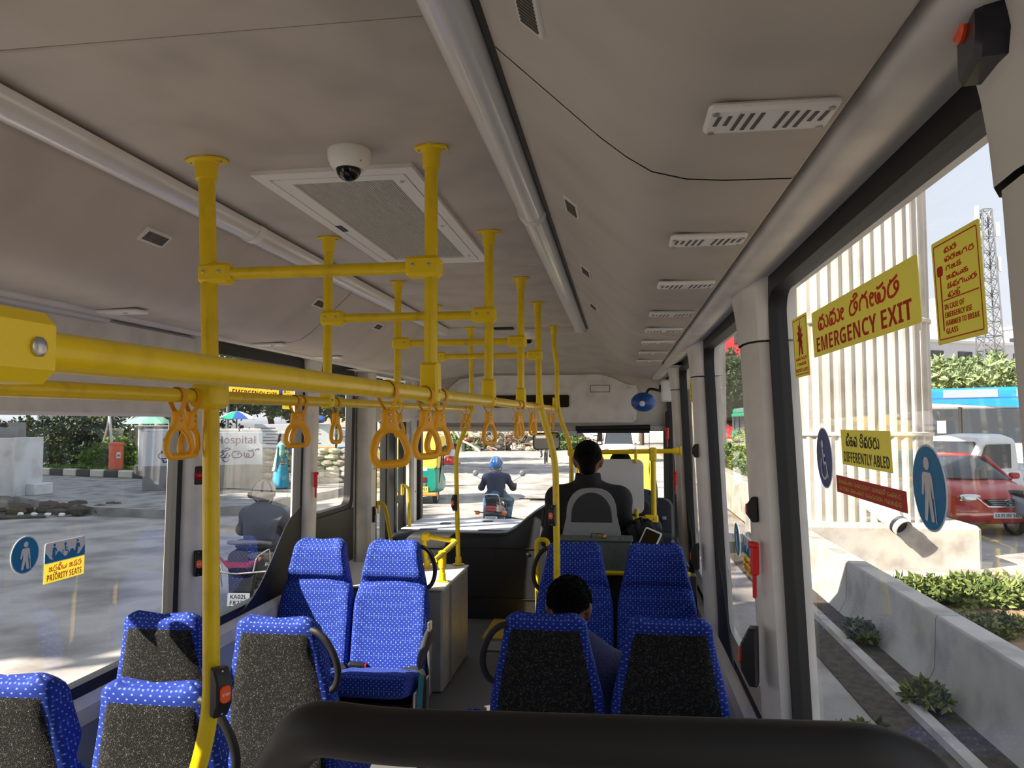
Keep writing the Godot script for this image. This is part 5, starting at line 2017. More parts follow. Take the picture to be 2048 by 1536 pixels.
func wheelchair(t: Node, s: float, at: Vector3, m: Material) -> void:
	var mb := MB.new()
	mb.prism(disc(0.11 * s, 14), 0.0008, Transform3D(Basis(), at + Vector3(-0.05 * s, 0.42 * s, 0)))
	obj("head_mark", mb, m, t)
	mb = MB.new()
	var arc := []
	for k in 15:
		var a := lerpf(2.3, 5.9, k / 14.0)
		arc.append(Vector3(cos(a) * 0.30 * s, sin(a) * 0.30 * s - 0.2 * s, 0) + at)
	mb.tube(P(arc), 0.035 * s, 6, true, 0.04, Vector3(1, 0, 0))
	mb = MB.new()
	for pq in [[P([Vector3(-0.05, 0.30, 0) * s + at, Vector3(-0.02, -0.08, 0) * s + at]), 0.05], [P([Vector3(-0.02, -0.08, 0) * s + at, Vector3(0.22, -0.08, 0) * s + at, Vector3(0.34, -0.46, 0) * s + at]), 0.045], [P([Vector3(-0.03, 0.12, 0) * s + at, Vector3(0.18, 0.12, 0) * s + at]), 0.04], [P(arc), 0.035]]:
		strip(mb, pq[0], pq[1] * 2.0 * s)
	obj("chair_mark", mb, m, t)


func strip(mb: MB, p: PackedVector3Array, w: float) -> void:  # flat line lying in x,y
	var l := PackedVector3Array()
	var r := PackedVector3Array()
	for i in p.size():
		var t := (p[mini(i + 1, p.size() - 1)] - p[maxi(i - 1, 0)]).normalized()
		var n := Vector3(-t.y, t.x, 0) * w * 0.5
		l.push_back(p[i] + n)
		r.push_back(p[i] - n)
	mb.grid([l, r])


func hammer(label: String, at: Vector3, xf: Basis) -> void:
	var t := thing("emergency_hammer", label, "hammer", at, 0.0, "red emergency hammers")
	t.basis = xf
	var mb := MB.new()
	mb.box(Vector3(0, 0.0, 0.010), Vector3(0.022, 0.085, 0.022), 0.005)
	obj("holder", mb, M.red, t)
	mb = MB.new()
	mb.box(Vector3(0, 0.046, 0.014), Vector3(0.034, 0.018, 0.020), 0.005)
	obj("head", mb, M.red, t)
	mb = MB.new()
	mb.box(Vector3(0, -0.07, 0.012), Vector3(0.013, 0.075, 0.011), 0.004)
	obj("handle", mb, M.red, t)


func emergency_sign(label: String, xf: Transform3D, w: float, h: float) -> void:
	var s := label_plate("exit_sign", label, "sign", xf, rrect(-w * 0.5, -h * 0.5, w * 0.5, h * 0.5, 0.006, 3), M.sticker_yellow, "emergency exit signs")
	script(s, "ta u ta u arka gap na i ga arka ma na", w * 0.80, h * 0.34, Transform3D(Basis(), Vector3(w * -0.02, h * 0.20, 0.0008)), M.sticker_red, 1.35)
	letters(s, "EMERGENCY EXIT", w * 0.90, h * 0.31, Transform3D(Basis(), Vector3(0, h * -0.25, 0.0009)), M.sticker_red)


func buttons_and_signs() -> void:
	stop_button("black stop button box with orange push on the thick yellow pole, by the blue seats", Vector3(-0.955, 0.958, -1.716), 1.0, 1.0, 0.115)
	stop_button("stop button clamped to the bent pole standing on the grey platform", Vector3(-1.137, 1.047, -5.128), -0.5, 0.85, 0.13)
	stop_button("stop button clamped to the bent pole before the seated man", Vector3(-0.366, 1.095, -4.108), -0.35, 0.9, 0.125)
	stop_button("black button housing high on the pillar beside the large exit window", Vector3(0.388, 1.345, -2.29), -1.9, 0.8, 0.09)
	stop_button("large black stop button low on the pillar under the red hammer", Vector3(0.372, 0.929, -2.27), -1.9, 1.25, 0.13)
	stop_button("black button housing high on the second driver's-side pillar", Vector3(0.385, 1.455, -3.93), -1.9, 0.75, 0.09)
	stop_button("black stop button low on the second driver's-side pillar", Vector3(0.378, 0.923, -3.93), -1.9, 1.0, 0.13)
	stop_button("black stop button with orange push low on the kerb-side pillar beside the thick pole", Vector3(-1.925, 0.958, -3.25), 0.7, 0.9, 0.13)
	var sq := thing("alarm_button", "square black plate with a red alarm push on the pillar beside the thick pole", "button", Vector3(-1.935, 1.36, -3.25), 0.75)
	var mb := MB.new()
	mb.prism(rrect(-0.028, -0.042, 0.028, 0.042, 0.010), 0.022, Transform3D(), 0.004)
	obj("plate", mb, M.black, sq)
	mb = MB.new()
	mb.lathe([Vector2(0.020, 0.008), Vector2(0.020, 0.016), Vector2(0.014, 0.020)], Transform3D(Basis.from_euler(Vector3(PI / 2, 0, 0)), Vector3(0.002, 0, 0)), 20)
	obj("push", mb, M.lamp_red, sq, Vector3.ZERO, "round red push")
	var big := thing("pillar_lamp", "dark boxed button with a glossy orange lens on the pillar in the topmost driver's-side corner", "button", Vector3(0.362, 2.0, -0.765), -1.75)
	mb = MB.new()
	mb.prism(V2([-0.036, -0.06, 0.030, -0.06, 0.042, -0.04, 0.042, 0.045, 0.030, 0.06, -0.036, 0.06]), 0.05, Transform3D(), 0.006)
	obj("casing", mb, M.band, big)
	mb = MB.new()
	mb.prism(rrect(-0.018, -0.026, 0.018, 0.030, 0.014), 0.012, Transform3D(Basis(), Vector3(-0.006, 0.0, 0.025)), 0.003)
	obj("lens", mb, M.orange, big)
	# hammers
	hammer("red emergency hammer on the pillar beside the large exit window, above the big stop button", Vector3(0.392, 1.20, -2.275), Basis(Vector3(0, 0, 1), Vector3.UP, Vector3(-1, 0, 0)).rotated(Vector3.UP, 0.5))
	hammer("red emergency hammer on the third driver's-side pillar, next to the seated man's board", Vector3(0.395, 1.20, -5.44), Basis(Vector3(0, 0, 1), Vector3.UP, Vector3(-1, 0, 0)).rotated(Vector3.UP, 0.6))
	hammer("red emergency hammer on the corner post beyond the yellow wall flange", Vector3(0.405, 1.50, -6.45), Basis(Vector3(0, 0, 1), Vector3.UP, Vector3(-1, 0, 0)).rotated(Vector3.UP, 0.6))
	hammer("red emergency hammer on the kerb-side white pillar between two windows", Vector3(-1.925, 1.235, -4.575), Basis(Vector3(0, 0, -1), Vector3.UP, Vector3(1, 0, 0)).rotated(Vector3.UP, -0.6))
	# printed plates on the large driver's-side pane
	emergency_sign("large yellow emergency exit sign on the big driver's-side pane, in front of the fluted pier", pane_face(1, 1.802, -1.515), 0.63, 0.105)
	emergency_sign("small far emergency exit sign on the driver's-side pane between the second and third pillars", pane_face(1, 1.824, -4.45), 0.44, 0.11)
	emergency_sign("emergency exit sign on the kerb-side pane above the strap handles", pane_face(-1, 1.79, -3.915), 0.57, 0.105)
	for q in [[1, 1.782, -1.074, "yellow hammer instruction sticker with a red hammer drawing, beside the large exit sign"], [-1, 1.76, -4.33, "yellow hammer instruction sticker beside the kerb-side emergency exit sign"]]:
		var xf := pane_face(q[0], q[1], q[2])
		var t := label_plate("hammer_sticker", q[3], "sticker", xf, rrect(-0.072, -0.073, 0.072, 0.073, 0.003, 2), M.sticker_yellow, "hammer stickers")
		mb = MB.new()
		mb.frame(rrect(-0.066, -0.067, 0.066, 0.067, 0.003, 2), rrect(-0.0645, -0.0655, 0.0645, 0.0655, 0.002, 2), 0.0006, Transform3D(Basis(), Vector3(0, 0, 0.0008)))
		mb.prism(V2([-0.044, -0.0045, 0.060, -0.0045, 0.060, -0.0060, -0.044, -0.0060]), 0.0006, Transform3D(Basis(), Vector3(0.0, -0.008, 0.0008)))
		mb.prism(rrect(-0.058, 0.022, -0.040, 0.036, 0.004, 3), 0.0006, Transform3D(Basis(), Vector3(0, 0, 0.0008)))
		mb.prism(V2([-0.0505, -0.055, -0.0475, -0.055, -0.0475, 0.024, -0.0505, 0.024]), 0.0006, Transform3D(Basis(), Vector3(0, 0, 0.0008)))
		obj("drawing", mb, M.sticker_red, t)
		var words := ["ta u na", "ma na aa ga ra", "ga aa ja".replace("ja", "sa"), "aa ta ya ka", "sa ta ga ya na", "va ka i"]
		for k in 6:
			script(t, words[k], [0.040, 0.088, 0.048, 0.066, 0.088, 0.038][k], 0.0085, Transform3D(Basis(), Vector3([-0.012, 0.012, -0.006, 0.003, 0.014, -0.010][k], 0.055 - 0.0125 * k, 0.0008)), M.sticker_red, 1.2)
		var en := ["IN CASE OF", "EMERGENCY USE", "HAMMER TO BREAK", "GLASS"]
		for k in 4:
			letters(t, en[k], [0.060, 0.080, 0.098, 0.036][k], 0.0075, Transform3D(Basis(), Vector3([-0.012, -0.002, 0.008, -0.024][k], -0.023 - 0.0112 * k, 0.0009)), M.sticker_red)
	for q in [[1, 1.789, -1.953, 0.074, "yellow break-glass sticker with a red burst, before the large exit sign"], [1, 1.80, -4.855, 0.09, "far yellow break-glass sticker before the small exit sign"], [-1, 1.775, -3.545, 0.06, "yellow break-glass sticker with a red burst, beside the thick pole"]]:
		var t := label_plate("break_sticker", q[4], "sticker", pane_face(q[0], q[1], q[2]), rrect(-q[3], -0.076, q[3], 0.076, 0.003, 2), M.sticker_yellow, "break glass stickers")
		mb = MB.new()
		var st := PackedVector2Array()
		for k in 18:
			var a := TAU * k / 18.0
			var r := (0.034 if k % 2 == 0 else 0.018) * (1.25 if k in [4, 5, 13] else 1.0)
			st.push_back(Vector2(cos(a) * r * 0.9, 0.026 + sin(a) * r))
		mb.prism(st, 0.0006, Transform3D(Basis(), Vector3(0, 0, 0.0008)))
		mb.prism(V2([-0.022, -0.022, -0.010, -0.022, 0.0, 0.006, 0.008, -0.022, 0.024, -0.020, 0.010, 0.030, -0.008, 0.030]), 0.0006, Transform3D(Basis(), Vector3(0, 0, 0.0008)))
		mb.frame(rrect(-q[3] + 0.006, -0.070, q[3] - 0.006, 0.070, 0.003, 2), rrect(-q[3] + 0.008, -0.068, q[3] - 0.008, 0.068, 0.002, 2), 0.0006, Transform3D(Basis(), Vector3(0, 0, 0.0008)))
		obj("drawing", mb, M.sticker_red, t)
		script(t, "va ka i ga ma na", q[3] * 1.5, 0.009, Transform3D(Basis(), Vector3(0, -0.030, 0.0008)), M.sticker_red, 1.2)
		script(t, "ga aa ta ka", q[3] * 1.3, 0.009, Transform3D(Basis(), Vector3(0, -0.043, 0.0008)), M.sticker_red, 1.2)
		letters(t, "BREAK GLASS", q[3] * 1.65, 0.009, Transform3D(Basis(), Vector3(0, -0.059, 0.0009)), M.sticker_red)
	var wc := label_plate("wheelchair_sticker", "round dark blue wheelchair sticker on the big driver's-side pane", "sticker", pane_face(1, 1.518, -1.80), disc(0.064, 32, 0.069), M.sticker_navy, "", M.poster, 0.003)
	wheelchair(wc, 0.085, Vector3(0, -0.004, 0.0022), M.poster)
	var da := label_plate("priority_sticker", "yellow differently abled sticker on the big driver's-side pane", "sticker", pane_face(1, 1.548, -1.513), V2([-0.145, -0.036, 0.145, -0.036, 0.145, 0.036, -0.145, 0.036]), M.sticker_yellow)
	script(da, "va i ka la gap cha e ta na ra u", 0.20, 0.024, Transform3D(Basis(), Vector3(-0.012, 0.014, 0.0008)), M.print_green, 1.2)
	letters(da, "DIFFERENTLY ABLED", 0.265, 0.021, Transform3D(Basis(), Vector3(0.002, -0.019, 0.0009)), M.print_green)
	var rb := label_plate("notice_strip", "long narrow red notice strip under the yellow differently abled sticker", "sticker", pane_face(1, 1.468, -1.513), V2([-0.2, -0.018, 0.2, -0.018, 0.2, 0.018, -0.2, 0.018]), M.sticker_maroon)
	script(rb, "ma ka la ya na u gap sa ta pa ra da ga gap va ka ta na i gap ha la ma ra", 0.36, 0.009, Transform3D(Basis(), Vector3(0, 0.007, 0.0008)), M.sticker_yellow, 0.9)
	script(rb, "sa ga na ma gap ta ka ya la ra gap ha va da pa na u gap ga ma ka ta sa", 0.36, 0.009, Transform3D(Basis(), Vector3(0, -0.007, 0.0008)), M.sticker_yellow, 0.9)
	var w1 := label_plate("walker_sticker", "round blue sticker of a walking person with a stick, on the big driver's-side pane", "sticker", pane_face(1, 1.50, -1.218), disc(0.062, 32, 0.066), M.sticker_blue, "blue walker stickers", M.poster, 0.003)
	walker(w1, 0.088, M.poster)
	var w2 := label_plate("walker_sticker", "round blue walking-person sticker on the second driver's-side pane, low down", "sticker", pane_face(1, 1.115, -3.24), disc(0.068, 28, 0.068), M.sticker_blue, "blue walker stickers", M.poster, 0.004)
	walker(w2, 0.09, M.poster)
	var w3 := label_plate("walker_sticker", "round blue walking-person sticker with white rim on the kerb-side pane", "sticker", pane_face(-1, 1.155, -2.318), disc(0.062, 32, 0.064), M.sticker_blue, "blue walker stickers", M.white, 0.004)
	walker(w3, 0.085, M.white)
	for q in [[-1, 1.107, -2.507, "white, blue and yellow priority seats sticker on the kerb-side pane"], [1, 1.09, -3.0, "priority seats sticker on the second driver's-side pane, low down"]]:
		var t := label_plate("priority_sticker", q[3], "sticker", pane_face(q[0], q[1], q[2]), rrect(-0.1, -0.002, 0.1, 0.071, 0.008, 3), M.white)
		mb = MB.new()
		mb.prism(V2([-0.1, -0.071, 0.1, -0.071, 0.1, -0.0005, -0.1, -0.0005]), 0.0012)
		obj("lower_field", mb, M.sticker_yellow, t)
		mb = MB.new()
		var wv := PackedVector2Array([Vector2(-0.1, 0.001), Vector2(0.1, 0.001), Vector2(0.1, 0.04)])
		for k in 25:
			var a := k / 24.0
			wv.push_back(Vector2(0.098 - 0.196 * a, 0.010 + 0.026 * pow(absf(cos(a * PI * 3.0)), 2.5)))
		wv.push_back(Vector2(-0.1, 0.04))
		mb.prism(wv, 0.0006, Transform3D(Basis(), Vector3(0, 0, 0.0008)))
		obj("wave", mb, M.sticker_blue, t)
		for k in 3:
			var at := Vector3(-0.058 + 0.058 * k, 0.036, 0.0016)
			if k == 1:
				wheelchair(t, 0.05, at, M.sticker_blue)
			else:
				mb = MB.new()
				mb.prism(disc(0.005, 12), 0.0006, Transform3D(Basis(), at + Vector3(0.002, 0.024, 0)))
				mb.prism(V2([-0.006, 0.016, 0.008, 0.016, 0.016, 0.002, 0.012, 0.0, 0.006, 0.008, 0.007, -0.022, -0.007, -0.022]), 0.0006, Transform3D(Basis(Vector3.BACK, -0.25 * k * 0.5), at))
				obj("figure_mark", mb, M.sticker_blue, t)
		script(t, "aa da sub_ya ta e ya gap aa sa na", 0.165, 0.024, Transform3D(Basis(), Vector3(0.002, -0.021, 0.0008)), M.sticker_red, 1.2)
		letters(t, "PRIORITY SEATS", 0.172, 0.022, Transform3D(Basis(), Vector3(0, -0.053, 0.0009)), M.sticker_red)


# ---------------------------------------------------------------- people
# a head facing f (a basis whose -z is the way it looks), centre between the ears
func head_into(mb: MB, at: Vector3, f: Basis, s := 1.0, cell := 0.007) -> void:
	var fl := Flesh.new()
	fl.cell = cell
	fl.blend = 0.022 * s
	var q := func_at(at, f, s)
	fl.bone(q * Vector3(0, 0.045, 0.022), q * Vector3(0, 0.042, -0.018), 0.082 * s, 0.078 * s)
	fl.bone(q * Vector3(0, 0.0, 0.02), q * Vector3(0, -0.01, -0.03), 0.070 * s, 0.066 * s)
	fl.bone(q * Vector3(0, -0.06, -0.03), q * Vector3(0, -0.092, -0.060), 0.052 * s, 0.026 * s)  # jaw and chin
	fl.bone(q * Vector3(-0.035, -0.03, -0.055), q * Vector3(0.035, -0.03, -0.055), 0.034 * s, 0.034 * s)  # cheeks
	fl.bone(q * Vector3(-0.030, 0.028, -0.082), q * Vector3(0.030, 0.028, -0.082), 0.013 * s, 0.013 * s)  # brow
	fl.bone(q * Vector3(0, 0.015, -0.094), q * Vector3(0, -0.022, -0.108), 0.008 * s, 0.013 * s)  # nose
	fl.bone(q * Vector3(-0.02, -0.056, -0.088), q * Vector3(0.02, -0.056, -0.088), 0.009 * s, 0.009 * s)  # lips
	for e in [-1, 1]:
		fl.bone(q * Vector3(e * 0.080, 0.014, 0.012), q * Vector3(e * 0.078, -0.026, 0.004), 0.014 * s, 0.010 * s)
		fl.bone(q * Vector3(e * 0.086, 0.022, 0.022), q * Vector3(e * 0.084, 0.0, 0.022), 0.009 * s, 0.008 * s)
	fl.bone(q * Vector3(0, -0.05, 0.018), q * Vector3(0, -0.17, 0.03), 0.052 * s, 0.060 * s)  # neck
	fl.into(mb)


func func_at(at: Vector3, f: Basis, s: float) -> Transform3D:
	return Transform3D(f.scaled(Vector3(s, s, s)), at)


# short strands standing out of a head of hair
func strands(o: Node3D, at: Vector3, f: Basis, s: float, n: int, len_: float) -> void:
	var mb := MB.new()
	var rng := RandomNumberGenerator.new()
	rng.seed = 44
	var q := func_at(at, f, s)
	for i in n:
		var d := Vector3(rng.randfn(), rng.randfn(), rng.randfn()).normalized()
		if d.y < -0.45 + 0.5 * maxf(0.0, -d.z) or d.z < -0.75:
			continue
		var p := Vector3(0, 0.045, 0.012) + d * Vector3(0.080, 0.086, 0.100)
		var t := d.cross(Vector3(rng.randfn(), rng.randfn(), rng.randfn())).normalized()
		var l := len_ * rng.randf_range(0.6, 1.3)
		mb.tube(P([q * p, q * (p + d * l * 0.7 + t * l * 0.25), q * (p + d * l * 0.75 + t * l * 0.9), q * (p + d * l * 0.35 + t * l * 1.2)]), [0.0022, 0.0020, 0.0016, 0.0008], 4, false)
	obj("hair_strands", mb, M.hair, o).set_meta("kind", "stuff")


func eyes_into(o: Node3D, at: Vector3, f: Basis, s := 1.0) -> void:
	for e in [-1, 1]:
		var mb := MB.new()
		var q := func_at(at, f, s)
		mb.sup(q * Vector3(e * 0.030, 0.008, -0.079), Vector3(0.011, 0.010, 0.011) * s, 1.0, 12, 8)
		var y := obj("eye", mb, M.white, o)
		mb = MB.new()
		mb.sup(q * Vector3(e * 0.030, 0.008, -0.087), Vector3(0.0055, 0.0055, 0.0045) * s, 1.0, 10, 6)
		obj("iris", mb, M.ink, y)


func hair_into(mb: MB, at: Vector3, f: Basis, s := 1.0, cell := 0.007, long := false) -> void:
	var fl := Flesh.new()
	fl.cell = cell
	fl.blend = 0.02 * s
	var q := func_at(at, f, s)
	fl.bone(q * Vector3(0, 0.056, 0.028), q * Vector3(0, 0.060, -0.022), 0.083 * s, 0.078 * s)
	fl.bone(q * Vector3(0, 0.02, 0.045), q * Vector3(0, -0.035, 0.046), 0.070 * s, 0.050 * s)
	fl.bone(q * Vector3(-0.060, 0.03, 0.012), q * Vector3(0.060, 0.03, 0.012), 0.032 * s, 0.032 * s)
	if long:
		fl.bone(q * Vector3(0, -0.02, 0.07), q * Vector3(0, -0.08, 0.10), 0.045 * s, 0.05 * s)
		fl.bone(q * Vector3(0, -0.08, 0.10), q * Vector3(0, -0.40, 0.10), 0.028 * s, 0.014 * s)
	fl.into(mb)


# five fingers closed round a bar that runs along g's x; the palm lies on the +y side of it, fingers curl forward and down
func hand_into(mb: MB, at: Vector3, g: Basis, s := 1.0) -> void:
	var fl := Flesh.new()
	fl.cell = 0.0055
	fl.blend = 0.010
	var q := func_at(at, g, 1.0)
	fl.bone(q * Vector3(-0.026, 0.022, 0.045), q * Vector3(-0.026, 0.026, 0.0), 0.016, 0.014)
	fl.bone(q * Vector3(0.0, 0.023, 0.055), q * Vector3(0.0, 0.028, 0.0), 0.017, 0.014)
	fl.bone(q * Vector3(0.026, 0.022, 0.045), q * Vector3(0.026, 0.025, 0.0), 0.016, 0.014)
	fl.bone(q * Vector3(0.0, 0.020, 0.055), q * Vector3(0.0, 0.012, 0.11), 0.024, 0.026)
	for i in 4:
		var x := -0.033 + 0.022 * i
		var k: float = [0.86, 1.0, 1.06, 0.94][i]
		fl.bone(q * Vector3(x, 0.027, -0.004), q * Vector3(x, 0.022, -0.030 * k), 0.0092, 0.0088)
		fl.bone(q * Vector3(x, 0.022, -0.030 * k), q * Vector3(x, -0.006, -0.036 * k), 0.0088, 0.0082)
		fl.bone(q * Vector3(x, -0.006, -0.036 * k), q * Vector3(x, -0.024, -0.018 * k), 0.0082, 0.0074)
	fl.bone(q * Vector3(s * 0.036, 0.016, 0.050), q * Vector3(s * 0.052, 0.006, 0.022), 0.012, 0.0105)
	fl.bone(q * Vector3(s * 0.052, 0.006, 0.022), q * Vector3(s * 0.046, -0.016, 0.004), 0.0105, 0.009)
	fl.into(mb)


# j: joints by name. Limbs are [shoulder, elbow, wrist] and [hip, knee, ankle, toe]
func person(label: String, at: Vector3, turn: float, j: Dictionary, w: Dictionary) -> Node3D:
	var t := thing("person", label, "person", at, turn)
	var cell: float = w.get("cell", 0.022)
	var k: float = w.get("build", 1.0)
	var body := MB.new()
	var f: Basis = w.get("look", Basis())
	var hs: float = w.get("head", 1.0)
	head_into(body, j.head, f, hs, w.get("head_cell", 0.009))
	var coat := Flesh.new()
	coat.cell = cell
	coat.blend = 0.05
	var skin := Flesh.new()
	skin.cell = cell
	skin.blend = 0.05
	var legs := Flesh.new()
	legs.cell = cell
	legs.blend = 0.045
	for pass_ in 2:
		var fl := coat if pass_ == 0 else skin
		var d := 0.0 if pass_ == 0 else -0.022
		var neck: Vector3 = j.neck
		var hip: Vector3 = j.hip
		var mid := hip.lerp(neck, 0.5) + Vector3(0, 0, w.get("hunch", 0.0))
		var chest := hip.lerp(neck, 0.78) + Vector3(0, 0, w.get("hunch", 0.0) * 0.6)
		fl.bone(hip + Vector3(0, 0.0, 0), mid, 0.145 * k + d, 0.140 * k + d, Vector3(1.08, 1, 0.82))
		fl.bone(mid, chest, 0.145 * k + d, 0.155 * k + d, Vector3(1.1, 1, 0.8))
		for s in ["l", "r"]:
			if not j.has("arm_" + s):
				continue
			var a: Array = j["arm_" + s]
			fl.bone(chest, a[0], 0.115 * k + d, 0.072 * k + d)
			fl.bone(neck + Vector3(0, -0.02, 0), a[0] + Vector3(0, 0.005, 0), 0.062 * k + d * 0.8, 0.064 * k + d)
			fl.bone(a[0], a[1], 0.066 * k + d, 0.054 * k + d * 0.8)
			var cut: float = w.get("sleeve", 1.0) if pass_ == 0 else 1.0
			fl.bone(a[1], (a[1] as Vector3).lerp(a[2], cut), 0.055 * k + d * 0.8, lerpf(0.053, 0.042, cut) * k + d * 0.5)
		fl.bone(neck + Vector3(0, -0.05, 0), neck + Vector3(0, 0.035, 0), 0.075 * k + d, 0.062 * k + d * 0.3)
	for pass_ in 2:
		var fl := legs if pass_ == 0 else skin
		var d := 0.0 if pass_ == 0 else -0.018
		for s in ["l", "r"]:
			if not j.has("leg_" + s):
				continue
			var a: Array = j["leg_" + s]
			fl.bone(j.hip, a[0], 0.12 * k + d, 0.10 * k + d)
			fl.bone(a[0], a[1], 0.092 * k + d, 0.066 * k + d)
			fl.bone(a[1], (a[1] as Vector3).lerp(a[2], 1.0 if pass_ == 1 else 0.93), 0.066 * k + d, (0.058 if pass_ == 0 else 0.052) * k + d)
			if pass_ == 1:
				fl.bone(a[2], a[3], 0.042, 0.034, Vector3(1, 0.8, 1))
	skin.into(body)
	for s in ["l", "r"]:
		if j.has("hand_" + s):
			hand_into(body, j["hand_" + s], w.get("grip_" + s, Basis()), -1.0 if s == "r" else 1.0)
	obj("body", body, M[w.get("skin", "skin")], t, Vector3.ZERO, "", 75.0)
	eyes_into(t, j.head, f, hs)
	var mb := MB.new()
	coat.into(mb)
	obj(w.get("coat_name", "jacket"), mb, M[w.coat], t, Vector3.ZERO, "", 75.0)
	if legs.bones.size() > 0:
		mb = MB.new()
		legs.into(mb)
		obj("trousers", mb, M[w.trousers], t, Vector3.ZERO, "", 75.0)
		for s in ["l", "r"]:
			if j.has("leg_" + s):
				var a: Array = j["leg_" + s]
				mb = MB.new()
				var sf := Flesh.new()
				sf.cell = 0.014
				sf.blend = 0.03
				sf.bone(a[2] + Vector3(0, -0.02, 0.0), a[3], 0.05, 0.042, Vector3(1, 0.85, 1))
				sf.into(mb)
				obj("shoe", mb, M[w.get("shoe", "bike_black")], t, Vector3.ZERO, "", 75.0)
	if w.get("helmet", "") == "":
		mb = MB.new()
		hair_into(mb, j.head, f, hs, w.get("head_cell", 0.009), w.get("long", false))
		obj("hair", mb, M.hair, t, Vector3.ZERO, "", 75.0)
	else:
		var q := func_at(j.head, f, hs)
		mb = MB.new()
		var rows := []
		for i in 15:
			var u := i / 14.0
			var th := lerpf(0.02, 2.15, u)
			var row := PackedVector3Array()
			for n in 28:
				var a := TAU * n / 28
				var low := 1.0 if th < 1.9 else 0.93
				row.push_back(q * Vector3(cos(a) * sin(th) * 0.128 * low, 0.035 + cos(th) * 0.142, 0.0 + sin(a) * sin(th) * 0.150 * low))
			rows.append(row)
		mb.grid(rows, true, false)
		mb.fan(rows[0], true)
		obj("helmet", mb, M[w.helmet], t, Vector3.ZERO, "", 70.0)
		mb = MB.new()
		for e in [-1, 1]:
			mb.bar(q * Vector3(e * 0.115, -0.03, 0.02), q * Vector3(e * 0.05, -0.125, -0.03), 0.007, 8)
		obj("chin_strap", mb, M.black, t)
		if w.has("stripe"):
			mb = MB.new()
			for e in [-0.9, 0.25, 1.1]:
				var arc := PackedVector3Array()
				for n in 9:
					var th := lerpf(0.25, 1.5, n / 8.0)
					arc.push_back(q * Vector3(sin(e) * sin(th) * 0.130, 0.035 + cos(th) * 0.145, cos(e) * sin(th) * 0.152))
				mb.tube(arc, 0.014, 6, true, 0.3)
			obj("helmet_stripe", mb, M[w.stripe], t)
	return t


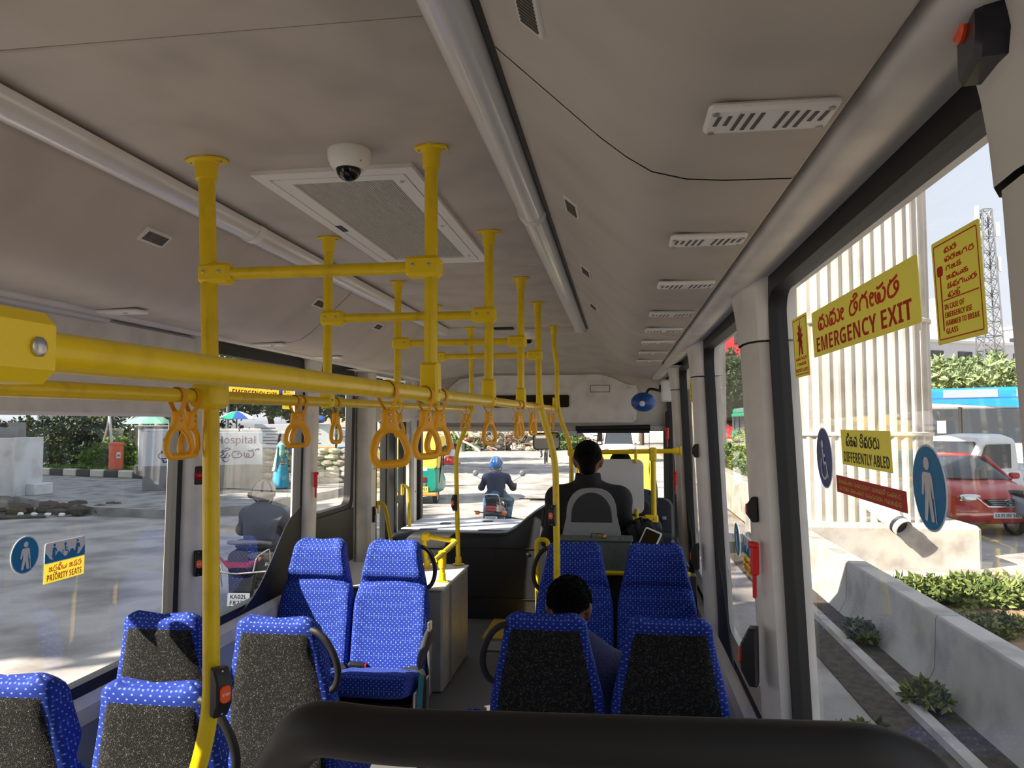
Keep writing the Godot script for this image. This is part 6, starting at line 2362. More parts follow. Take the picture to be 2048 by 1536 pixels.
func people_inside() -> void:
	var t := person("seated man in a black jacket with short black hair, seen from behind by the windscreen", Vector3(-0.205, 0.0, -4.92), 0.0, {
		"head": Vector3(0, 1.345, 0.0), "neck": Vector3(0.0, 1.19, 0.03), "hip": Vector3(0.02, 0.62, -0.02),
		"arm_l": [Vector3(-0.195, 1.105, 0.0), Vector3(-0.255, 0.83, -0.06), Vector3(-0.20, 0.74, -0.30)], "arm_r": [Vector3(0.195, 1.105, 0.0), Vector3(0.255, 0.83, -0.06), Vector3(0.20, 0.74, -0.30)],
		"hand_l": Vector3(-0.19, 0.70, -0.38), "hand_r": Vector3(0.19, 0.70, -0.38),
		"leg_l": [Vector3(-0.10, 0.60, -0.10), Vector3(-0.14, 0.60, -0.52), Vector3(-0.14, 0.10, -0.54), Vector3(-0.14, 0.05, -0.70)], "leg_r": [Vector3(0.12, 0.60, -0.10), Vector3(0.15, 0.60, -0.52), Vector3(0.15, 0.10, -0.54), Vector3(0.15, 0.05, -0.70)]},
		{"coat": "jacket_black", "trousers": "jeans_dark", "cell": 0.016, "head_cell": 0.006, "build": 1.04, "head": 1.03})
	strands(t, Vector3(0, 1.345, 0.0), Basis(), 1.03, 900, 0.009)
	var mb := MB.new()
	var rows := []
	for q in [[1.165, 0.098], [1.20, 0.092], [1.235, 0.082], [1.262, 0.078], [1.262, 0.072]]:
		var row := PackedVector3Array()
		for n in 28:
			var a := TAU * n / 28
			row.push_back(Vector3(cos(a) * q[1] * 1.02, q[0] + 0.012 * sin(a * 2.0 + 1.0) + (0.015 if sin(a) > 0 else 0.0) * sin(a), 0.03 + sin(a) * q[1] * (1.0 + 0.02 * sin(a * 7.0))))
		rows.append(row)
	mb.grid(rows, true, true)
	obj("collar", mb, M.jacket_black, t, Vector3.ZERO, "", 60.0)
	var ps := person("passenger with short dark curly hair and navy shirt, head showing above a black carpeted seat", Vector3(-0.205, 0.0, -3.02), 0.0, {
		"head": Vector3(0, 0.855, 0.0), "neck": Vector3(0.02, 0.70, 0.03), "hip": Vector3(0.0, 0.46, 0.02),
		"arm_l": [Vector3(-0.17, 0.62, 0.0), Vector3(-0.21, 0.40, -0.06), Vector3(-0.12, 0.38, -0.28)], "arm_r": [Vector3(0.19, 0.62, 0.0), Vector3(0.225, 0.40, -0.06), Vector3(0.14, 0.38, -0.28)],
		"hand_l": Vector3(-0.11, 0.38, -0.36), "hand_r": Vector3(0.13, 0.38, -0.36),
		"leg_l": [Vector3(-0.09, 0.43, -0.08), Vector3(-0.11, 0.43, -0.46), Vector3(-0.11, 0.08, -0.44), Vector3(-0.11, 0.045, -0.58)], "leg_r": [Vector3(0.09, 0.43, -0.08), Vector3(0.12, 0.43, -0.46), Vector3(0.12, 0.08, -0.44), Vector3(0.12, 0.045, -0.58)]},
		{"coat": "shirt_navy", "trousers": "jeans_dark", "cell": 0.016, "head_cell": 0.006, "head": 0.95, "look": Basis.from_euler(Vector3(-0.25, -0.12, 0.0)), "coat_name": "shirt", "build": 0.94})
	strands(ps, Vector3(0, 0.855, 0.0), Basis.from_euler(Vector3(-0.25, -0.12, 0.0)), 0.95, 2200, 0.016)
	person("bus driver mostly hidden behind the off-white partition board, only dark hair above it", Vector3(0.005, 0.0, -5.66), 0.0, {
		"head": Vector3(0, 1.255, 0.0), "neck": Vector3(0.0, 1.10, 0.03), "hip": Vector3(0.0, 0.55, 0.0),
		"arm_l": [Vector3(-0.18, 1.02, 0.0), Vector3(-0.24, 0.80, -0.12), Vector3(-0.17, 0.86, -0.36)], "arm_r": [Vector3(0.18, 1.02, 0.0), Vector3(0.24, 0.80, -0.12), Vector3(0.17, 0.86, -0.36)],
		"leg_l": [Vector3(-0.10, 0.52, -0.08), Vector3(-0.12, 0.53, -0.46), Vector3(-0.12, 0.10, -0.50), Vector3(-0.12, 0.05, -0.64)], "leg_r": [Vector3(0.10, 0.52, -0.08), Vector3(0.12, 0.53, -0.46), Vector3(0.12, 0.10, -0.50), Vector3(0.12, 0.05, -0.64)]},
		{"coat": "jacket_grey", "trousers": "jeans_dark", "cell": 0.02, "head": 0.98})
	var ds := thing("driver_seat", "dark driver's seat behind the off-white board, almost wholly hidden", "seat", Vector3(0.005, 0, -5.50))
	mb = MB.new()
	mb.prism(rrect(-0.21, 0.42, 0.21, 1.05, 0.06), 0.07, Transform3D(Basis(), Vector3(0, 0, 0.05)), 0.015)
	obj("backrest", mb, M.soft_black, ds)
	mb = MB.new()
	mb.box(Vector3(0, 0.38, -0.2), Vector3(0.44, 0.10, 0.44), 0.03)
	obj("cushion", mb, M.soft_black, ds)
	mb = MB.new()
	mb.box(Vector3(0, 0.16, -0.2), Vector3(0.26, 0.33, 0.26), 0.02)
	obj("pedestal", mb, M.soft_black, ds)
	var sw := thing("steering_wheel", "large black steering wheel in front of the hidden driver", "wheel", Vector3(0.005, 0.86, -6.06))
	mb = MB.new()
	var ringp := PackedVector3Array()
	for n in 41:
		var a := TAU * n / 40
		ringp.push_back(Vector3(cos(a) * 0.21, sin(a) * 0.21, 0))
	mb.tube(ringp, 0.013, 10, false)
	var rim := obj("rim", mb, M.black, sw)
	rim.rotation.x = -1.0
	mb = MB.new()
	for n in 3:
		var a := TAU * n / 3 - PI / 2
		mb.bar(Vector3.ZERO, Vector3(cos(a) * 0.205, sin(a) * 0.205, 0), 0.012, 8)
	mb.sup(Vector3.ZERO, Vector3(0.06, 0.06, 0.025), 0.6, 14, 8)
	mb.bar(Vector3(0, 0, -0.01), Vector3(0, -0.04, -0.22), 0.03, 10)
	var sp := obj("spokes", mb, M.black, sw)
	sp.rotation.x = -1.0


# ---------------------------------------------------------------- outdoors: helpers
func leaves(parent: Node3D, called: String, blobs: Array, n: int, size: float, c0: Color, c1: Color, seed_: int, shell_ := 0.55) -> void:
	# blobs: [centre, radii]; tufts of folded leaves
	var mb := MB.new()
	mb.tinted = true
	var rng := RandomNumberGenerator.new()
	rng.seed = 77
	for k in 7:
		var d := Vector3(rng.randf_range(-1, 1), rng.randf_range(-0.6, 1), rng.randf_range(-1, 1)).normalized()
		var s := d.cross(Vector3(rng.randf_range(-1, 1), rng.randf_range(-1, 1), rng.randf_range(-1, 1))).normalized()
		var o := d * 0.15
		var up := d.cross(s) * 0.10
		mb.tri(o, o + d * 0.45 + s * 0.24 + up, o + d)
		mb.tri(o, o + d, o + d * 0.45 - s * 0.24 + up)
	var mesh := mb.mesh(10.0)
	var mm := MultiMesh.new()
	mm.transform_format = MultiMesh.TRANSFORM_3D
	mm.use_colors = true
	mm.mesh = mesh
	mm.instance_count = n
	rng.seed = seed_
	var vol := 0.0
	for b in blobs:
		vol += b[1].x * b[1].y * b[1].z
	var i := 0
	for bi in blobs.size():
		var b: Array = blobs[bi]
		var m: int = n - i if bi == blobs.size() - 1 else int(n * b[1].x * b[1].y * b[1].z / vol)
		for q in m:
			var d := Vector3(rng.randfn(), rng.randfn(), rng.randfn()).normalized()
			var r := pow(rng.randf(), shell_) * rng.randf_range(0.85, 1.08)
			var p: Vector3 = b[0] + d * r * b[1]
			var s := size * rng.randf_range(0.65, 1.35)
			var bs := Basis.from_euler(Vector3(rng.randf_range(-0.9, 0.9), rng.randf() * TAU, rng.randf_range(-0.9, 0.9))).scaled(Vector3(s, s, s))
			mm.set_instance_transform(i, Transform3D(bs, p))
			mm.set_instance_color(i, c0.lerp(c1, rng.randf()).srgb_to_linear())
			i += 1
	var o := MultiMeshInstance3D.new()
	o.multimesh = mm
	o.material_override = M.leaf
	o.name = called
	o.set_meta("kind", "stuff")
	parent.add_child(o, true)


func tree(label: String, at: Vector3, trunk: Array, blobs: Array, n: int, size: float, c0: Color, c1: Color, seed_: int, m := "bark", called := "tree", cat := "tree") -> Node3D:
	var t := thing(called, label, cat, at)
	if trunk.size() > 0:
		var mb := MB.new()
		for q in trunk:
			mb.tube(curve(q[0], 4), tapered(q[1], q[2], (q[0].size() - 1) * 4 + 1), 9)
		obj("trunk", mb, M[m], t, Vector3.ZERO, "", 60.0)
	leaves(t, "foliage", blobs, n, size, c0, c1, seed_)
	return t


func tapered(a: float, b: float, n: int) -> Array:
	var r := []
	for i in n:
		r.append(lerpf(a, b, float(i) / maxi(n - 1, 1)))
	return r


func wheel(parent: Node3D, at: Vector3, r: float, w: float, called := "wheel", spokes := 0) -> void:
	var x := Transform3D(Basis(Vector3(0, 1, 0), Vector3(1, 0, 0), Vector3(0, 0, -1)), at)
	var mb := MB.new()
	var rows := []
	for q in [[0.70, -0.42], [0.90, -0.5], [0.98, -0.38], [1.0, 0.0], [0.98, 0.38], [0.90, 0.5], [0.70, 0.42]]:
		rows.append(ring_at(x, q[0] * r, q[1] * w))
	mb.grid(rows, true)
	var o := obj(called, mb, M.tyre, parent, Vector3.ZERO, "", 50.0)
	mb = MB.new()
	if spokes == 0:
		mb.lathe([Vector2(0.1 * r, -0.34 * w), Vector2(0.66 * r, -0.28 * w), Vector2(0.70 * r, -0.42 * w), Vector2(0.70 * r, 0.42 * w), Vector2(0.66 * r, 0.28 * w), Vector2(0.1 * r, 0.34 * w)], x, 20)
	else:
		mb.grid([ring_at(x, 0.72 * r, -0.2 * w), ring_at(x, 0.66 * r, 0.0), ring_at(x, 0.72 * r, 0.2 * w)], true)
		mb.bar(at - Vector3(w * 0.4, 0, 0), at + Vector3(w * 0.4, 0, 0), r * 0.10, 10)
		for k in spokes:
			var a := TAU * k / spokes
			mb.bar(at + Vector3(0, cos(a), sin(a)) * r * 0.08, at + Vector3(0, cos(a + 0.25), sin(a + 0.25)) * r * 0.70, 0.004 if spokes > 8 else 0.012, 5)
	obj("rim", mb, M.steel, o)


func ring_at(x: Transform3D, r: float, y: float) -> PackedVector3Array:
	var row := PackedVector3Array()
	for j in 28:
		var a := TAU * j / 28
		row.push_back(x * Vector3(cos(a) * r, y, -sin(a) * r))
	return row


# rounded sections along z: [z, half width, y low, y high, roundness]
func hull(mb: MB, st: Array, n := 24) -> void:
	var rows := []
	for q in st:
		var row := PackedVector3Array()
		var e: float = q[4] if q.size() > 4 else 0.35
		for j in n:
			var a := TAU * (j + 0.5) / n
			var cx := signf(cos(a)) * pow(absf(cos(a)), e)
			var sy := signf(sin(a)) * pow(absf(sin(a)), e)
			var top: float = (q[5] if q.size() > 5 else 1.0)
			row.push_back(Vector3(cx * q[1] * lerpf(1.0, top, sy * 0.5 + 0.5), lerpf(q[2], q[3], sy * 0.5 + 0.5), q[0]))
		rows.append(row)
	mb.grid(rows, true, false)
	mb.fan(rows[0], true)
	mb.fan(rows[rows.size() - 1], false)


func sheet_building(label: String, at: Vector3, s: Vector3, turn: float, m: String, nx: int, ny: int, called := "building") -> Node3D:
	var t := thing(called, label, "building", at, turn)
	var mb := MB.new()
	mb.box(Vector3(0, s.y * 0.5, 0), s)
	obj("walls", mb, M[m], t)
	mb = MB.new()
	mb.box(Vector3(0, s.y + 0.15, 0), Vector3(s.x + 0.4, 0.3, s.z + 0.4), 0.05)
	obj("parapet", mb, M.building, t)
	for face_ in 2:
		for i in nx:
			for k in ny:
				mb = MB.new()
				var u := (i + 0.5) / nx - 0.5
				var y := s.y * (k + 0.55) / ny
				if face_ == 0:
					mb.box(Vector3(u * s.x, y, s.z * 0.5), Vector3(s.x / nx * 0.5, s.y / ny * 0.45, 0.12), 0.02)
				else:
					mb.box(Vector3(-s.x * 0.5, y, u * s.z), Vector3(0.12, s.y / ny * 0.45, s.z / nx * 0.5), 0.02)
				obj("window", mb, M.window_dark, t)
	return t


# a saloon or hatchback, nose to -z; l length, w width, h height
func car(label: String, at: Vector3, turn: float, paint: String, l := 4.0, w := 1.75, h := 1.5, detail := false, called := "car", group := "") -> Node3D:
	var t := thing(called, label, "car", at, turn, group)
	var hl := l * 0.5
	var hw := w * 0.5
	var mb := MB.new()
	hull(mb, [[-hl, hw * 0.62, 0.30, 0.62, 0.5], [-hl + 0.06, hw * 0.80, 0.24, 0.74, 0.42], [-hl + 0.25, hw * 0.93, 0.21, 0.86, 0.36, 0.93], [-hl + 0.75, hw * 0.99, 0.20, 0.95, 0.32, 0.92], [-hl + 1.15, hw, 0.20, 1.02, 0.3, 0.93], [0.2, hw, 0.20, 1.03, 0.3, 0.93], [hl - 0.6, hw * 0.99, 0.22, 1.04, 0.32, 0.92], [hl - 0.12, hw * 0.92, 0.28, 1.0, 0.4, 0.92], [hl, hw * 0.78, 0.36, 0.9, 0.5]], 32)
	obj("body", mb, M[paint], t, Vector3.ZERO, "", 55.0)
	mb = MB.new()
	hull(mb, [[-hl + 1.02, hw * 0.80, 0.92, 1.0, 0.35], [-hl + 1.25, hw * 0.84, 0.92, 1.16, 0.35, 0.88], [-hl + 1.75, hw * 0.86, 0.92, h - 0.04, 0.35, 0.80], [0.5, hw * 0.86, 0.92, h - 0.02, 0.35, 0.80], [hl - 0.55, hw * 0.84, 0.92, h - 0.08, 0.35, 0.80], [hl - 0.14, hw * 0.76, 0.92, 1.04, 0.35, 0.85]], 28)
	obj("glasshouse", mb, M.window_dark, t, Vector3.ZERO, "", 40.0)
	mb = MB.new()
	var rows := []
	for q in [[-hl + 1.66, 0.60, h - 0.09], [-hl + 1.82, 0.70, h - 0.02], [0.1, 0.72, h + 0.012], [hl - 0.75, 0.70, h - 0.02], [hl - 0.50, 0.66, h - 0.09]]:
		var row := PackedVector3Array()
		for k in 9:
			var u := k / 4.0 - 1.0
			row.push_back(Vector3(u * hw * q[1], q[2] - 0.05 * pow(absf(u), 3.0), q[0]))
		rows.append(row)
	mb.grid(rows)
	obj("roof", mb, M[paint], t, Vector3.ZERO, "", 60.0)
	mb = MB.new()
	for s in [-1, 1]:
		mb.tube(P([Vector3(s * hw * 0.82, 0.98, -hl + 1.06), Vector3(s * hw * 0.70, h - 0.05, -hl + 1.76)]), 0.035, 8)
		mb.tube(P([Vector3(s * hw * 0.80, 0.99, hl - 0.2), Vector3(s * hw * 0.68, h - 0.06, hl - 0.6)]), 0.05, 8)
		mb.tube(P([Vector3(s * hw * 0.86, 0.98, 0.25), Vector3(s * hw * 0.71, h - 0.02, 0.3)]), 0.03, 8)
	obj("roof_post", mb, M[paint], t)
	for s in [-1, 1]:
		for z in [-hl + 0.78, hl - 0.72]:
			wheel(t, Vector3(s * (hw - 0.10), 0.30, z), 0.30, 0.19)
		mb = MB.new()
		mb.sup(Vector3(s * hw * 0.66, 0.70, -hl + 0.17), Vector3(0.20, 0.085, 0.13), 0.7, 16, 8)
		obj("headlamp", mb, M.chrome, t)
		mb = MB.new()
		mb.sup(Vector3(s * (hw + 0.06), 1.05, -hl + 1.30), Vector3(0.10, 0.065, 0.06), 0.6, 12, 8)
		obj("door_mirror", mb, M[paint], t)
		mb = MB.new()
		mb.sup(Vector3(s * hw * 0.72, 0.82, hl - 0.08), Vector3(0.15, 0.10, 0.08), 0.6, 12, 8)
		obj("tail_lamp", mb, M.lamp_red, t)
	mb = MB.new()
	mb.box(Vector3(0, 0.40, -hl - 0.01), Vector3(0.52, 0.11, 0.02), 0.004)
	var pl := obj("number_plate", mb, M.plate_white, t)
	if detail:
		letters(pl, "KA 05 MX 5421", 0.46, 0.065, Transform3D(Basis(Vector3.UP, PI), Vector3(0, 0.40, -hl - 0.022)), M.ink)
	mb = MB.new()
	mb.prism(V2([-0.42, 0.06, 0.42, 0.06, 0.30, -0.08, -0.30, -0.08]), 0.05, Transform3D(Basis(Vector3.UP, PI), Vector3(0, 0.64, -hl + 0.01)), 0.012)
	obj("grille", mb, M.rubber, t)
	if detail:
		for k in 4:
			mb = MB.new()
			mb.box(Vector3(0, 0.675 - 0.033 * k, -hl - 0.02), Vector3(0.72 - 0.09 * k, 0.008, 0.012), 0.002)
			obj("grille_slat", mb, M.steel, t)
		mb = MB.new()
		strip_frame(mb, [Vector2(-0.06, 0.04), Vector2(0.02, 0.06), Vector2(0.06, 0.035), Vector2(-0.02, 0.01), Vector2(0.06, -0.03), Vector2(0.0, -0.06), Vector2(-0.06, -0.035), Vector2(0.02, -0.01)], Vector3(0, 0.63, -hl - 0.035))
		obj("emblem", mb, M.chrome, t)
		mb = MB.new()
		mb.tube(P([Vector3(-0.52, 0.72, -hl + 0.04), Vector3(-0.36, 0.56, -hl - 0.02), Vector3(0.36, 0.56, -hl - 0.02), Vector3(0.52, 0.72, -hl + 0.04)]), 0.018, 8)
		obj("grille_trim", mb, M.chrome, t)
		mb = MB.new()
		mb.bar(Vector3(-0.55, 1.0, -hl + 1.02), Vector3(0.1, 1.0, -hl + 0.98), 0.012, 6)
		mb.bar(Vector3(0.05, 1.0, -hl + 0.98), Vector3(0.62, 1.02, -hl + 1.05), 0.012, 6)
		obj("wiper", mb, M.black, t)
	return t


func strip_frame(mb: MB, p: Array, at: Vector3) -> void:
	for i in p.size() - 1:
		mb.bar(at + Vector3(-p[i].x, p[i].y, 0), at + Vector3(-p[i + 1].x, p[i + 1].y, 0), 0.013, 6)


# a three-wheeled taxi, nose to -z
func auto_rickshaw(label: String, at: Vector3, turn: float) -> Node3D:
	var t := thing("auto_rickshaw", label, "rickshaw", at, turn, "auto rickshaws")
	var mb := MB.new()
	hull(mb, [[-1.25, 0.22, 0.30, 0.85, 0.6], [-1.0, 0.42, 0.28, 0.95, 0.5], [-0.55, 0.58, 0.26, 0.62, 0.3], [0.2, 0.64, 0.26, 0.60, 0.25], [0.45, 0.65, 0.26, 0.98, 0.2], [1.15, 0.62, 0.30, 0.98, 0.2], [1.22, 0.58, 0.34, 0.95, 0.3]], 28)
	obj("body", mb, M.auto_green, t, Vector3.ZERO, "green lower body", 45.0)
	mb = MB.new()
	hull(mb, [[-0.85, 0.44, 1.50, 1.62, 0.4], [-0.6, 0.58, 1.48, 1.74, 0.35], [0.0, 0.63, 1.46, 1.82, 0.32], [0.7, 0.64, 1.42, 1.82, 0.32], [1.05, 0.62, 1.3, 1.76, 0.35], [1.16, 0.58, 1.3, 1.66, 0.4]], 28)
	obj("canopy", mb, M.auto_yellow, t, Vector3.ZERO, "yellow canvas top", 50.0)
	mb = MB.new()
	mb.prism(rrect(-0.61, 0.94, 0.61, 1.60, 0.10), 0.04, Transform3D(Basis.from_euler(Vector3(0.04, 0, 0)), Vector3(0, 0.0, 1.14)), 0.012)
	for s in [-1, 1]:
		mb.prism(V2([0.45, 0.95, 1.14, 0.95, 1.14, 1.62, 0.60, 1.62]), 0.03, face(Vector3(s * 0.615, 0, 0), Vector3(0, 0, 1), Vector3.UP), 0.008)
	obj("rear_curtain", mb, M.auto_yellow, t)
	mb = MB.new()
	mb.prism(rrect(-0.18, 1.26, 0.22, 1.46, 0.03), 0.02, Transform3D(Basis(), Vector3(-0.2, 0, 1.125)))
	obj("rear_window", mb, M.window_dark, t)
	for k in 8:
		mb = MB.new()
		mb.box(Vector3(-0.30 if k < 4 else 0.42, 0.86 - 0.10 * (k % 4), 1.215), Vector3(0.28 if k < 4 else 0.06, 0.035, 0.02), 0.008)
		if k < 4:
			obj("louvre", mb, M.rubber, t)
	mb = MB.new()
	mb.box(Vector3(0.26, 0.66, 1.225), Vector3(0.14, 0.13, 0.04), 0.012)
	obj("tail_lamp", mb, M.lamp_red, t)
	mb = MB.new()
	mb.box(Vector3(0.26, 0.52, 1.225), Vector3(0.13, 0.08, 0.03), 0.01)
	obj("reflector", mb, M.iron, t)
	mb = MB.new()
	mb.box(Vector3(0.25, 0.40, 1.235), Vector3(0.28, 0.15, 0.02), 0.006)
	var pl := obj("number_plate", mb, M.plate_yellow, t)
	letters(pl, "1P51", 0.2, 0.09, Transform3D(Basis(), Vector3(0.25, 0.40, 1.247)), M.ink)
	mb = MB.new()
	mb.box(Vector3(0.24, 0.93, 1.215), Vector3(0.24, 0.09, 0.02), 0.006)
	obj("rear_sticker", mb, M.plate_white, t)
	mb = MB.new()
	mb.box(Vector3(0, 0.27, 1.20), Vector3(1.24, 0.09, 0.12), 0.02)
	obj("bumper", mb, M.auto_orange, t)
	mb = MB.new()
	for s in [-1, 1]:
		mb.tube(bent([Vector3(s * 0.62, 0.55, 0.95), Vector3(s * 0.66, 1.1, 0.7), Vector3(s * 0.60, 1.62, 0.3), Vector3(s * 0.50, 1.55, -0.75), Vector3(s * 0.44, 0.9, -1.0)], 0.15, 5), 0.022, 8)
	obj("canopy_tube", mb, M.bike_black, t)
	mb = MB.new()
	mb.prism(rrect(-0.40, 0.95, 0.40, 1.52, 0.06), 0.02, Transform3D(Basis.from_euler(Vector3(-0.15, 0, 0)), Vector3(0, 0.05, -0.95)))
	obj("windscreen", mb, M.tint_glass, t)
	for s in [-1, 1]:
		wheel(t, Vector3(s * 0.52, 0.22, 0.80), 0.22, 0.12)
	wheel(t, Vector3(0, 0.22, -1.12), 0.22, 0.11)
	mb = MB.new()
	mb.box(Vector3(0, 0.62, 0.55), Vector3(1.1, 0.30, 0.18), 0.05)
	mb.box(Vector3(0, 0.55, 0.25), Vector3(1.1, 0.14, 0.5), 0.04)
	obj("bench", mb, M.soft_black, t)
	return t


func motorcycle() -> Node3D:
	var t := thing("motorcycle", "black motorcycle with red tail lamp, amber indicators and chrome rear rail, ahead on the road", "motorcycle", Vector3(-2.26, ROAD, -13.7), 0.05)
	wheel(t, Vector3(0, 0.30, 0.42), 0.30, 0.11, "wheel", 6)
	wheel(t, Vector3(0, 0.30, -0.88), 0.30, 0.08, "wheel", 6)
	var mb := MB.new()
	hull(mb, [[-0.62, 0.06, 0.74, 0.86, 0.8], [-0.45, 0.14, 0.70, 0.98, 0.8], [-0.15, 0.13, 0.68, 0.95, 0.8], [0.0, 0.08, 0.70, 0.84, 0.8]], 20)
	obj("tank", mb, M.bike_black, t, Vector3.ZERO, "", 60.0)
	mb = MB.new()
	hull(mb, [[-0.08, 0.10, 0.70, 0.80, 0.5], [0.2, 0.14, 0.70, 0.82, 0.5], [0.55, 0.13, 0.72, 0.84, 0.5], [0.66, 0.08, 0.74, 0.82, 0.6]], 18)
	obj("saddle", mb, M.soft_black, t, Vector3.ZERO, "", 60.0)
	mb = MB.new()
	hull(mb, [[0.0, 0.10, 0.45, 0.70, 0.6], [0.45, 0.12, 0.52, 0.74, 0.6], [0.74, 0.10, 0.56, 0.76, 0.6]], 18)
	obj("side_cover", mb, M.bike_black, t, Vector3.ZERO, "", 60.0)
	mb = MB.new()
	mb.sup(Vector3(0, 0.66, 0.76), Vector3(0.105, 0.055, 0.05), 0.6, 16, 8)
	obj("tail_lamp", mb, M.lamp_red, t)
	mb = MB.new()
	mb.tube(bent([Vector3(-0.115, 0.72, 0.50), Vector3(-0.115, 0.90, 0.72), Vector3(0.115, 0.90, 0.72), Vector3(0.115, 0.72, 0.50)], 0.06, 6), 0.014, 10)
	obj("rear_rail", mb, M.chrome, t)
	for s in [-1, 1]:
		mb = MB.new()
		mb.bar(Vector3(s * 0.08, 0.60, 0.76), Vector3(s * 0.21, 0.595, 0.78), 0.010, 8)
		obj("indicator_stalk", mb, M.bike_black, t)
		mb = MB.new()
		mb.sup(Vector3(s * 0.235, 0.595, 0.79), Vector3(0.045, 0.034, 0.04), 0.9, 14, 8)
		obj("indicator", mb, M.lamp_amber, t)
	mb = MB.new()
	mb.box(Vector3(0.0, 0.47, 0.80), Vector3(0.22, 0.125, 0.012), 0.004, Basis.from_euler(Vector3(-0.2, 0, 0)))
	var pl := obj("number_plate", mb, M.plate_white, t)
	letters(pl, "KA04E", 0.16, 0.04, Transform3D(Basis.from_euler(Vector3(-0.2, 0, 0)), Vector3(0, 0.497, 0.803)), M.ink)
	letters(pl, "0952", 0.14, 0.04, Transform3D(Basis.from_euler(Vector3(-0.2, 0, 0)), Vector3(0, 0.44, 0.813)), M.ink)
	mb = MB.new()
	mb.prism(V2([-0.11, 0.30, 0.11, 0.30, 0.13, 0.56, -0.13, 0.56]), 0.03, Transform3D(Basis(), Vector3(0, 0, 0.74)), 0.01)
	obj("mudguard", mb, M.bike_black, t)
	mb = MB.new()
	mb.bar(Vector3(0.17, 0.32, -0.1), Vector3(0.19, 0.38, 0.62), 0.045, 14)
	mb.bar(Vector3(-0.14, 0.34, -0.3), Vector3(-0.14, 0.32, 0.4), 0.03, 10)
	obj("exhaust", mb, M.chrome, t)
	mb = MB.new()
	mb.box(Vector3(0, 0.42, -0.25), Vector3(0.26, 0.34, 0.42), 0.06)
	obj("engine", mb, M.iron, t)
	mb = MB.new()
	mb.tube(bent([Vector3(-0.34, 1.0, -0.42), Vector3(-0.12, 1.02, -0.58), Vector3(0.12, 1.02, -0.58), Vector3(0.34, 1.0, -0.42)], 0.06, 5), 0.014, 10)
	mb.bar(Vector3(-0.09, 0.98, -0.60), Vector3(-0.09, 0.30, -0.88), 0.022, 10)
	mb.bar(Vector3(0.09, 0.98, -0.60), Vector3(0.09, 0.30, -0.88), 0.022, 10)
	obj("handlebar", mb, M.bike_black, t)
	for s in [-1, 1]:
		mb = MB.new()
		mb.tube(curve([Vector3(s * 0.22, 1.02, -0.50), Vector3(s * 0.34, 1.08, -0.52), Vector3(s * 0.44, 1.14, -0.50)], 5), 0.006, 6)
		obj("mirror_stalk", mb, M.chrome, t)
		mb = MB.new()
		mb.sup(Vector3(s * 0.45, 1.19, -0.49), Vector3(0.058, 0.058, 0.018), 1.0, 16, 8)
		obj("mirror", mb, M.iron, t)
	mb = MB.new()
	mb.sup(Vector3(0, 0.92, -0.70), Vector3(0.10, 0.10, 0.09), 0.9, 16, 10)
	obj("headlamp", mb, M.bike_black, t)
	mb = MB.new()
	mb.bar(Vector3(-0.24, 0.28, -0.10), Vector3(0.24, 0.28, -0.10), 0.018, 8)
	obj("footrest", mb, M.bike_black, t)
	return t


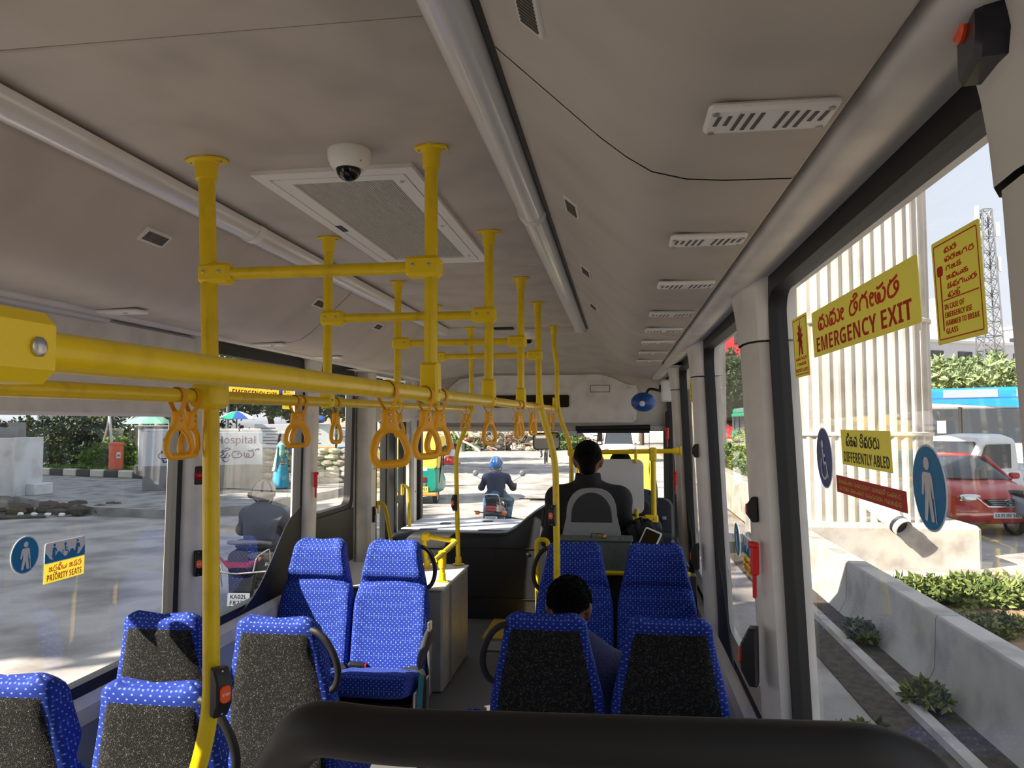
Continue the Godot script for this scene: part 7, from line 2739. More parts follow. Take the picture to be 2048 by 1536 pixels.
func scooter() -> Node3D:
	var t := thing("scooter", "black scooter with wide red tail lamp and white number plate, outside the kerb-side pane", "scooter", Vector3(-3.98, ROAD, -8.1), 0.10)
	wheel(t, Vector3(0, 0.23, 0.50), 0.23, 0.11)
	wheel(t, Vector3(0, 0.23, -0.80), 0.23, 0.10)
	var mb := MB.new()
	hull(mb, [[-0.18, 0.16, 0.32, 0.62, 0.5], [0.05, 0.19, 0.36, 0.74, 0.55], [0.35, 0.20, 0.40, 0.80, 0.6], [0.62, 0.17, 0.50, 0.84, 0.65], [0.78, 0.11, 0.60, 0.84, 0.7]], 26)
	obj("rear_body", mb, M.bike_black, t, Vector3.ZERO, "", 60.0)
	mb = MB.new()
	hull(mb, [[-0.20, 0.12, 0.74, 0.80, 0.5], [0.1, 0.15, 0.76, 0.86, 0.5], [0.5, 0.14, 0.80, 0.92, 0.5], [0.66, 0.08, 0.84, 0.91, 0.6]], 20)
	obj("saddle", mb, M.soft_black, t, Vector3.ZERO, "", 60.0)
	mb = MB.new()
	mb.tube(bent([Vector3(-0.155, 0.84, 0.30), Vector3(-0.165, 0.90, 0.62), Vector3(-0.09, 0.93, 0.80), Vector3(0.09, 0.93, 0.80), Vector3(0.165, 0.90, 0.62), Vector3(0.155, 0.84, 0.30)], 0.07, 5), 0.022, 10)
	obj("grab_rail", mb, M.iron, t)
	mb = MB.new()
	mb.prism(V2([-0.17, 0.03, 0.17, 0.03, 0.24, 0.09, 0.11, -0.045, -0.11, -0.045, -0.24, 0.09]), 0.09, Transform3D(Basis.from_euler(Vector3(-0.3, 0, 0)), Vector3(0, 0.70, 0.74)), 0.02)
	obj("tail_lamp", mb, M.lamp_red, t)
	mb = MB.new()
	mb.tube(bent([Vector3(-0.30, 0.62, 0.70), Vector3(0.0, 0.62, 0.85), Vector3(0.30, 0.62, 0.70)], 0.05, 5), 0.010, 8)
	for s in [-1, 1]:
		mb.tube(bent([Vector3(s * 0.16, 0.62, 0.78), Vector3(s * 0.20, 0.78, 0.80), Vector3(s * 0.27, 0.84, 0.62), Vector3(s * 0.27, 0.62, 0.60), Vector3(s * 0.26, 0.42, 0.55)], 0.04, 4), 0.008, 8)
	obj("crash_guard", mb, M.chrome, t)
	mb = MB.new()
	mb.prism(V2([-0.10, 0.16, 0.10, 0.16, 0.15, 0.58, -0.15, 0.58]), 0.05, Transform3D(Basis.from_euler(Vector3(-0.15, 0, 0)), Vector3(0, 0.02, 0.74)), 0.015)
	obj("mudguard", mb, M.bike_black, t)
	mb = MB.new()
	mb.box(Vector3(0.02, 0.35, 0.80), Vector3(0.23, 0.13, 0.012), 0.004, Basis.from_euler(Vector3(-0.15, 0, 0)))
	var pl := obj("number_plate", mb, M.plate_white, t)
	letters(pl, "KA02L", 0.17, 0.042, Transform3D(Basis.from_euler(Vector3(-0.15, 0, 0)), Vector3(0.02, 0.378, 0.803)), M.ink)
	letters(pl, "F8272", 0.17, 0.042, Transform3D(Basis.from_euler(Vector3(-0.15, 0, 0)), Vector3(0.02, 0.320, 0.812)), M.ink)
	letters(t, "Activa", 0.19, 0.045, Transform3D(Basis(Vector3(0, 0, -1), Vector3(0, 1, 0), Vector3(1, 0, 0)).rotated(Vector3.UP, -0.25), Vector3(0.205, 0.655, 0.42)), M.plate_white)
	mb = MB.new()
	hull(mb, [[-0.72, 0.10, 0.30, 0.50, 0.5], [-0.60, 0.20, 0.28, 0.96, 0.5], [-0.54, 0.21, 0.28, 0.98, 0.5], [-0.50, 0.16, 0.30, 0.9, 0.5]], 20)
	mb.box(Vector3(0, 0.29, -0.34), Vector3(0.34, 0.06, 0.40), 0.02)
	obj("leg_shield", mb, M.bike_black, t, Vector3.ZERO, "", 55.0)
	mb = MB.new()
	mb.tube(bent([Vector3(-0.34, 1.02, -0.44), Vector3(-0.1, 1.05, -0.56), Vector3(0.1, 1.05, -0.56), Vector3(0.34, 1.02, -0.44)], 0.05, 5), 0.016, 10)
	mb.sup(Vector3(0, 1.03, -0.58), Vector3(0.17, 0.08, 0.11), 0.7, 16, 10)
	obj("handlebar", mb, M.iron, t)
	for s in [-1, 1]:
		mb = MB.new()
		mb.tube(curve([Vector3(s * 0.2, 1.05, -0.52), Vector3(s * 0.28, 1.16, -0.54), Vector3(s * 0.34, 1.25, -0.52)], 5), 0.007, 6)
		obj("mirror_stalk", mb, M.bike_black, t)
		mb = MB.new()
		mb.sup(Vector3(s * 0.36, 1.29, -0.51), Vector3(0.065, 0.045, 0.018), 0.7, 16, 8)
		obj("mirror", mb, M.bike_black, t)
	mb = MB.new()
	mb.bar(Vector3(0.17, 0.30, 0.2), Vector3(0.20, 0.40, 0.70), 0.05, 14)
	obj("exhaust", mb, M.iron, t)
	return t


func rider(label: String, at: Vector3, turn: float, w: Dictionary, s := 1.0) -> Node3D:
	return person(label, at, turn, {
		"head": Vector3(0, 1.40, -0.02) * s, "neck": Vector3(0, 1.235, 0.02) * s, "hip": Vector3(0, 0.86, 0.12) * s,
		"arm_l": [Vector3(-0.19, 1.17, 0.0) * s, Vector3(-0.30, 0.98, -0.12) * s, Vector3(-0.315, 1.00, -0.33) * s], "arm_r": [Vector3(0.19, 1.17, 0.0) * s, Vector3(0.31, 0.98, -0.12) * s, Vector3(0.315, 1.00, -0.33) * s],
		"hand_l": Vector3(-0.31, 1.005, -0.43) * s, "hand_r": Vector3(0.31, 1.005, -0.43) * s,
		"leg_l": [Vector3(-0.11, 0.84, 0.02) * s, Vector3(-0.23, 0.70, -0.40) * s, Vector3(-0.21, 0.36, -0.12) * s, Vector3(-0.24, 0.30, -0.28) * s], "leg_r": [Vector3(0.11, 0.84, 0.02) * s, Vector3(0.23, 0.70, -0.40) * s, Vector3(0.21, 0.36, -0.12) * s, Vector3(0.24, 0.30, -0.28) * s]}, w)


# ---------------------------------------------------------------- ground
func slab(poly: Array, y: float, thick: float) -> MB:  # outline as x,z pairs
	var mb := MB.new()
	mb.prism(V2(poly), thick, Transform3D(Basis(Vector3(1, 0, 0), Vector3(0, 0, 1), Vector3(0, -1, 0)), Vector3(0, y - thick * 0.5, 0)))
	return mb


func ground() -> void:
	var g := struct("ground")
	var mb := MB.new()
	mb.box(Vector3(0, ROAD - 0.2, -120), Vector3(500, 0.4, 420))
	obj("road_surface", mb, M.road, g)
	obj("drive_surface", slab([-60, -24, -16, -18.2, -14.6, -17.3, -13.3, -16.6, -12.0, -16.1, -10.0, -15.8, -8.8, -17.0, -8.3, -21, -8.4, -27, -10, -40, -60, -40], PLOT, 0.3), M.drive, g)
	obj("soil_verge", slab([-40, -20, -16, -18.0, -14.0, -16.6, -13.0, -15.6, -15.0, -14.6, -22, -15.0, -40, -16], ROAD + 0.05, 0.1), M.soil, g)
	obj("median_earth", slab([2.7, 4, 2.7, -11.2, 4.9, -11.6, 6.2, -11, 6.6, 4], ROAD + 0.02, 0.1), M.earth, g)
	obj("far_earth", slab([2.6, -14.8, 5.4, -14.8, 5.4, -60, 2.6, -60], ROAD + 0.04, 0.1), M.earth, g)
	obj("gravel_verge", slab([1.9, 4, 1.7, -14, 2.6, -14, 2.6, 4], ROAD + 0.012, 0.1), M.soil, g)


# ---------------------------------------------------------------- kerb side (seen through the panes on the door side)
func kerb_side() -> void:
	var rng := RandomNumberGenerator.new()
	rng.seed = 12
	# trees that shade the street, standing outside the picture
	tree("street tree beside the bus, whose crown shades the road", Vector3(-15.5, ROAD, -1.5), [[[Vector3.ZERO, Vector3(0.2, 2.5, 0), Vector3(0.6, 5.0, -0.4), Vector3(1.5, 7.5, -1.2)], 0.28, 0.10]], [[Vector3(3.4, 7.6, -3.2), Vector3(3.4, 1.5, 3.6)], [Vector3(0.5, 8.0, -6.0), Vector3(3.0, 1.5, 3.0)], [Vector3(-1.5, 8.2, -1.0), Vector3(3.0, 1.7, 2.6)]], 1500, 0.75, Color(0.16, 0.30, 0.10), Color(0.30, 0.46, 0.16), 3)
	tree("second street tree, whose crown shades the hospital drive", Vector3(-31.0, PLOT, -11.0), [[[Vector3.ZERO, Vector3(0.2, 2.5, 0), Vector3(0.6, 5.0, -0.4), Vector3(1.5, 8.5, -1.2)], 0.30, 0.12]], [[Vector3(3.0, 9.0, -2.5), Vector3(4.5, 1.6, 4.0)], [Vector3(-2.0, 9.5, -6.5), Vector3(4.5, 1.6, 3.5)], [Vector3(7.5, 8.6, -4.5), Vector3(3.0, 1.3, 3.0)]], 1700, 0.8, Color(0.16, 0.30, 0.10), Color(0.30, 0.46, 0.16), 4)
	tree("third street tree, whose crown shades the broken drive edge", Vector3(-21.5, PLOT, -4.0), [[[Vector3.ZERO, Vector3(0.2, 2.5, 0), Vector3(0.4, 5.0, -0.4), Vector3(0.8, 7.5, -1.2)], 0.28, 0.10]], [[Vector3(2.2, 8.0, -3.4), Vector3(3.6, 1.4, 3.2)], [Vector3(-1.6, 8.4, -6.0), Vector3(3.6, 1.5, 3.0)], [Vector3(4.5, 7.6, -6.5), Vector3(2.6, 1.2, 2.2)]], 1500, 0.75, Color(0.16, 0.30, 0.10), Color(0.30, 0.46, 0.16), 6)
	# white plot wall with its pier and step
	var w := thing("plot_wall", "white rendered corner wall with a low step, at the edge of the picture", "wall", Vector3(-16.25, PLOT, -18.3), -0.12)
	var mb := MB.new()
	mb.box(Vector3(-2.0, 0.78, -0.14), Vector3(4.0, 1.58, 0.28), 0.015)
	obj("long_wall", mb, M.wall_white, w)
	mb = MB.new()
	mb.box(Vector3(0.06, 0.79, -0.35), Vector3(0.12, 1.60, 0.9), 0.015)
	obj("end_wall", mb, M.wall_white, w)
	mb = MB.new()
	mb.box(Vector3(0.28, 0.16, -0.55), Vector3(0.32, 0.32, 0.6), 0.02)
	obj("step", mb, M.wall_white, w)
	mb = MB.new()
	mb.box(Vector3(-0.95, 1.75, -0.9), Vector3(0.34, 0.5, 0.3), 0.02)
	mb.box(Vector3(-2.3, 1.70, -0.9), Vector3(2.3, 0.30, 0.1), 0.01)
	obj("upper_pier", mb, M.base_grey, w)
	mb = MB.new()
	mb.box(Vector3(-0.85, 0.30, 0.004), Vector3(0.2, 0.13, 0.012), 0.003)
	obj("tile", mb, M.teal, w, Vector3.ZERO, "small teal tile")
	# broken ground along the drive edge
	var rb := thing("rubble_heap", "small heap of soil and broken lumps with white litter at the drive edge", "rubble", Vector3(-13.3, ROAD, -16.2))
	for i in 26:
		mb = MB.new()
		var s := rng.randf_range(0.07, 0.22)
		var x := rng.randf_range(-1.6, 1.2)
		lump(mb, Vector3(x, s * 0.45 + 0.05, rng.randf_range(-0.5, 0.4) - x * 0.25), Vector3(s * 1.3, s * 0.7, s), i)
		obj("lump", mb, M.soil if i % 5 else M.bark, rb)
	for i in 4:
		mb = MB.new()
		lump(mb, Vector3(-0.1 + 0.35 * i - 0.3, 0.08, 0.55), Vector3(0.08, 0.04, 0.06), 40 + i)
		obj("litter", mb, M.white, rb)
	# painted kerb stones
	var kb := thing("painted_kerb", "row of kerb stones painted black and white in turn, before the shrubs", "kerb", Vector3(-23.6, PLOT, -26.6))
	var a := Vector3(0, 0, 0)
	var dir := Vector3(7.4, 0, 2.0).normalized()
	for i in 11:
		mb = MB.new()
		mb.box(a + dir * (0.73 * i + 0.36) + Vector3(0, 0.13, 0), Vector3(0.70, 0.27, 0.25), 0.03, Basis(Vector3.UP, -0.264))
		obj("kerb_stone", mb, M.kerb_light if i % 2 == 0 else M.kerb_dark, kb)
	var lawn := thing("grass_strip", "strip of grass behind the painted kerb stones", "grass", Vector3(-20.3, PLOT, -27.0))
	lawn.set_meta("kind", "stuff")
	leaves(lawn, "blades", [[Vector3(0, 0.12, 0), Vector3(3.8, 0.18, 0.9)], [Vector3(2.2, 0.12, 0.8), Vector3(1.6, 0.18, 0.6)]], 2400, 0.12, Color(0.26, 0.42, 0.14), Color(0.46, 0.58, 0.24), 5, 0.33)
	for q in [[Vector3(-20.2, PLOT, -27.6), 1.25, "rounded light green shrub next to the white plot wall"], [Vector3(-18.2, PLOT, -27.8), 1.3, "rounded green shrub next to the salmon barrier box"]]:
		tree(q[2], q[0], [], [[Vector3(0, 0.62, 0), Vector3(1.05, 0.62, 0.8)], [Vector3(0.25, 0.95, 0), Vector3(0.6, 0.5, 0.5)], [Vector3(-0.6, 0.5, 0.1), Vector3(0.6, 0.45, 0.5)]], 2600, 0.13, Color(0.22, 0.38, 0.10), Color(0.52, 0.62, 0.26), 8 + int(q[1] * 10), "bark", "shrub", "shrub")
	tree("long dark clipped hedge behind the rounded shrubs", Vector3(-24.0, PLOT, -31.5), [], [[Vector3(-1.5, 1.1, 0), Vector3(4.5, 1.3, 0.8)], [Vector3(4.5, 1.1, 0.4), Vector3(3.5, 1.2, 0.8)]], 5000, 0.20, Color(0.07, 0.15, 0.07), Color(0.16, 0.27, 0.12), 15, "bark", "hedge", "hedge")
	for q in [[Vector3(-27.0, PLOT, -37.0), 31, "dark tree above the parked cars behind the hedge"], [Vector3(-18.5, PLOT, -38.0), 32, "dark tree behind the salmon barrier box and the umbrella"], [Vector3(-13.0, PLOT, -33.0), 33, "leafy tree behind the hospital sign wall"], [Vector3(-9.6, PLOT, -31.0), 34, "leafy tree behind the poster wall"], [Vector3(-14.5, PLOT, -40.0), 35, "tall tree far behind the hospital sign wall"]]:
		tree(q[2], q[0], [[[Vector3.ZERO, Vector3(0.1, 1.6, 0), Vector3(-0.2, 3.2, 0.2)], 0.22, 0.12]], [[Vector3(0, 4.6, 0), Vector3(3.0, 2.2, 2.6)], [Vector3(1.5, 3.4, 0.6), Vector3(2.2, 1.4, 1.8)], [Vector3(-1.8, 3.6, 0.2), Vector3(2.0, 1.5, 1.8)]], 3200, 0.28, Color(0.08, 0.18, 0.08), Color(0.26, 0.40, 0.16), q[1])
	# salmon barrier box with its raised arm
	var bm := thing("boom_barrier", "salmon coloured boom barrier cabinet with a notice and a raised white arm", "barrier", Vector3(-18.7, PLOT, -25.85), 0.5)
	mb = MB.new()
	mb.box(Vector3(0, 0.58, 0), Vector3(0.46, 1.16, 0.40), 0.03)
	obj("cabinet", mb, M.salmon, bm)
	mb = MB.new()
	mb.box(Vector3(0, 1.20, 0), Vector3(0.50, 0.12, 0.44), 0.03)
	obj("cap", mb, M.salmon, bm)
	mb = MB.new()
	mb.box(Vector3(0.10, 0.78, 0.206), Vector3(0.13, 0.22, 0.01), 0.003)
	obj("notice", mb, M.plate_white, bm)
	mb = MB.new()
	mb.box(Vector3(0.085, 0.77, 0.213), Vector3(0.03, 0.08, 0.006), 0.002)
	mb.box(Vector3(0.125, 0.77, 0.213), Vector3(0.03, 0.08, 0.006), 0.002)
	obj("symbol", mb, M.ink, bm)
	mb = MB.new()
	mb.bar(Vector3(-0.15, 1.2, 0.05), Vector3(-0.35, 3.2, 0.05), 0.05, 8)
	obj("arm", mb, M.wall_white, bm)
	for q in [Vector3(-19.1, PLOT, -28.0), Vector3(-18.55, PLOT, -28.2)]:
		var tk := thing("palm_trunk", "pale slender palm trunk behind the salmon barrier cabinet" if q.x < -19 else "second pale palm trunk, nearer the green umbrella", "tree", q)
		mb = MB.new()
		mb.tube(curve([Vector3.ZERO, Vector3(0.03, 2.0, 0), Vector3(-0.02, 5.0, 0)], 4), tapered(0.22, 0.17, 9), 14)
		obj("stem", mb, M.trunk_pale, tk, Vector3.ZERO, "", 60.0)
		leaves(tk, "fronds", [[Vector3(0, 5.6, 0), Vector3(1.5, 0.7, 1.5)]], 60, 0.9, Color(0.15, 0.3, 0.1), Color(0.3, 0.45, 0.15), 71)
	var st := thing("slim_tree", "thin leaning bare tree trunk before the dark hedge", "tree", Vector3(-21.6, PLOT, -29.0))
	mb = MB.new()
	mb.tube(curve([Vector3(-0.5, 0, 0), Vector3(0.1, 1.2, 0), Vector3(0.35, 2.6, 0), Vector3(0.4, 5.0, 0)], 4), tapered(0.13, 0.08, 13), 10)
	obj("stem", mb, M.bark, st, Vector3.ZERO, "", 60.0)
	leaves(st, "foliage", [[Vector3(0.4, 5.2, 0), Vector3(1.4, 0.8, 1.4)]], 90, 0.6, Color(0.15, 0.3, 0.1), Color(0.3, 0.45, 0.15), 72)
	# green banner on a post, umbrella, cabin
	var gb := thing("green_banner", "green and yellow banner board on a post before the parked cars", "sign", Vector3(-25.0, PLOT, -33.0), 0.6)
	mb = MB.new()
	mb.box(Vector3(0, 2.35, 0), Vector3(1.15, 0.95, 0.05), 0.01)
	obj("board", mb, M.banner_green, gb)
	mb = MB.new()
	mb.box(Vector3(0.02, 2.45, 0.03), Vector3(0.75, 0.45, 0.01), 0.003)
	obj("picture", mb, M.auto_yellow, gb)
	mb = MB.new()
	mb.bar(Vector3(0.8, 0, 0), Vector3(0.8, 3.2, 0), 0.06, 8)
	mb.bar(Vector3(0.5, 2.3, 0), Vector3(0.8, 2.3, 0), 0.03, 6)
	obj("post", mb, M.iron, gb)
	umbrella("pale green garden umbrella beside the grey gate cabin", Vector3(-17.9, PLOT, -26.6), 2.35, 0.95, [M.tarp])
	umbrella("umbrella with white, blue and green panels above the hospital sign", Vector3(-12.0, PLOT, -22.3), 2.35, 0.62, [M.white, M.poster_blue, M.bus_green, M.off_white])
	var gc := thing("gate_cabin", "narrow grey metal gate cabin with a louvred side, under the green umbrella", "cabin", Vector3(-16.9, PLOT, -25.4), 0.45)
	mb = MB.new()
	mb.box(Vector3(0, 0.90, 0), Vector3(0.9, 1.8, 0.7), 0.02)
	obj("body", mb, M.sign_grey, gc)
	mb = MB.new()
	mb.box(Vector3(0, 1.85, 0), Vector3(1.1, 0.08, 0.9), 0.02)
	obj("roof", mb, M.base_grey, gc)
	for i in 9:
		mb = MB.new()
		mb.box(Vector3(0.18, 0.62 + 0.09 * i, 0.352), Vector3(0.36, 0.045, 0.03), 0.008, Basis.from_euler(Vector3(0.5, 0, 0)))
		obj("louvre", mb, M.base_grey, gc)
	var mark := thing("number_marker", "little green and white tilted marker board in front of the gate cabin", "sign", Vector3(-14.5, PLOT, -22.6), 0.55)
	mb = MB.new()
	mb.box(Vector3(0, 0.42, 0), Vector3(0.42, 0.15, 0.03), 0.01, Basis.from_euler(Vector3(0, 0, 0.15)))
	obj("board", mb, M.banner_green, mark)
	mb = MB.new()
	mb.box(Vector3(-0.26, 0.36, 0), Vector3(0.16, 0.13, 0.035), 0.01, Basis.from_euler(Vector3(0, 0, 0.5)))
	obj("white_end", mb, M.white, mark)
	mb = MB.new()
	mb.bar(Vector3(0, 0, 0), Vector3(0, 0.36, 0), 0.03, 6)
	obj("post", mb, M.iron, mark)
	# hospital sign on its low wall
	var hs := thing("hospital_sign", "grey hospital name board in English and Kannada standing on a low concrete wall", "sign", Vector3(-12.25, PLOT, -20.9), 0.42)
	mb = MB.new()
	mb.box(Vector3(0, 0.36, 0), Vector3(3.3, 0.72, 0.30), 0.015)
	obj("low_wall", mb, M.base_grey, hs)
	mb = MB.new()
	mb.box(Vector3(0, 1.20, 0.02), Vector3(3.3, 1.0, 0.22), 0.015)
	obj("board", mb, M.sign_grey, hs)
	letters(hs, "Children's Hospital", 2.55, 0.30, Transform3D(Basis(), Vector3(0.16, 1.43, 0.135)), M.print_purple, false)
	script(hs, "ra ai na ba".replace("ba", "va") + " gap ha long sa sub_pa i tta la halant", 2.75, 0.28, Transform3D(Basis(), Vector3(0.10, 1.05, 0.132)), M.print_purple, 1.2)
	for i in 5:
		mb = MB.new()
		mb.box(Vector3(-1.3 + 0.65 * i, 1.75, 0.0), Vector3(0.6, 0.09, 0.2), 0.02, Basis.from_euler(Vector3(0, 0, 0.03 * (i % 3 - 1))))
		obj("coping_stone", mb, M.wall_white, hs)
	# stone boundary wall with posters
	var bw := thing("stone_wall", "rough pale stone boundary wall hung with white posters, behind the two walkers", "wall", Vector3(-9.2, PLOT, -23.6), 0.35)
	mb = MB.new()
	mb.box(Vector3(0, 0.55, -0.2), Vector3(5.2, 1.1, 0.3))
	obj("core", mb, M.stone_b, bw)
	var shapes := []
	for k in 6:
		mb = MB.new()
		lump(mb, Vector3.ZERO, Vector3(0.23, 0.10, 0.12), 60 + k)
		shapes.append(mb.mesh(30.0))
	for r in 6:
		var x := -2.5 + 0.13 * (r % 2)
		while x < 2.5:
			var wd := rng.randf_range(0.75, 1.2)
			var o := hang("stone", shapes[rng.randi() % 6], [M.stone_a, M.stone_b, M.stone_c][rng.randi() % 3], bw, Vector3(x + 0.2, 0.09 + 0.19 * r, 0.0))
			o.scale = Vector3(wd, 1.0, 1.0)
			x += 0.43 * wd
	for i in 4:
		mb = MB.new()
		mb.box(Vector3(-1.95 + 1.3 * i, 1.50, 0.0), Vector3(1.22, 0.86, 0.03), 0.006)
		var ps := obj("poster", mb, M.poster, bw)
		mb = MB.new()
		for k in 6:
			mb.box(Vector3(-1.95 + 1.3 * i - 0.25 + 0.1 * (k % 3), 1.80 - 0.10 * k, 0.017), Vector3(0.55 - 0.07 * (k % 3), 0.035, 0.004))
		obj("print_line", mb, M.iron, ps)
		mb = MB.new()
		mb.box(Vector3(-1.95 + 1.3 * i, 1.11, 0.017), Vector3(1.2, 0.13, 0.006))
		obj("print_band", mb, [M.poster_blue, M.poster_orange, M.poster_blue, M.window_dark][i], ps)
	var bn := thing("purple_banner", "purple shop banner with white capitals high above the hospital sign", "sign", Vector3(-13.2, PLOT, -27.0), 0.42)
	mb = MB.new()
	mb.box(Vector3(0, 3.45, 0), Vector3(3.4, 0.75, 0.08), 0.01)
	obj("board", mb, M.banner_purple, bn)
	letters(bn, "SURGERY", 1.0, 0.24, Transform3D(Basis(), Vector3(0.75, 3.45, 0.045)), M.sign_grey)
	mb = MB.new()
	for s in [-1, 1]:
		mb.bar(Vector3(s * 1.5, 0, -0.06), Vector3(s * 1.5, 3.8, -0.06), 0.06, 8)
	obj("post", mb, M.iron, bn)
	var pb := thing("blue_bag", "blue and white plastic sheet lying on top of the boundary wall", "sheet", Vector3(-9.85, PLOT + 1.98, -23.3))
	mb = MB.new()
	lump(mb, Vector3(0.1, 0.10, 0), Vector3(0.30, 0.14, 0.15), 90)
	obj("blue_fold", mb, M.poster_blue, pb)
	mb = MB.new()
	lump(mb, Vector3(-0.25, 0.05, 0), Vector3(0.22, 0.09, 0.12), 91)
	obj("white_fold", mb, M.white, pb)
	# parked cars beyond the hedge
	car("blue-grey parked car behind the hedge, above the white plot wall", Vector3(-27.5, PLOT + 1.0, -34.2), 1.2, "car_grey", 4.2, 1.75, 1.5)
	car("second pale parked car behind the hedge, near the green banner", Vector3(-23.4, PLOT + 1.0, -35.0), 1.3, "car_white", 4.2, 1.75, 1.5)
	var tr := thing("parking_terrace", "raised concrete terrace on which the parked cars stand, behind the hedge", "terrace", Vector3(-25.5, PLOT, -35.0))
	mb = MB.new()
	mb.box(Vector3(0, 0.5, -1.0), Vector3(14, 1.0, 5.5), 0.02)
	obj("block", mb, M.base_grey, tr)
	# walkers
	var s := person("woman in a turquoise patterned sari with a long plait, walking past the hospital sign", Vector3(-10.0, PLOT, -21.3), -1.15, {
		"head": Vector3(0, 1.51, 0.0), "neck": Vector3(0, 1.35, 0.02), "hip": Vector3(0, 0.90, 0.02),
		"arm_l": [Vector3(-0.16, 1.28, 0.0), Vector3(-0.20, 1.04, -0.02), Vector3(-0.12, 0.98, -0.22)], "arm_r": [Vector3(0.16, 1.28, 0.0), Vector3(0.20, 1.03, 0.02), Vector3(0.20, 0.82, -0.06)],
		"hand_l": Vector3(-0.10, 0.99, -0.30), "hand_r": Vector3(0.20, 0.74, -0.09),
		"leg_l": [Vector3(-0.09, 0.86, 0.0), Vector3(-0.10, 0.48, -0.06), Vector3(-0.10, 0.08, 0.0), Vector3(-0.10, 0.04, -0.14)], "leg_r": [Vector3(0.09, 0.86, 0.0), Vector3(0.10, 0.48, 0.04), Vector3(0.10, 0.08, 0.12), Vector3(0.10, 0.04, -0.02)]},
		{"coat": "sari", "trousers": "sari_plain", "coat_name": "blouse", "sleeve": 0.25, "long": true, "build": 0.92, "cell": 0.024})
	mb = MB.new()
	var rows := []
	for i in 13:
		var u := i / 12.0
		var row := PackedVector3Array()
		for k in 36:
			var an := TAU * k / 36
			var r := lerpf(0.165, 0.29, pow(u, 1.2)) * (1.0 + 0.05 * sin(an * 9.0) * u)
			row.push_back(Vector3(cos(an) * r, lerpf(1.02, 0.05, u), 0.03 * u + sin(an) * r * 0.95))
		rows.append(row)
	mb.grid(rows, true, false)
	obj("sari_skirt", mb, M.sari_plain, s, Vector3.ZERO, "plain turquoise skirt of the sari", 60.0)
	mb = MB.new()
	var dr := []
	for q in [[Vector3(0.19, 0.55, 0.20), Vector3(-0.05, 0.52, 0.28)], [Vector3(0.21, 0.95, 0.14), Vector3(-0.08, 0.92, 0.21)], [Vector3(0.16, 1.25, 0.13), Vector3(-0.14, 1.22, 0.14)], [Vector3(0.02, 1.40, 0.05), Vector3(-0.20, 1.33, 0.04)], [Vector3(0.10, 1.24, -0.15), Vector3(-0.18, 1.12, -0.14)], [Vector3(0.20, 1.0, -0.12), Vector3(0.05, 0.92, -0.19)]]:
		var row := PackedVector3Array()
		for k in 7:
			var p: Vector3 = q[0].lerp(q[1], k / 6.0)
			row.push_back(p + Vector3(0, 0.012 * sin(k * 2.1), 0.014 * sin(k * 1.7)))
		dr.append(row)
	mb.grid(dr)
	obj("sari_drape", mb, M.sari, s, Vector3.ZERO, "patterned end of the sari over the shoulder", 60.0)
	person("man in a maroon shirt and grey trousers, half hidden by the white window pillar", Vector3(-9.42, PLOT, -21.6), -0.9, {
		"head": Vector3(0, 1.60, 0.0), "neck": Vector3(0, 1.44, 0.02), "hip": Vector3(0, 0.95, 0.0),
		"arm_l": [Vector3(-0.19, 1.37, 0.0), Vector3(-0.24, 1.10, 0.02), Vector3(-0.22, 0.88, -0.08)], "arm_r": [Vector3(0.19, 1.37, 0.0), Vector3(0.24, 1.10, 0.03), Vector3(0.22, 0.86, -0.02)],
		"hand_l": Vector3(-0.22, 0.80, -0.10), "hand_r": Vector3(0.22, 0.78, -0.04),
		"leg_l": [Vector3(-0.10, 0.90, 0.0), Vector3(-0.11, 0.50, -0.04), Vector3(-0.11, 0.08, 0.03), Vector3(-0.11, 0.04, -0.12)], "leg_r": [Vector3(0.10, 0.90, 0.0), Vector3(0.11, 0.50, 0.02), Vector3(0.11, 0.08, 0.10), Vector3(0.11, 0.04, -0.04)]},
		{"coat": "maroon", "trousers": "trousers_grey", "coat_name": "shirt", "cell": 0.026})
	scooter()
	rider("scooter rider in a grey jacket and striped helmet, outside the kerb-side pane", Vector3(-4.02, ROAD, -8.1), 0.10, {"coat": "jacket_grey", "trousers": "jeans_dark", "helmet": "helmet_grey", "stripe": "helmet_black", "cell": 0.016, "hunch": 0.02, "build": 1.12}, 0.95)


func umbrella(label: String, at: Vector3, h: float, r: float, mats: Array) -> void:
	var t := thing("umbrella", label, "umbrella", at, 0.3)
	var mb := MB.new()
	mb.bar(Vector3.ZERO, Vector3(0, h + 0.1, 0), 0.025, 8)
	obj("pole", mb, M.iron, t)
	for k in 8:
		mb = MB.new()
		var rows := []
		for i in 5:
			var u := i / 4.0
			var row := PackedVector3Array()
			for j in 4:
				var a := TAU * (k + j / 3.0) / 8.0
				var sag := 1.0 - 0.06 * u * sin(PI * j / 3.0)
				row.push_back(Vector3(cos(a) * r * u * sag, h - 0.42 * r * pow(u, 1.5), sin(a) * r * u * sag))
			rows.append(row)
		mb.grid(rows)
		obj("panel", mb, mats[k % mats.size()], t, Vector3.ZERO, "", 50.0)


func lump(mb: MB, c: Vector3, r: Vector3, seed_: int) -> void:
	var rng := RandomNumberGenerator.new()
	rng.seed = seed_ * 31 + 7
	var rows := []
	for i in 6:
		var t := -PI / 2 + PI * i / 5.0
		var row := PackedVector3Array()
		for j in 9:
			var a := TAU * j / 9
			var k := rng.randf_range(0.8, 1.15)
			var e := pow(maxf(cos(t), 0.0), 0.6)
			row.push_back(c + Vector3(cos(a) * e * r.x * k, sin(t) * r.y * rng.randf_range(0.9, 1.1), sin(a) * e * r.z * k))
		rows.append(row)
	mb.grid(rows, true, true)
	mb.fan(rows[0], false)
	mb.fan(rows[5], true)


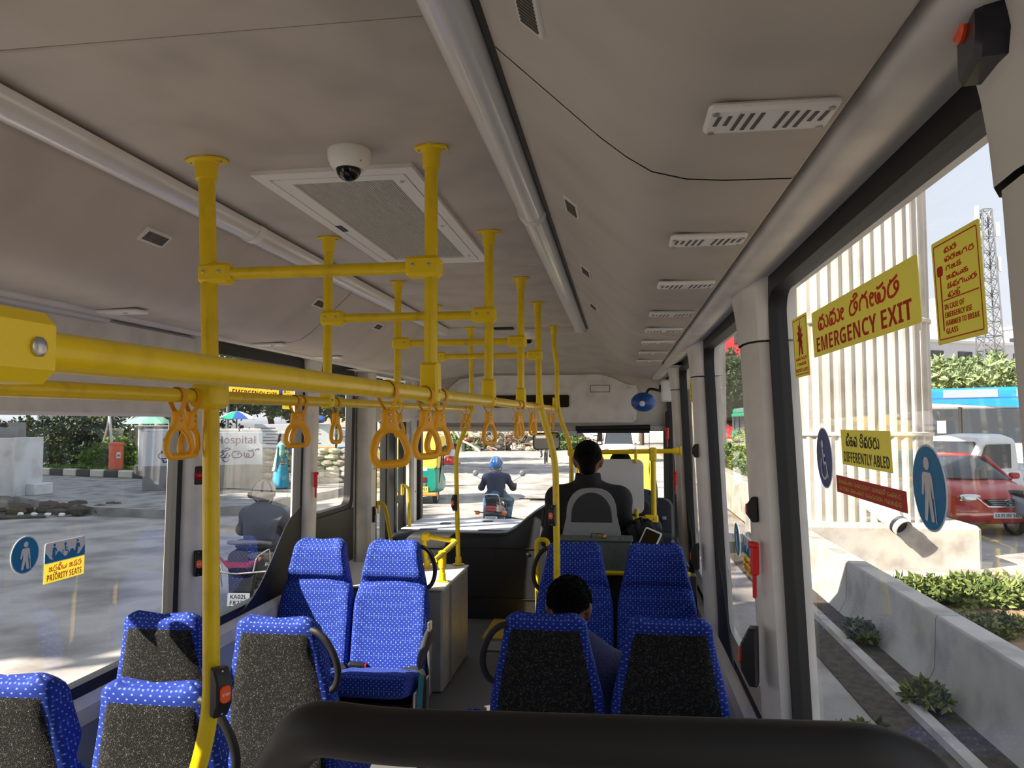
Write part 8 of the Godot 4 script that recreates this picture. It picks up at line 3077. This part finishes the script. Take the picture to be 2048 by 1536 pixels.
# ---------------------------------------------------------------- the road ahead
func road_ahead() -> void:
	var rng := RandomNumberGenerator.new()
	rng.seed = 22
	motorcycle()
	rider("motorcyclist in a navy jacket, jeans and blue helmet, seen from behind through the windscreen", Vector3(-2.26, ROAD, -13.72), 0.05, {"coat": "jacket_navy", "trousers": "jeans", "helmet": "helmet_blue", "stripe": "helmet_grey", "cell": 0.02, "shoe": "jacket_grey", "skin": "skin_light"}, 0.97)
	auto_rickshaw("green and yellow auto rickshaw ahead beside the door, seen from behind past the strap handles", Vector3(-5.5, ROAD, -20.6), 0.08)
	auto_rickshaw("green and yellow auto rickshaw ahead beyond the white partition board", Vector3(-0.055, ROAD, -13.2), -0.02).scale = Vector3(1.0, 0.92, 1.0)
	for q in [[Vector3(-8.75, ROAD, -38.5), "red and white traffic cone to the side of the auto rickshaw by the door"], [Vector3(-9.9, ROAD, -39.5), "second red and white traffic cone, farther out behind the auto rickshaw by the door"]]:
		var c := thing("traffic_cone", q[1], "cone", q[0], 0.0, "traffic cones")
		var mb := MB.new()
		mb.box(Vector3(0, 0.04, 0), Vector3(0.9, 0.08, 0.9), 0.03)
		obj("base", mb, M.cone_red, c)
		for k in 4:
			mb = MB.new()
			mb.lathe([Vector2(0.36 - 0.075 * k, 0.08 + 0.35 * k), Vector2(0.36 - 0.075 * (k + 1), 0.08 + 0.35 * (k + 1))], Transform3D(), 18)
			obj("band", mb, M.cone_red if k % 2 == 0 else M.white, c)
	for i in 4:
		var b := thing("barrier_block", "red and white plastic barrier block seen through the front door, %s of the row" % ["first", "second", "third", "last"][i], "barrier", Vector3([-9.55, -10.6, -12.4, -13.4][i], ROAD, [-27.2, -33.0, -34.0, -34.5][i]), 1.1, "plastic barrier blocks")
		var mb := MB.new()
		mb.prism(V2([-0.26, 0, 0.26, 0, 0.22, 0.25, 0.10, 0.45, 0.08, 0.95, -0.08, 0.95, -0.10, 0.45, -0.22, 0.25]), 1.35, Transform3D(Basis(Vector3.UP, PI / 2), Vector3.ZERO), 0.03)
		obj("block", mb, M.cone_red if i % 2 == 0 else M.white, b)
		mb = MB.new()
		mb.box(Vector3(0, 0.72, 0), Vector3(1.0, 0.12, 0.22), 0.02)
		obj("reflector", mb, M.white if i % 2 == 0 else M.cone_red, b)
	# rubble, dry branches and a leaning wall
	var rb := thing("debris_heap", "wide heap of rubble and dry branches across the road end, above the motorcyclist", "rubble", Vector3(-9.2, ROAD, -58.0))
	for i in 170:
		var mb := MB.new()
		var s := rng.randf_range(0.14, 0.42)
		var x := rng.randf_range(-4.6, 4.2)
		var top := 1.7 * (1.0 - pow(absf(x) / 5.0, 2.0))
		lump(mb, Vector3(x, rng.randf() * top * 0.8 + s * 0.2, rng.randf_range(-1.0, 1.4)), Vector3(s, s * 0.55, s * 0.8), 200 + i)
		obj("lump", mb, [M.stone_a, M.stone_c, M.soil, M.earth, M.stone_b, M.earth, M.salmon][i % 7], rb)
	var tw := MB.new()
	for i in 420:
		var p := Vector3(rng.randf_range(-4.5, 4.0), 0, rng.randf_range(-0.6, 1.4))
		p.y = rng.randf() * 1.8 * (1.0 - pow(absf(p.x) / 5.5, 2.0))
		var d := Vector3(rng.randf_range(-1, 1), rng.randf_range(-0.2, 1.0), rng.randf_range(-0.3, 0.6)).normalized()
		tw.bar(p, p + d * rng.randf_range(0.6, 1.6), 0.028, 4, 0.012)
	var twig := obj("branches", tw, M.trunk_pale, rb)
	twig.set_meta("kind", "stuff")
	for q in [[Vector3(-12.6, ROAD, -57.0), 18, 41, "low green weeds in front of the cream wall"], [Vector3(-4.6, ROAD, -60.0), 20, 42, "low green weeds at the end of the debris heap by the inside mirror"]]:
		tree(q[3], q[0], [], [[Vector3(0, 0.4, 0), Vector3(1.9, 0.7, 1.0)]], 320, 0.42, Color(0.24, 0.36, 0.16), Color(0.50, 0.58, 0.34), q[2], "bark", "weeds", "plant")
	var cw := thing("cream_wall", "plain cream compound wall beyond the auto rickshaw by the door", "wall", Vector3(-18.2, ROAD, -60.5), 0.2)
	var mw := MB.new()
	mw.box(Vector3(-2.5, 1.7, 0), Vector3(12.0, 3.4, 0.4), 0.02)
	obj("wall_body", mw, M.cream, cw)
	mw = MB.new()
	mw.box(Vector3(-2.5, 3.45, 0), Vector3(12.2, 0.14, 0.55), 0.02)
	obj("coping", mw, M.base_grey, cw)
	var hp := thing("white_hoop", "bent white pipe hoop and grey post before the cream wall", "pipe", Vector3(-11.4, ROAD, -55.0))
	mw = MB.new()
	mw.tube(curve([Vector3(-0.9, 4.0, 0), Vector3(-0.85, 2.2, 0), Vector3(-0.4, 1.0, 0), Vector3(0.5, 0.5, 0.2), Vector3(1.2, 0.0, 0.3)], 6), 0.07, 8)
	obj("pipe", mw, M.white, hp)
	mw = MB.new()
	mw.bar(Vector3(-0.3, 0, -0.2), Vector3(-0.35, 3.6, -0.2), 0.22, 10)
	obj("post", mw, M.base_grey, hp)
	for i in 5:
		tree("pale leafless-looking tree at the end of the road, number %s from the cream wall" % ["one", "two", "three", "four", "five"][i], Vector3(-14.0 + 4.0 * i, ROAD, -72.0 - 3.0 * (i % 2)), [[[Vector3.ZERO, Vector3(0.1, 2.0, 0), Vector3(0.3, 4.5, 0)], 0.3, 0.12]], [[Vector3(0, 5.4, 0), Vector3(2.8, 2.6, 2.0)], [Vector3(0.6, 3.0, 0.5), Vector3(2.4, 1.3, 1.5)]], 1400, 0.40, Color(0.28, 0.34, 0.20), Color(0.55, 0.56, 0.40), 50 + i)
	# vehicles ahead
	car("white off-road car approaching, seen above the seated man through the windscreen", Vector3(-0.05, ROAD, -42.0), PI, "car_white", 4.3, 1.95, 1.8)
	car("dark maroon parked car at the far end of the road, under the last strap handles", Vector3(-5.2, ROAD, -66.0), 1.9, "car_maroon", 4.4, 1.8, 1.6)
	car("far white car in the distance beside the sun blind cord", Vector3(-2.5, ROAD, -90.0), PI - 0.1, "car_white", 4.2, 1.75, 1.5)
	bicycle(Vector3(-3.85, ROAD, -39.5))
	for i in 3:
		var m := sheet_building(["pale building at the far end of the road, behind the debris heap", "grey building at the far end of the road, behind the white off-road car", "low white building at the far end of the road, beside the corner post"][i], Vector3([-16.0, 3.0, 16.0][i], ROAD, [-100.0, -135.0, -110.0][i]), Vector3(16, [7.0, 8.0, 9.0][i], 10), 0.1 * i, ["cream", "building", "building"][i], 5, 2)
		m.set_meta("group", "buildings at the road end")


func bicycle(at: Vector3) -> void:
	var t := thing("bicycle", "distant bicycle with a rider, seen just below the inside mirror", "bicycle", at, PI)
	for z in [-0.52, 0.52]:
		wheel(t, Vector3(0, 0.34, z), 0.34, 0.05, "wheel", 10)
	var mb := MB.new()
	for q in [[Vector3(0, 0.34, 0.52), Vector3(0, 0.36, 0.05)], [Vector3(0, 0.36, 0.05), Vector3(0, 0.88, 0.22)], [Vector3(0, 0.34, 0.52), Vector3(0, 0.80, 0.20)], [Vector3(0, 0.36, 0.05), Vector3(0, 0.82, -0.36)], [Vector3(0, 0.82, 0.20), Vector3(0, 0.84, -0.36)], [Vector3(0, 0.34, -0.52), Vector3(0, 0.98, -0.34)], [Vector3(-0.28, 1.0, -0.30), Vector3(0.28, 1.0, -0.30)]]:
		mb.bar(q[0], q[1], 0.02, 8)
	obj("frame", mb, M.bike_black, t)
	mb = MB.new()
	mb.sup(Vector3(0, 0.92, 0.24), Vector3(0.08, 0.04, 0.13), 0.7, 12, 6)
	obj("saddle", mb, M.soft_black, t)
	rider("cyclist in a white shirt, mostly hidden behind the inside mirror", at + Vector3(0, 0.06, 0), PI, {"coat": "shirt_white", "trousers": "trousers_grey", "coat_name": "shirt", "cell": 0.03}, 1.0)


# ---------------------------------------------------------------- median and far carriageway (driver's side)
func fluted(w: float, d: float, n: int, deep: float) -> PackedVector2Array:
	# rounded rectangle with upright grooves, plain bands left at the corners
	var p := PackedVector2Array()
	var base := rrect(-w * 0.5, -d * 0.5, w * 0.5, d * 0.5, minf(w, d) * 0.30, 10)
	var per := 0.0
	for i in base.size():
		per += base[i].distance_to(base[(i + 1) % base.size()])
	var step := per / (n * 4)
	var k := 0
	var run := 0.0
	var at := 0.0
	for i in base.size():
		var a := base[i]
		var b := base[(i + 1) % base.size()]
		var l := a.distance_to(b)
		while at <= run + l and k < n * 4:
			var q := a.lerp(b, (at - run) / maxf(l, 1e-6))
			var g := k % 4
			var inw := q.normalized() * (deep if g >= 2 else 0.0)
			p.push_back(q - inw)
			k += 1
			at += step
		run += l
	return p


func pier(label: String, at: Vector3, n: int) -> Node3D:
	var t := thing("viaduct_pier", label, "pier", at, 0.0, "fluted viaduct piers")
	var up := Basis(Vector3(1, 0, 0), Vector3(0, 0, -1), Vector3(0, 1, 0))
	var y0 := 0.62
	for seg in [[0.0, 1.32], [1.36, 3.08], [3.14, 5.62]]:
		var mb := MB.new()
		mb.prism(fluted(2.3, 2.3, n, 0.045), seg[1] - seg[0], Transform3D(up, Vector3(0, y0 + (seg[0] + seg[1]) * 0.5, 0)))
		obj("fluted_drum", mb, M.pier, t, Vector3.ZERO, "", 25.0)
	for y in [1.34, 3.11]:
		var mb := MB.new()
		mb.prism(rrect(-1.17, -1.17, 1.17, 1.17, 0.70, 10), 0.07, Transform3D(up, Vector3(0, y0 + y, 0)), 0.015)
		obj("band", mb, M.pier, t)
	# flared cap
	var mb2 := MB.new()
	var rows := []
	for q in [[5.62, 1.22, 1.18], [5.9, 1.24, 1.2], [6.05, 1.55, 1.25], [6.5, 2.1, 1.3], [6.9, 2.9, 1.35], [7.6, 4.2, 1.4], [8.8, 4.6, 1.4]]:
		var row := PackedVector3Array()
		for p in rrect(-q[1], -q[2], q[1], q[2], 0.5, 6):
			row.push_back(Vector3(p.x, y0 + q[0], -p.y))
		rows.append(row)
	mb2.grid(rows, true)
	mb2.fan(rows[rows.size() - 1])
	obj("flared_cap", mb2, M.pier, t, Vector3.ZERO, "", 30.0)
	mb2 = MB.new()
	mb2.box(Vector3(0.0, 0.28, 0), Vector3(2.9, 0.68, 2.9), 0.05)
	obj("plinth", mb2, M.concrete, t)
	return t


func median_side() -> void:
	var rng := RandomNumberGenerator.new()
	rng.seed = 91
	# low barrier wall, in lengths
	var bw := thing("barrier_wall", "low grey concrete barrier wall along the road beside the bus", "barrier", Vector3(0, ROAD, 0))
	for i in 6:
		var mb := MB.new()
		mb.sweep_z(V2([2.42, 0.0, 2.78, 0.0, 2.75, 0.14, 2.74, 0.56, 2.72, 0.585, 2.54, 0.585, 2.52, 0.56, 2.50, 0.16]), 3.0 - 2.4 * i, 0.615 - 2.4 * i)
		obj("barrier_length", mb, M.concrete, bw)
	# dry ground litter along its foot
	var cr := thing("kerb_line", "thin kerb edge in the dirt at the foot of the concrete barrier", "kerb", Vector3(0, ROAD, 0))
	var mk := MB.new()
	mk.sweep_z(V2([2.08, 0.0, 2.20, 0.0, 2.19, 0.055, 2.10, 0.055]), 3.0, -11.5)
	obj("kerb_length", mk, M.concrete, cr)
	for i in 5:
		var p := Vector3([2.25, 2.3, 1.55, 2.95, 3.6][i], ROAD + 0.02, [-6.1, -7.8, -5.2, -6.6, -8.2][i])
		tree(["dry tuft at the barrier foot, nearest the pane", "green tuft at the barrier foot, toward the pier", "low dark weeds in the dirt before the barrier", "yellowish tuft on the bare earth behind the barrier", "grass clump on the bare earth before the pier plinth"][i], p, [], [[Vector3(0, 0.10, 0), [Vector3(0.16, 0.07, 0.2), Vector3(0.12, 0.09, 0.25), Vector3(0.2, 0.04, 0.25), Vector3(0.4, 0.14, 0.35), Vector3(0.5, 0.12, 0.35)][i]]], 220, 0.06, Color(0.30, 0.34, 0.16), Color(0.56, 0.58, 0.32), 300 + i, "bark", "weeds", "plant")
	tree("long row of grass and weeds along the low curb behind the barrier", Vector3(4.3, ROAD + 0.03, -9.6), [], [[Vector3(0, 0.12, 0), Vector3(1.4, 0.17, 0.35)]], 1100, 0.10, Color(0.28, 0.36, 0.16), Color(0.55, 0.60, 0.34), 309, "bark", "weeds", "plant")
	var lc := thing("low_curb", "low concrete curb in front of the pier plinth", "kerb", Vector3(0, ROAD, 0))
	mk = MB.new()
	mk.box(Vector3(4.42, 0.10, -10.3), Vector3(3.0, 0.24, 0.3), 0.02)
	obj("curb_body", mk, M.concrete, lc)
	mk = MB.new()
	mk.box(Vector3(5.9, 0.12, -7.5), Vector3(0.3, 0.26, 8.0), 0.02)
	obj("far_curb", mk, M.concrete, lc)
	var pr := pier("tall fluted concrete viaduct pier on a square plinth, behind the exit sign", Vector3(3.78, ROAD, -13.35), 50)
	var pp := thing("drain_pipe", "white plastic drain pipe sticking out of the pier foot", "pipe", Vector3(4.0, 0.10, -11.75))
	mk = MB.new()
	mk.tube(P([Vector3(-0.22, 0.30, -0.55), Vector3(0.06, -0.05, 0.12)]), 0.13, 20, false)
	mk.tube(P([Vector3(0.06, -0.05, 0.12), Vector3(-0.22, 0.30, -0.55)]), 0.115, 20, false)
	obj("tube", mk, M.plastic_pipe, pp)
	mk = MB.new()
	mk.lathe([Vector2(0.135, -0.03), Vector2(0.14, -0.02), Vector2(0.14, 0.02), Vector2(0.118, 0.03)], Transform3D(Basis(Quaternion(Vector3.UP, Vector3(0.28, -0.35, 0.67).normalized())), Vector3(0.02, 0.0, 0.03)), 20)
	obj("dark_bore", mk, M.gap, pp)
	pier("second fluted viaduct pier farther on, seen through the second driver's-side pane", Vector3(3.78, ROAD, -36.5), 44)
	for q in [[Vector3(3.7, ROAD, -23.0), 61, "pale green bushes on the median between the two piers"], [Vector3(3.9, ROAD, -19.0), 62, "loose green bush on the median just beyond the nearer pier"]]:
		tree(q[2], q[0], [], [[Vector3(0, 0.85, 0), Vector3(1.0, 0.8, 2.0)], [Vector3(0.2, 1.3, -0.5), Vector3(0.7, 0.6, 1.2)]], 3600, 0.14, Color(0.28, 0.40, 0.16), Color(0.58, 0.66, 0.40), q[1], "bark", "shrub", "shrub")
	var mw := thing("median_wall", "pale low wall in front of the median bushes beyond the nearer pier", "wall", Vector3(0, ROAD, 0))
	mk = MB.new()
	mk.box(Vector3(2.75, 0.45, -23.0), Vector3(0.3, 0.9, 14.0), 0.02)
	obj("wall_body", mk, M.concrete, mw)
	# traffic on the far carriageway
	car("red hatchback facing us with chrome winged emblem, beyond the round blue walker sticker", Vector3(6.95, ROAD, -17.2), PI + 0.10, "car_red", 3.9, 1.75, 1.48, true)
	pickup()
	city_bus("blue and white city bus with dark panes crossing behind the red hatchback", Vector3(11.6, ROAD, -21.6), 0.95, "bus_blue")
	city_bus("green city bus far off behind the median bushes", Vector3(8.8, ROAD, -47.5), PI, "bus_green")
	scooter_right()
	# backdrop
	for q in [[Vector3(14.6, ROAD, -33.0), 4.4, 81, "wide feathery tree behind the blue city bus"], [Vector3(10.3, ROAD, -66.0), 7.6, 82, "dark green tree behind the green city bus"], [Vector3(14.0, ROAD, -72.0), 6.0, 83, "dark green tree far behind the first pier"]]:
		tree(q[3], q[0], [[[Vector3.ZERO, Vector3(0, 1.5, 0), Vector3(0.2, 3.0, 0)], 0.3, 0.15]], [[Vector3(0, q[1] * 0.75, 0), Vector3(q[1] * 0.9, q[1] * 0.35, q[1] * 0.6)], [Vector3(-q[1] * 0.5, q[1] * 0.55, 0), Vector3(q[1] * 0.5, q[1] * 0.25, q[1] * 0.4)]], 3600, 0.28 if q[1] < 5 else 0.42, Color(0.16, 0.28, 0.14) if q[1] > 5 else Color(0.44, 0.52, 0.33), Color(0.34, 0.44, 0.26) if q[1] > 5 else Color(0.64, 0.70, 0.54), q[2])
	sheet_building("pale flat-roofed building behind the blue city bus", Vector3(27.5, ROAD, -72.0), Vector3(13, 8.6, 10), 0.5, "building", 4, 3)
	sheet_building("white building with small dark windows behind the lattice mast", Vector3(43.0, ROAD, -74.0), Vector3(12, 10.6, 10), 0.5, "building", 3, 3)
	sheet_building("red shop building front just past the first pier's edge", Vector3(15.2, ROAD, -86.0), Vector3(7, 13.5, 8), -0.1, "building_red", 2, 3)
	var rf := thing("sloped_roof", "large pale shed with a sloping roof behind the dark green tree", "building", Vector3(26.5, ROAD, -105.0), -0.15)
	mk = MB.new()
	mk.prism(V2([-14, 0, 14, 0, 14, 17.5, -14, 11.0]), 12.0, Transform3D(), 0.1)
	obj("shed_body", mk, M.building, rf)
	mast()


func mast() -> void:
	var t := thing("lattice_mast", "tall steel lattice telecom mast above the roofs beyond the hammer sticker", "mast", Vector3(27.3, ROAD, -60.0))
	var mb := MB.new()
	var h := 18.0
	for s in 4:
		var a := PI / 4 + PI / 2 * s
		mb.bar(Vector3(cos(a) * 1.3, 0, sin(a) * 1.3), Vector3(cos(a) * 0.45, h, sin(a) * 0.45), 0.06, 5)
	obj("leg_angle", mb, M.iron, t).set_meta("kind", "stuff")
	mb = MB.new()
	for i in 17:
		var y0 := h * i / 17.0
		var y1 := h * (i + 1) / 17.0
		var r0 := lerpf(1.3, 0.45, i / 17.0)
		var r1 := lerpf(1.3, 0.45, (i + 1) / 17.0)
		for s in 4:
			var a := PI / 4 + PI / 2 * s
			var b := a + PI / 2
			mb.bar(Vector3(cos(a) * r0, y0, sin(a) * r0), Vector3(cos(b) * r1, y1, sin(b) * r1), 0.032, 4)
			mb.bar(Vector3(cos(b) * r0, y0, sin(b) * r0), Vector3(cos(a) * r1, y1, sin(a) * r1), 0.032, 4)
			mb.bar(Vector3(cos(a) * r1, y1, sin(a) * r1), Vector3(cos(b) * r1, y1, sin(b) * r1), 0.032, 4)
	obj("bracing", mb, M.iron, t).set_meta("kind", "stuff")
	for i in 5:
		mb = MB.new()
		mb.box(Vector3(0.7 * (1 if i % 2 else -1), 12.5 + 1.3 * i, 0.3), Vector3(0.3, 1.1, 0.2), 0.04)
		obj("antenna", mb, M.white, t)


func pickup() -> void:
	var t := thing("pickup_truck", "white pickup truck with open bed behind the red hatchback", "truck", Vector3(8.1, ROAD, -18.4), PI * 0.5 + 0.55)
	var mb := MB.new()
	hull(mb, [[-2.3, 0.70, 0.45, 0.95, 0.4], [-2.2, 0.82, 0.38, 1.05, 0.35], [-1.3, 0.86, 0.36, 1.10, 0.3], [0.1, 0.86, 0.36, 1.12, 0.25], [0.15, 0.84, 0.36, 1.1, 0.25]], 28)
	obj("nose", mb, M.car_white, t, Vector3.ZERO, "", 45.0)
	mb = MB.new()
	hull(mb, [[-1.45, 0.74, 1.05, 1.12, 0.3], [-0.95, 0.76, 1.0, 1.82, 0.3, 0.9], [-0.1, 0.76, 1.0, 1.88, 0.3, 0.9], [0.15, 0.75, 1.0, 1.82, 0.3, 0.9]], 28)
	obj("cab", mb, M.car_white, t, Vector3.ZERO, "", 45.0)
	for s in [-1, 1]:
		mb = MB.new()
		mb.prism(V2([1.22, 1.14, 0.86, 1.66, 0.10, 1.66, 0.10, 1.14]), 0.03, face(Vector3(s * 0.735, 0, 0), Vector3(0, 0, -1), Vector3.UP))
		obj("side_window", mb, M.window_dark, t)
	mb = MB.new()
	mb.prism(rrect(-0.62, -0.32, 0.62, 0.32, 0.06), 0.03, Transform3D(Basis.from_euler(Vector3(-0.62, PI, 0)), Vector3(0, 1.45, -1.20)))
	obj("windscreen", mb, M.window_dark, t)
	mb = MB.new()
	mb.box(Vector3(0, 0.62, 1.25), Vector3(1.66, 0.14, 2.2), 0.02)
	for s in [-1, 1]:
		mb.box(Vector3(s * 0.82, 0.88, 1.25), Vector3(0.06, 0.5, 2.2), 0.015)
	mb.box(Vector3(0, 0.88, 2.34), Vector3(1.66, 0.5, 0.06), 0.015)
	obj("bed", mb, M.car_white, t)
	for s in [-1, 1]:
		for z in [-1.5, 1.4]:
			wheel(t, Vector3(s * 0.74, 0.33, z), 0.33, 0.2)


func city_bus(label: String, at: Vector3, turn: float, paint: String) -> void:
	var t := thing("city_bus", label, "bus", at, turn, "city buses")
	var mb := MB.new()
	mb.box(Vector3(0, 1.02, 0), Vector3(2.5, 1.25, 10.5), 0.12)
	obj("lower_body", mb, M[paint] if paint == "bus_green" else M.car_white, t)
	mb = MB.new()
	mb.box(Vector3(0, 2.05, 0), Vector3(2.46, 1.0, 10.45), 0.08)
	obj("window_band", mb, M.window_dark, t)
	mb = MB.new()
	mb.box(Vector3(0, 2.62, 0), Vector3(2.5, 0.26, 10.5), 0.06)
	obj("cantrail", mb, M.car_white if paint == "bus_blue" else M[paint], t)
	mb = MB.new()
	mb.box(Vector3(0, 2.88, 0.3), Vector3(2.4, 0.36, 9.6), 0.10)
	obj("roof", mb, M[paint], t)
	for s in [-1, 1]:
		for k in 5:
			mb = MB.new()
			mb.box(Vector3(s * 1.205, 2.90, -3.6 + 1.7 * k), Vector3(0.03, 0.22, 1.3), 0.01)
			obj("roof_panel", mb, M.car_grey, t)
			mb = MB.new()
			mb.box(Vector3(s * 1.24, 2.05, -4.2 + 2.05 * k), Vector3(0.03, 1.0, 0.08), 0.01)
			obj("window_post", mb, M.rubber, t)
		for z in [-3.2, 3.0]:
			wheel(t, Vector3(s * 1.12, 0.48, z), 0.48, 0.28)
	mb = MB.new()
	mb.prism(rrect(-1.12, 0.95, 1.12, 2.45, 0.12), 0.05, Transform3D(Basis(), Vector3(0, 0, -5.24)), 0.01)
	obj("windscreen", mb, M.window_dark, t)
	mb = MB.new()
	mb.box(Vector3(0, 2.62, -5.26), Vector3(1.7, 0.22, 0.03), 0.01)
	obj("route_display", mb, M.auto_orange if paint == "bus_green" else M.screen, t)
	mb = MB.new()
	mb.box(Vector3(0, 0.72, -5.27), Vector3(1.2, 0.18, 0.05), 0.02)
	obj("front_grille", mb, M.rubber, t)
	for k in 3:
		mb = MB.new()
		mb.box(Vector3(-1.245, 2.0, -2.6 + 2.1 * k), Vector3(0.02, 0.34, 0.22), 0.005)
		obj("window_notice", mb, M.plate_white, t)
	if paint == "bus_blue":
		for s in [-1, 1]:
			mb = MB.new()
			var p := PackedVector2Array()
			for i in 25:
				var u := i / 24.0
				p.push_back(Vector2(lerpf(-5.0, 5.0, u), 2.60 + 0.09 * sin(u * 9.0)))
			p.push_back(Vector2(5.0, 2.76))
			p.push_back(Vector2(-5.0, 2.76))
			mb.prism(p, 0.02, face(Vector3(s * 1.256, 0, 0), Vector3(0, 0, -1), Vector3.UP))
			obj("wave_stripe", mb, M.bus_blue, t)


func scooter_right() -> void:
	var at := Vector3(7.55, ROAD, -15.0)
	var t := thing("scooter", "scooter with two wheels half hidden at the pane edge beside the red hatchback", "scooter", at, PI + 0.3)
	wheel(t, Vector3(0, 0.24, 0.55), 0.24, 0.11)
	wheel(t, Vector3(0, 0.24, -0.72), 0.24, 0.10)
	var mb := MB.new()
	hull(mb, [[-0.2, 0.15, 0.30, 0.55, 0.5], [0.1, 0.19, 0.36, 0.72, 0.5], [0.5, 0.19, 0.42, 0.80, 0.6], [0.78, 0.10, 0.58, 0.78, 0.7]], 22)
	hull(mb, [[-0.70, 0.10, 0.30, 0.5, 0.5], [-0.58, 0.20, 0.28, 0.95, 0.5], [-0.48, 0.16, 0.3, 0.95, 0.5]], 20)
	mb.box(Vector3(0, 0.28, -0.3), Vector3(0.34, 0.06, 0.5), 0.02)
	obj("body", mb, M.car_grey, t, Vector3.ZERO, "", 55.0)
	mb = MB.new()
	mb.box(Vector3(0, 0.80, 0.25), Vector3(0.28, 0.10, 0.7), 0.04)
	obj("saddle", mb, M.soft_black, t)
	mb = MB.new()
	mb.tube(bent([Vector3(-0.34, 1.0, -0.42), Vector3(0, 1.04, -0.55), Vector3(0.34, 1.0, -0.42)], 0.08, 5), 0.016, 8)
	mb.sup(Vector3(0, 1.0, -0.58), Vector3(0.13, 0.10, 0.09), 0.8, 14, 8)
	obj("handlebar", mb, M.bike_black, t)
	rider("rider in a white shirt and dark helmet on the scooter beside the red hatchback", at, PI + 0.3, {"coat": "shirt_white", "trousers": "jeans", "helmet": "helmet_black", "coat_name": "shirt", "cell": 0.026}, 0.95)
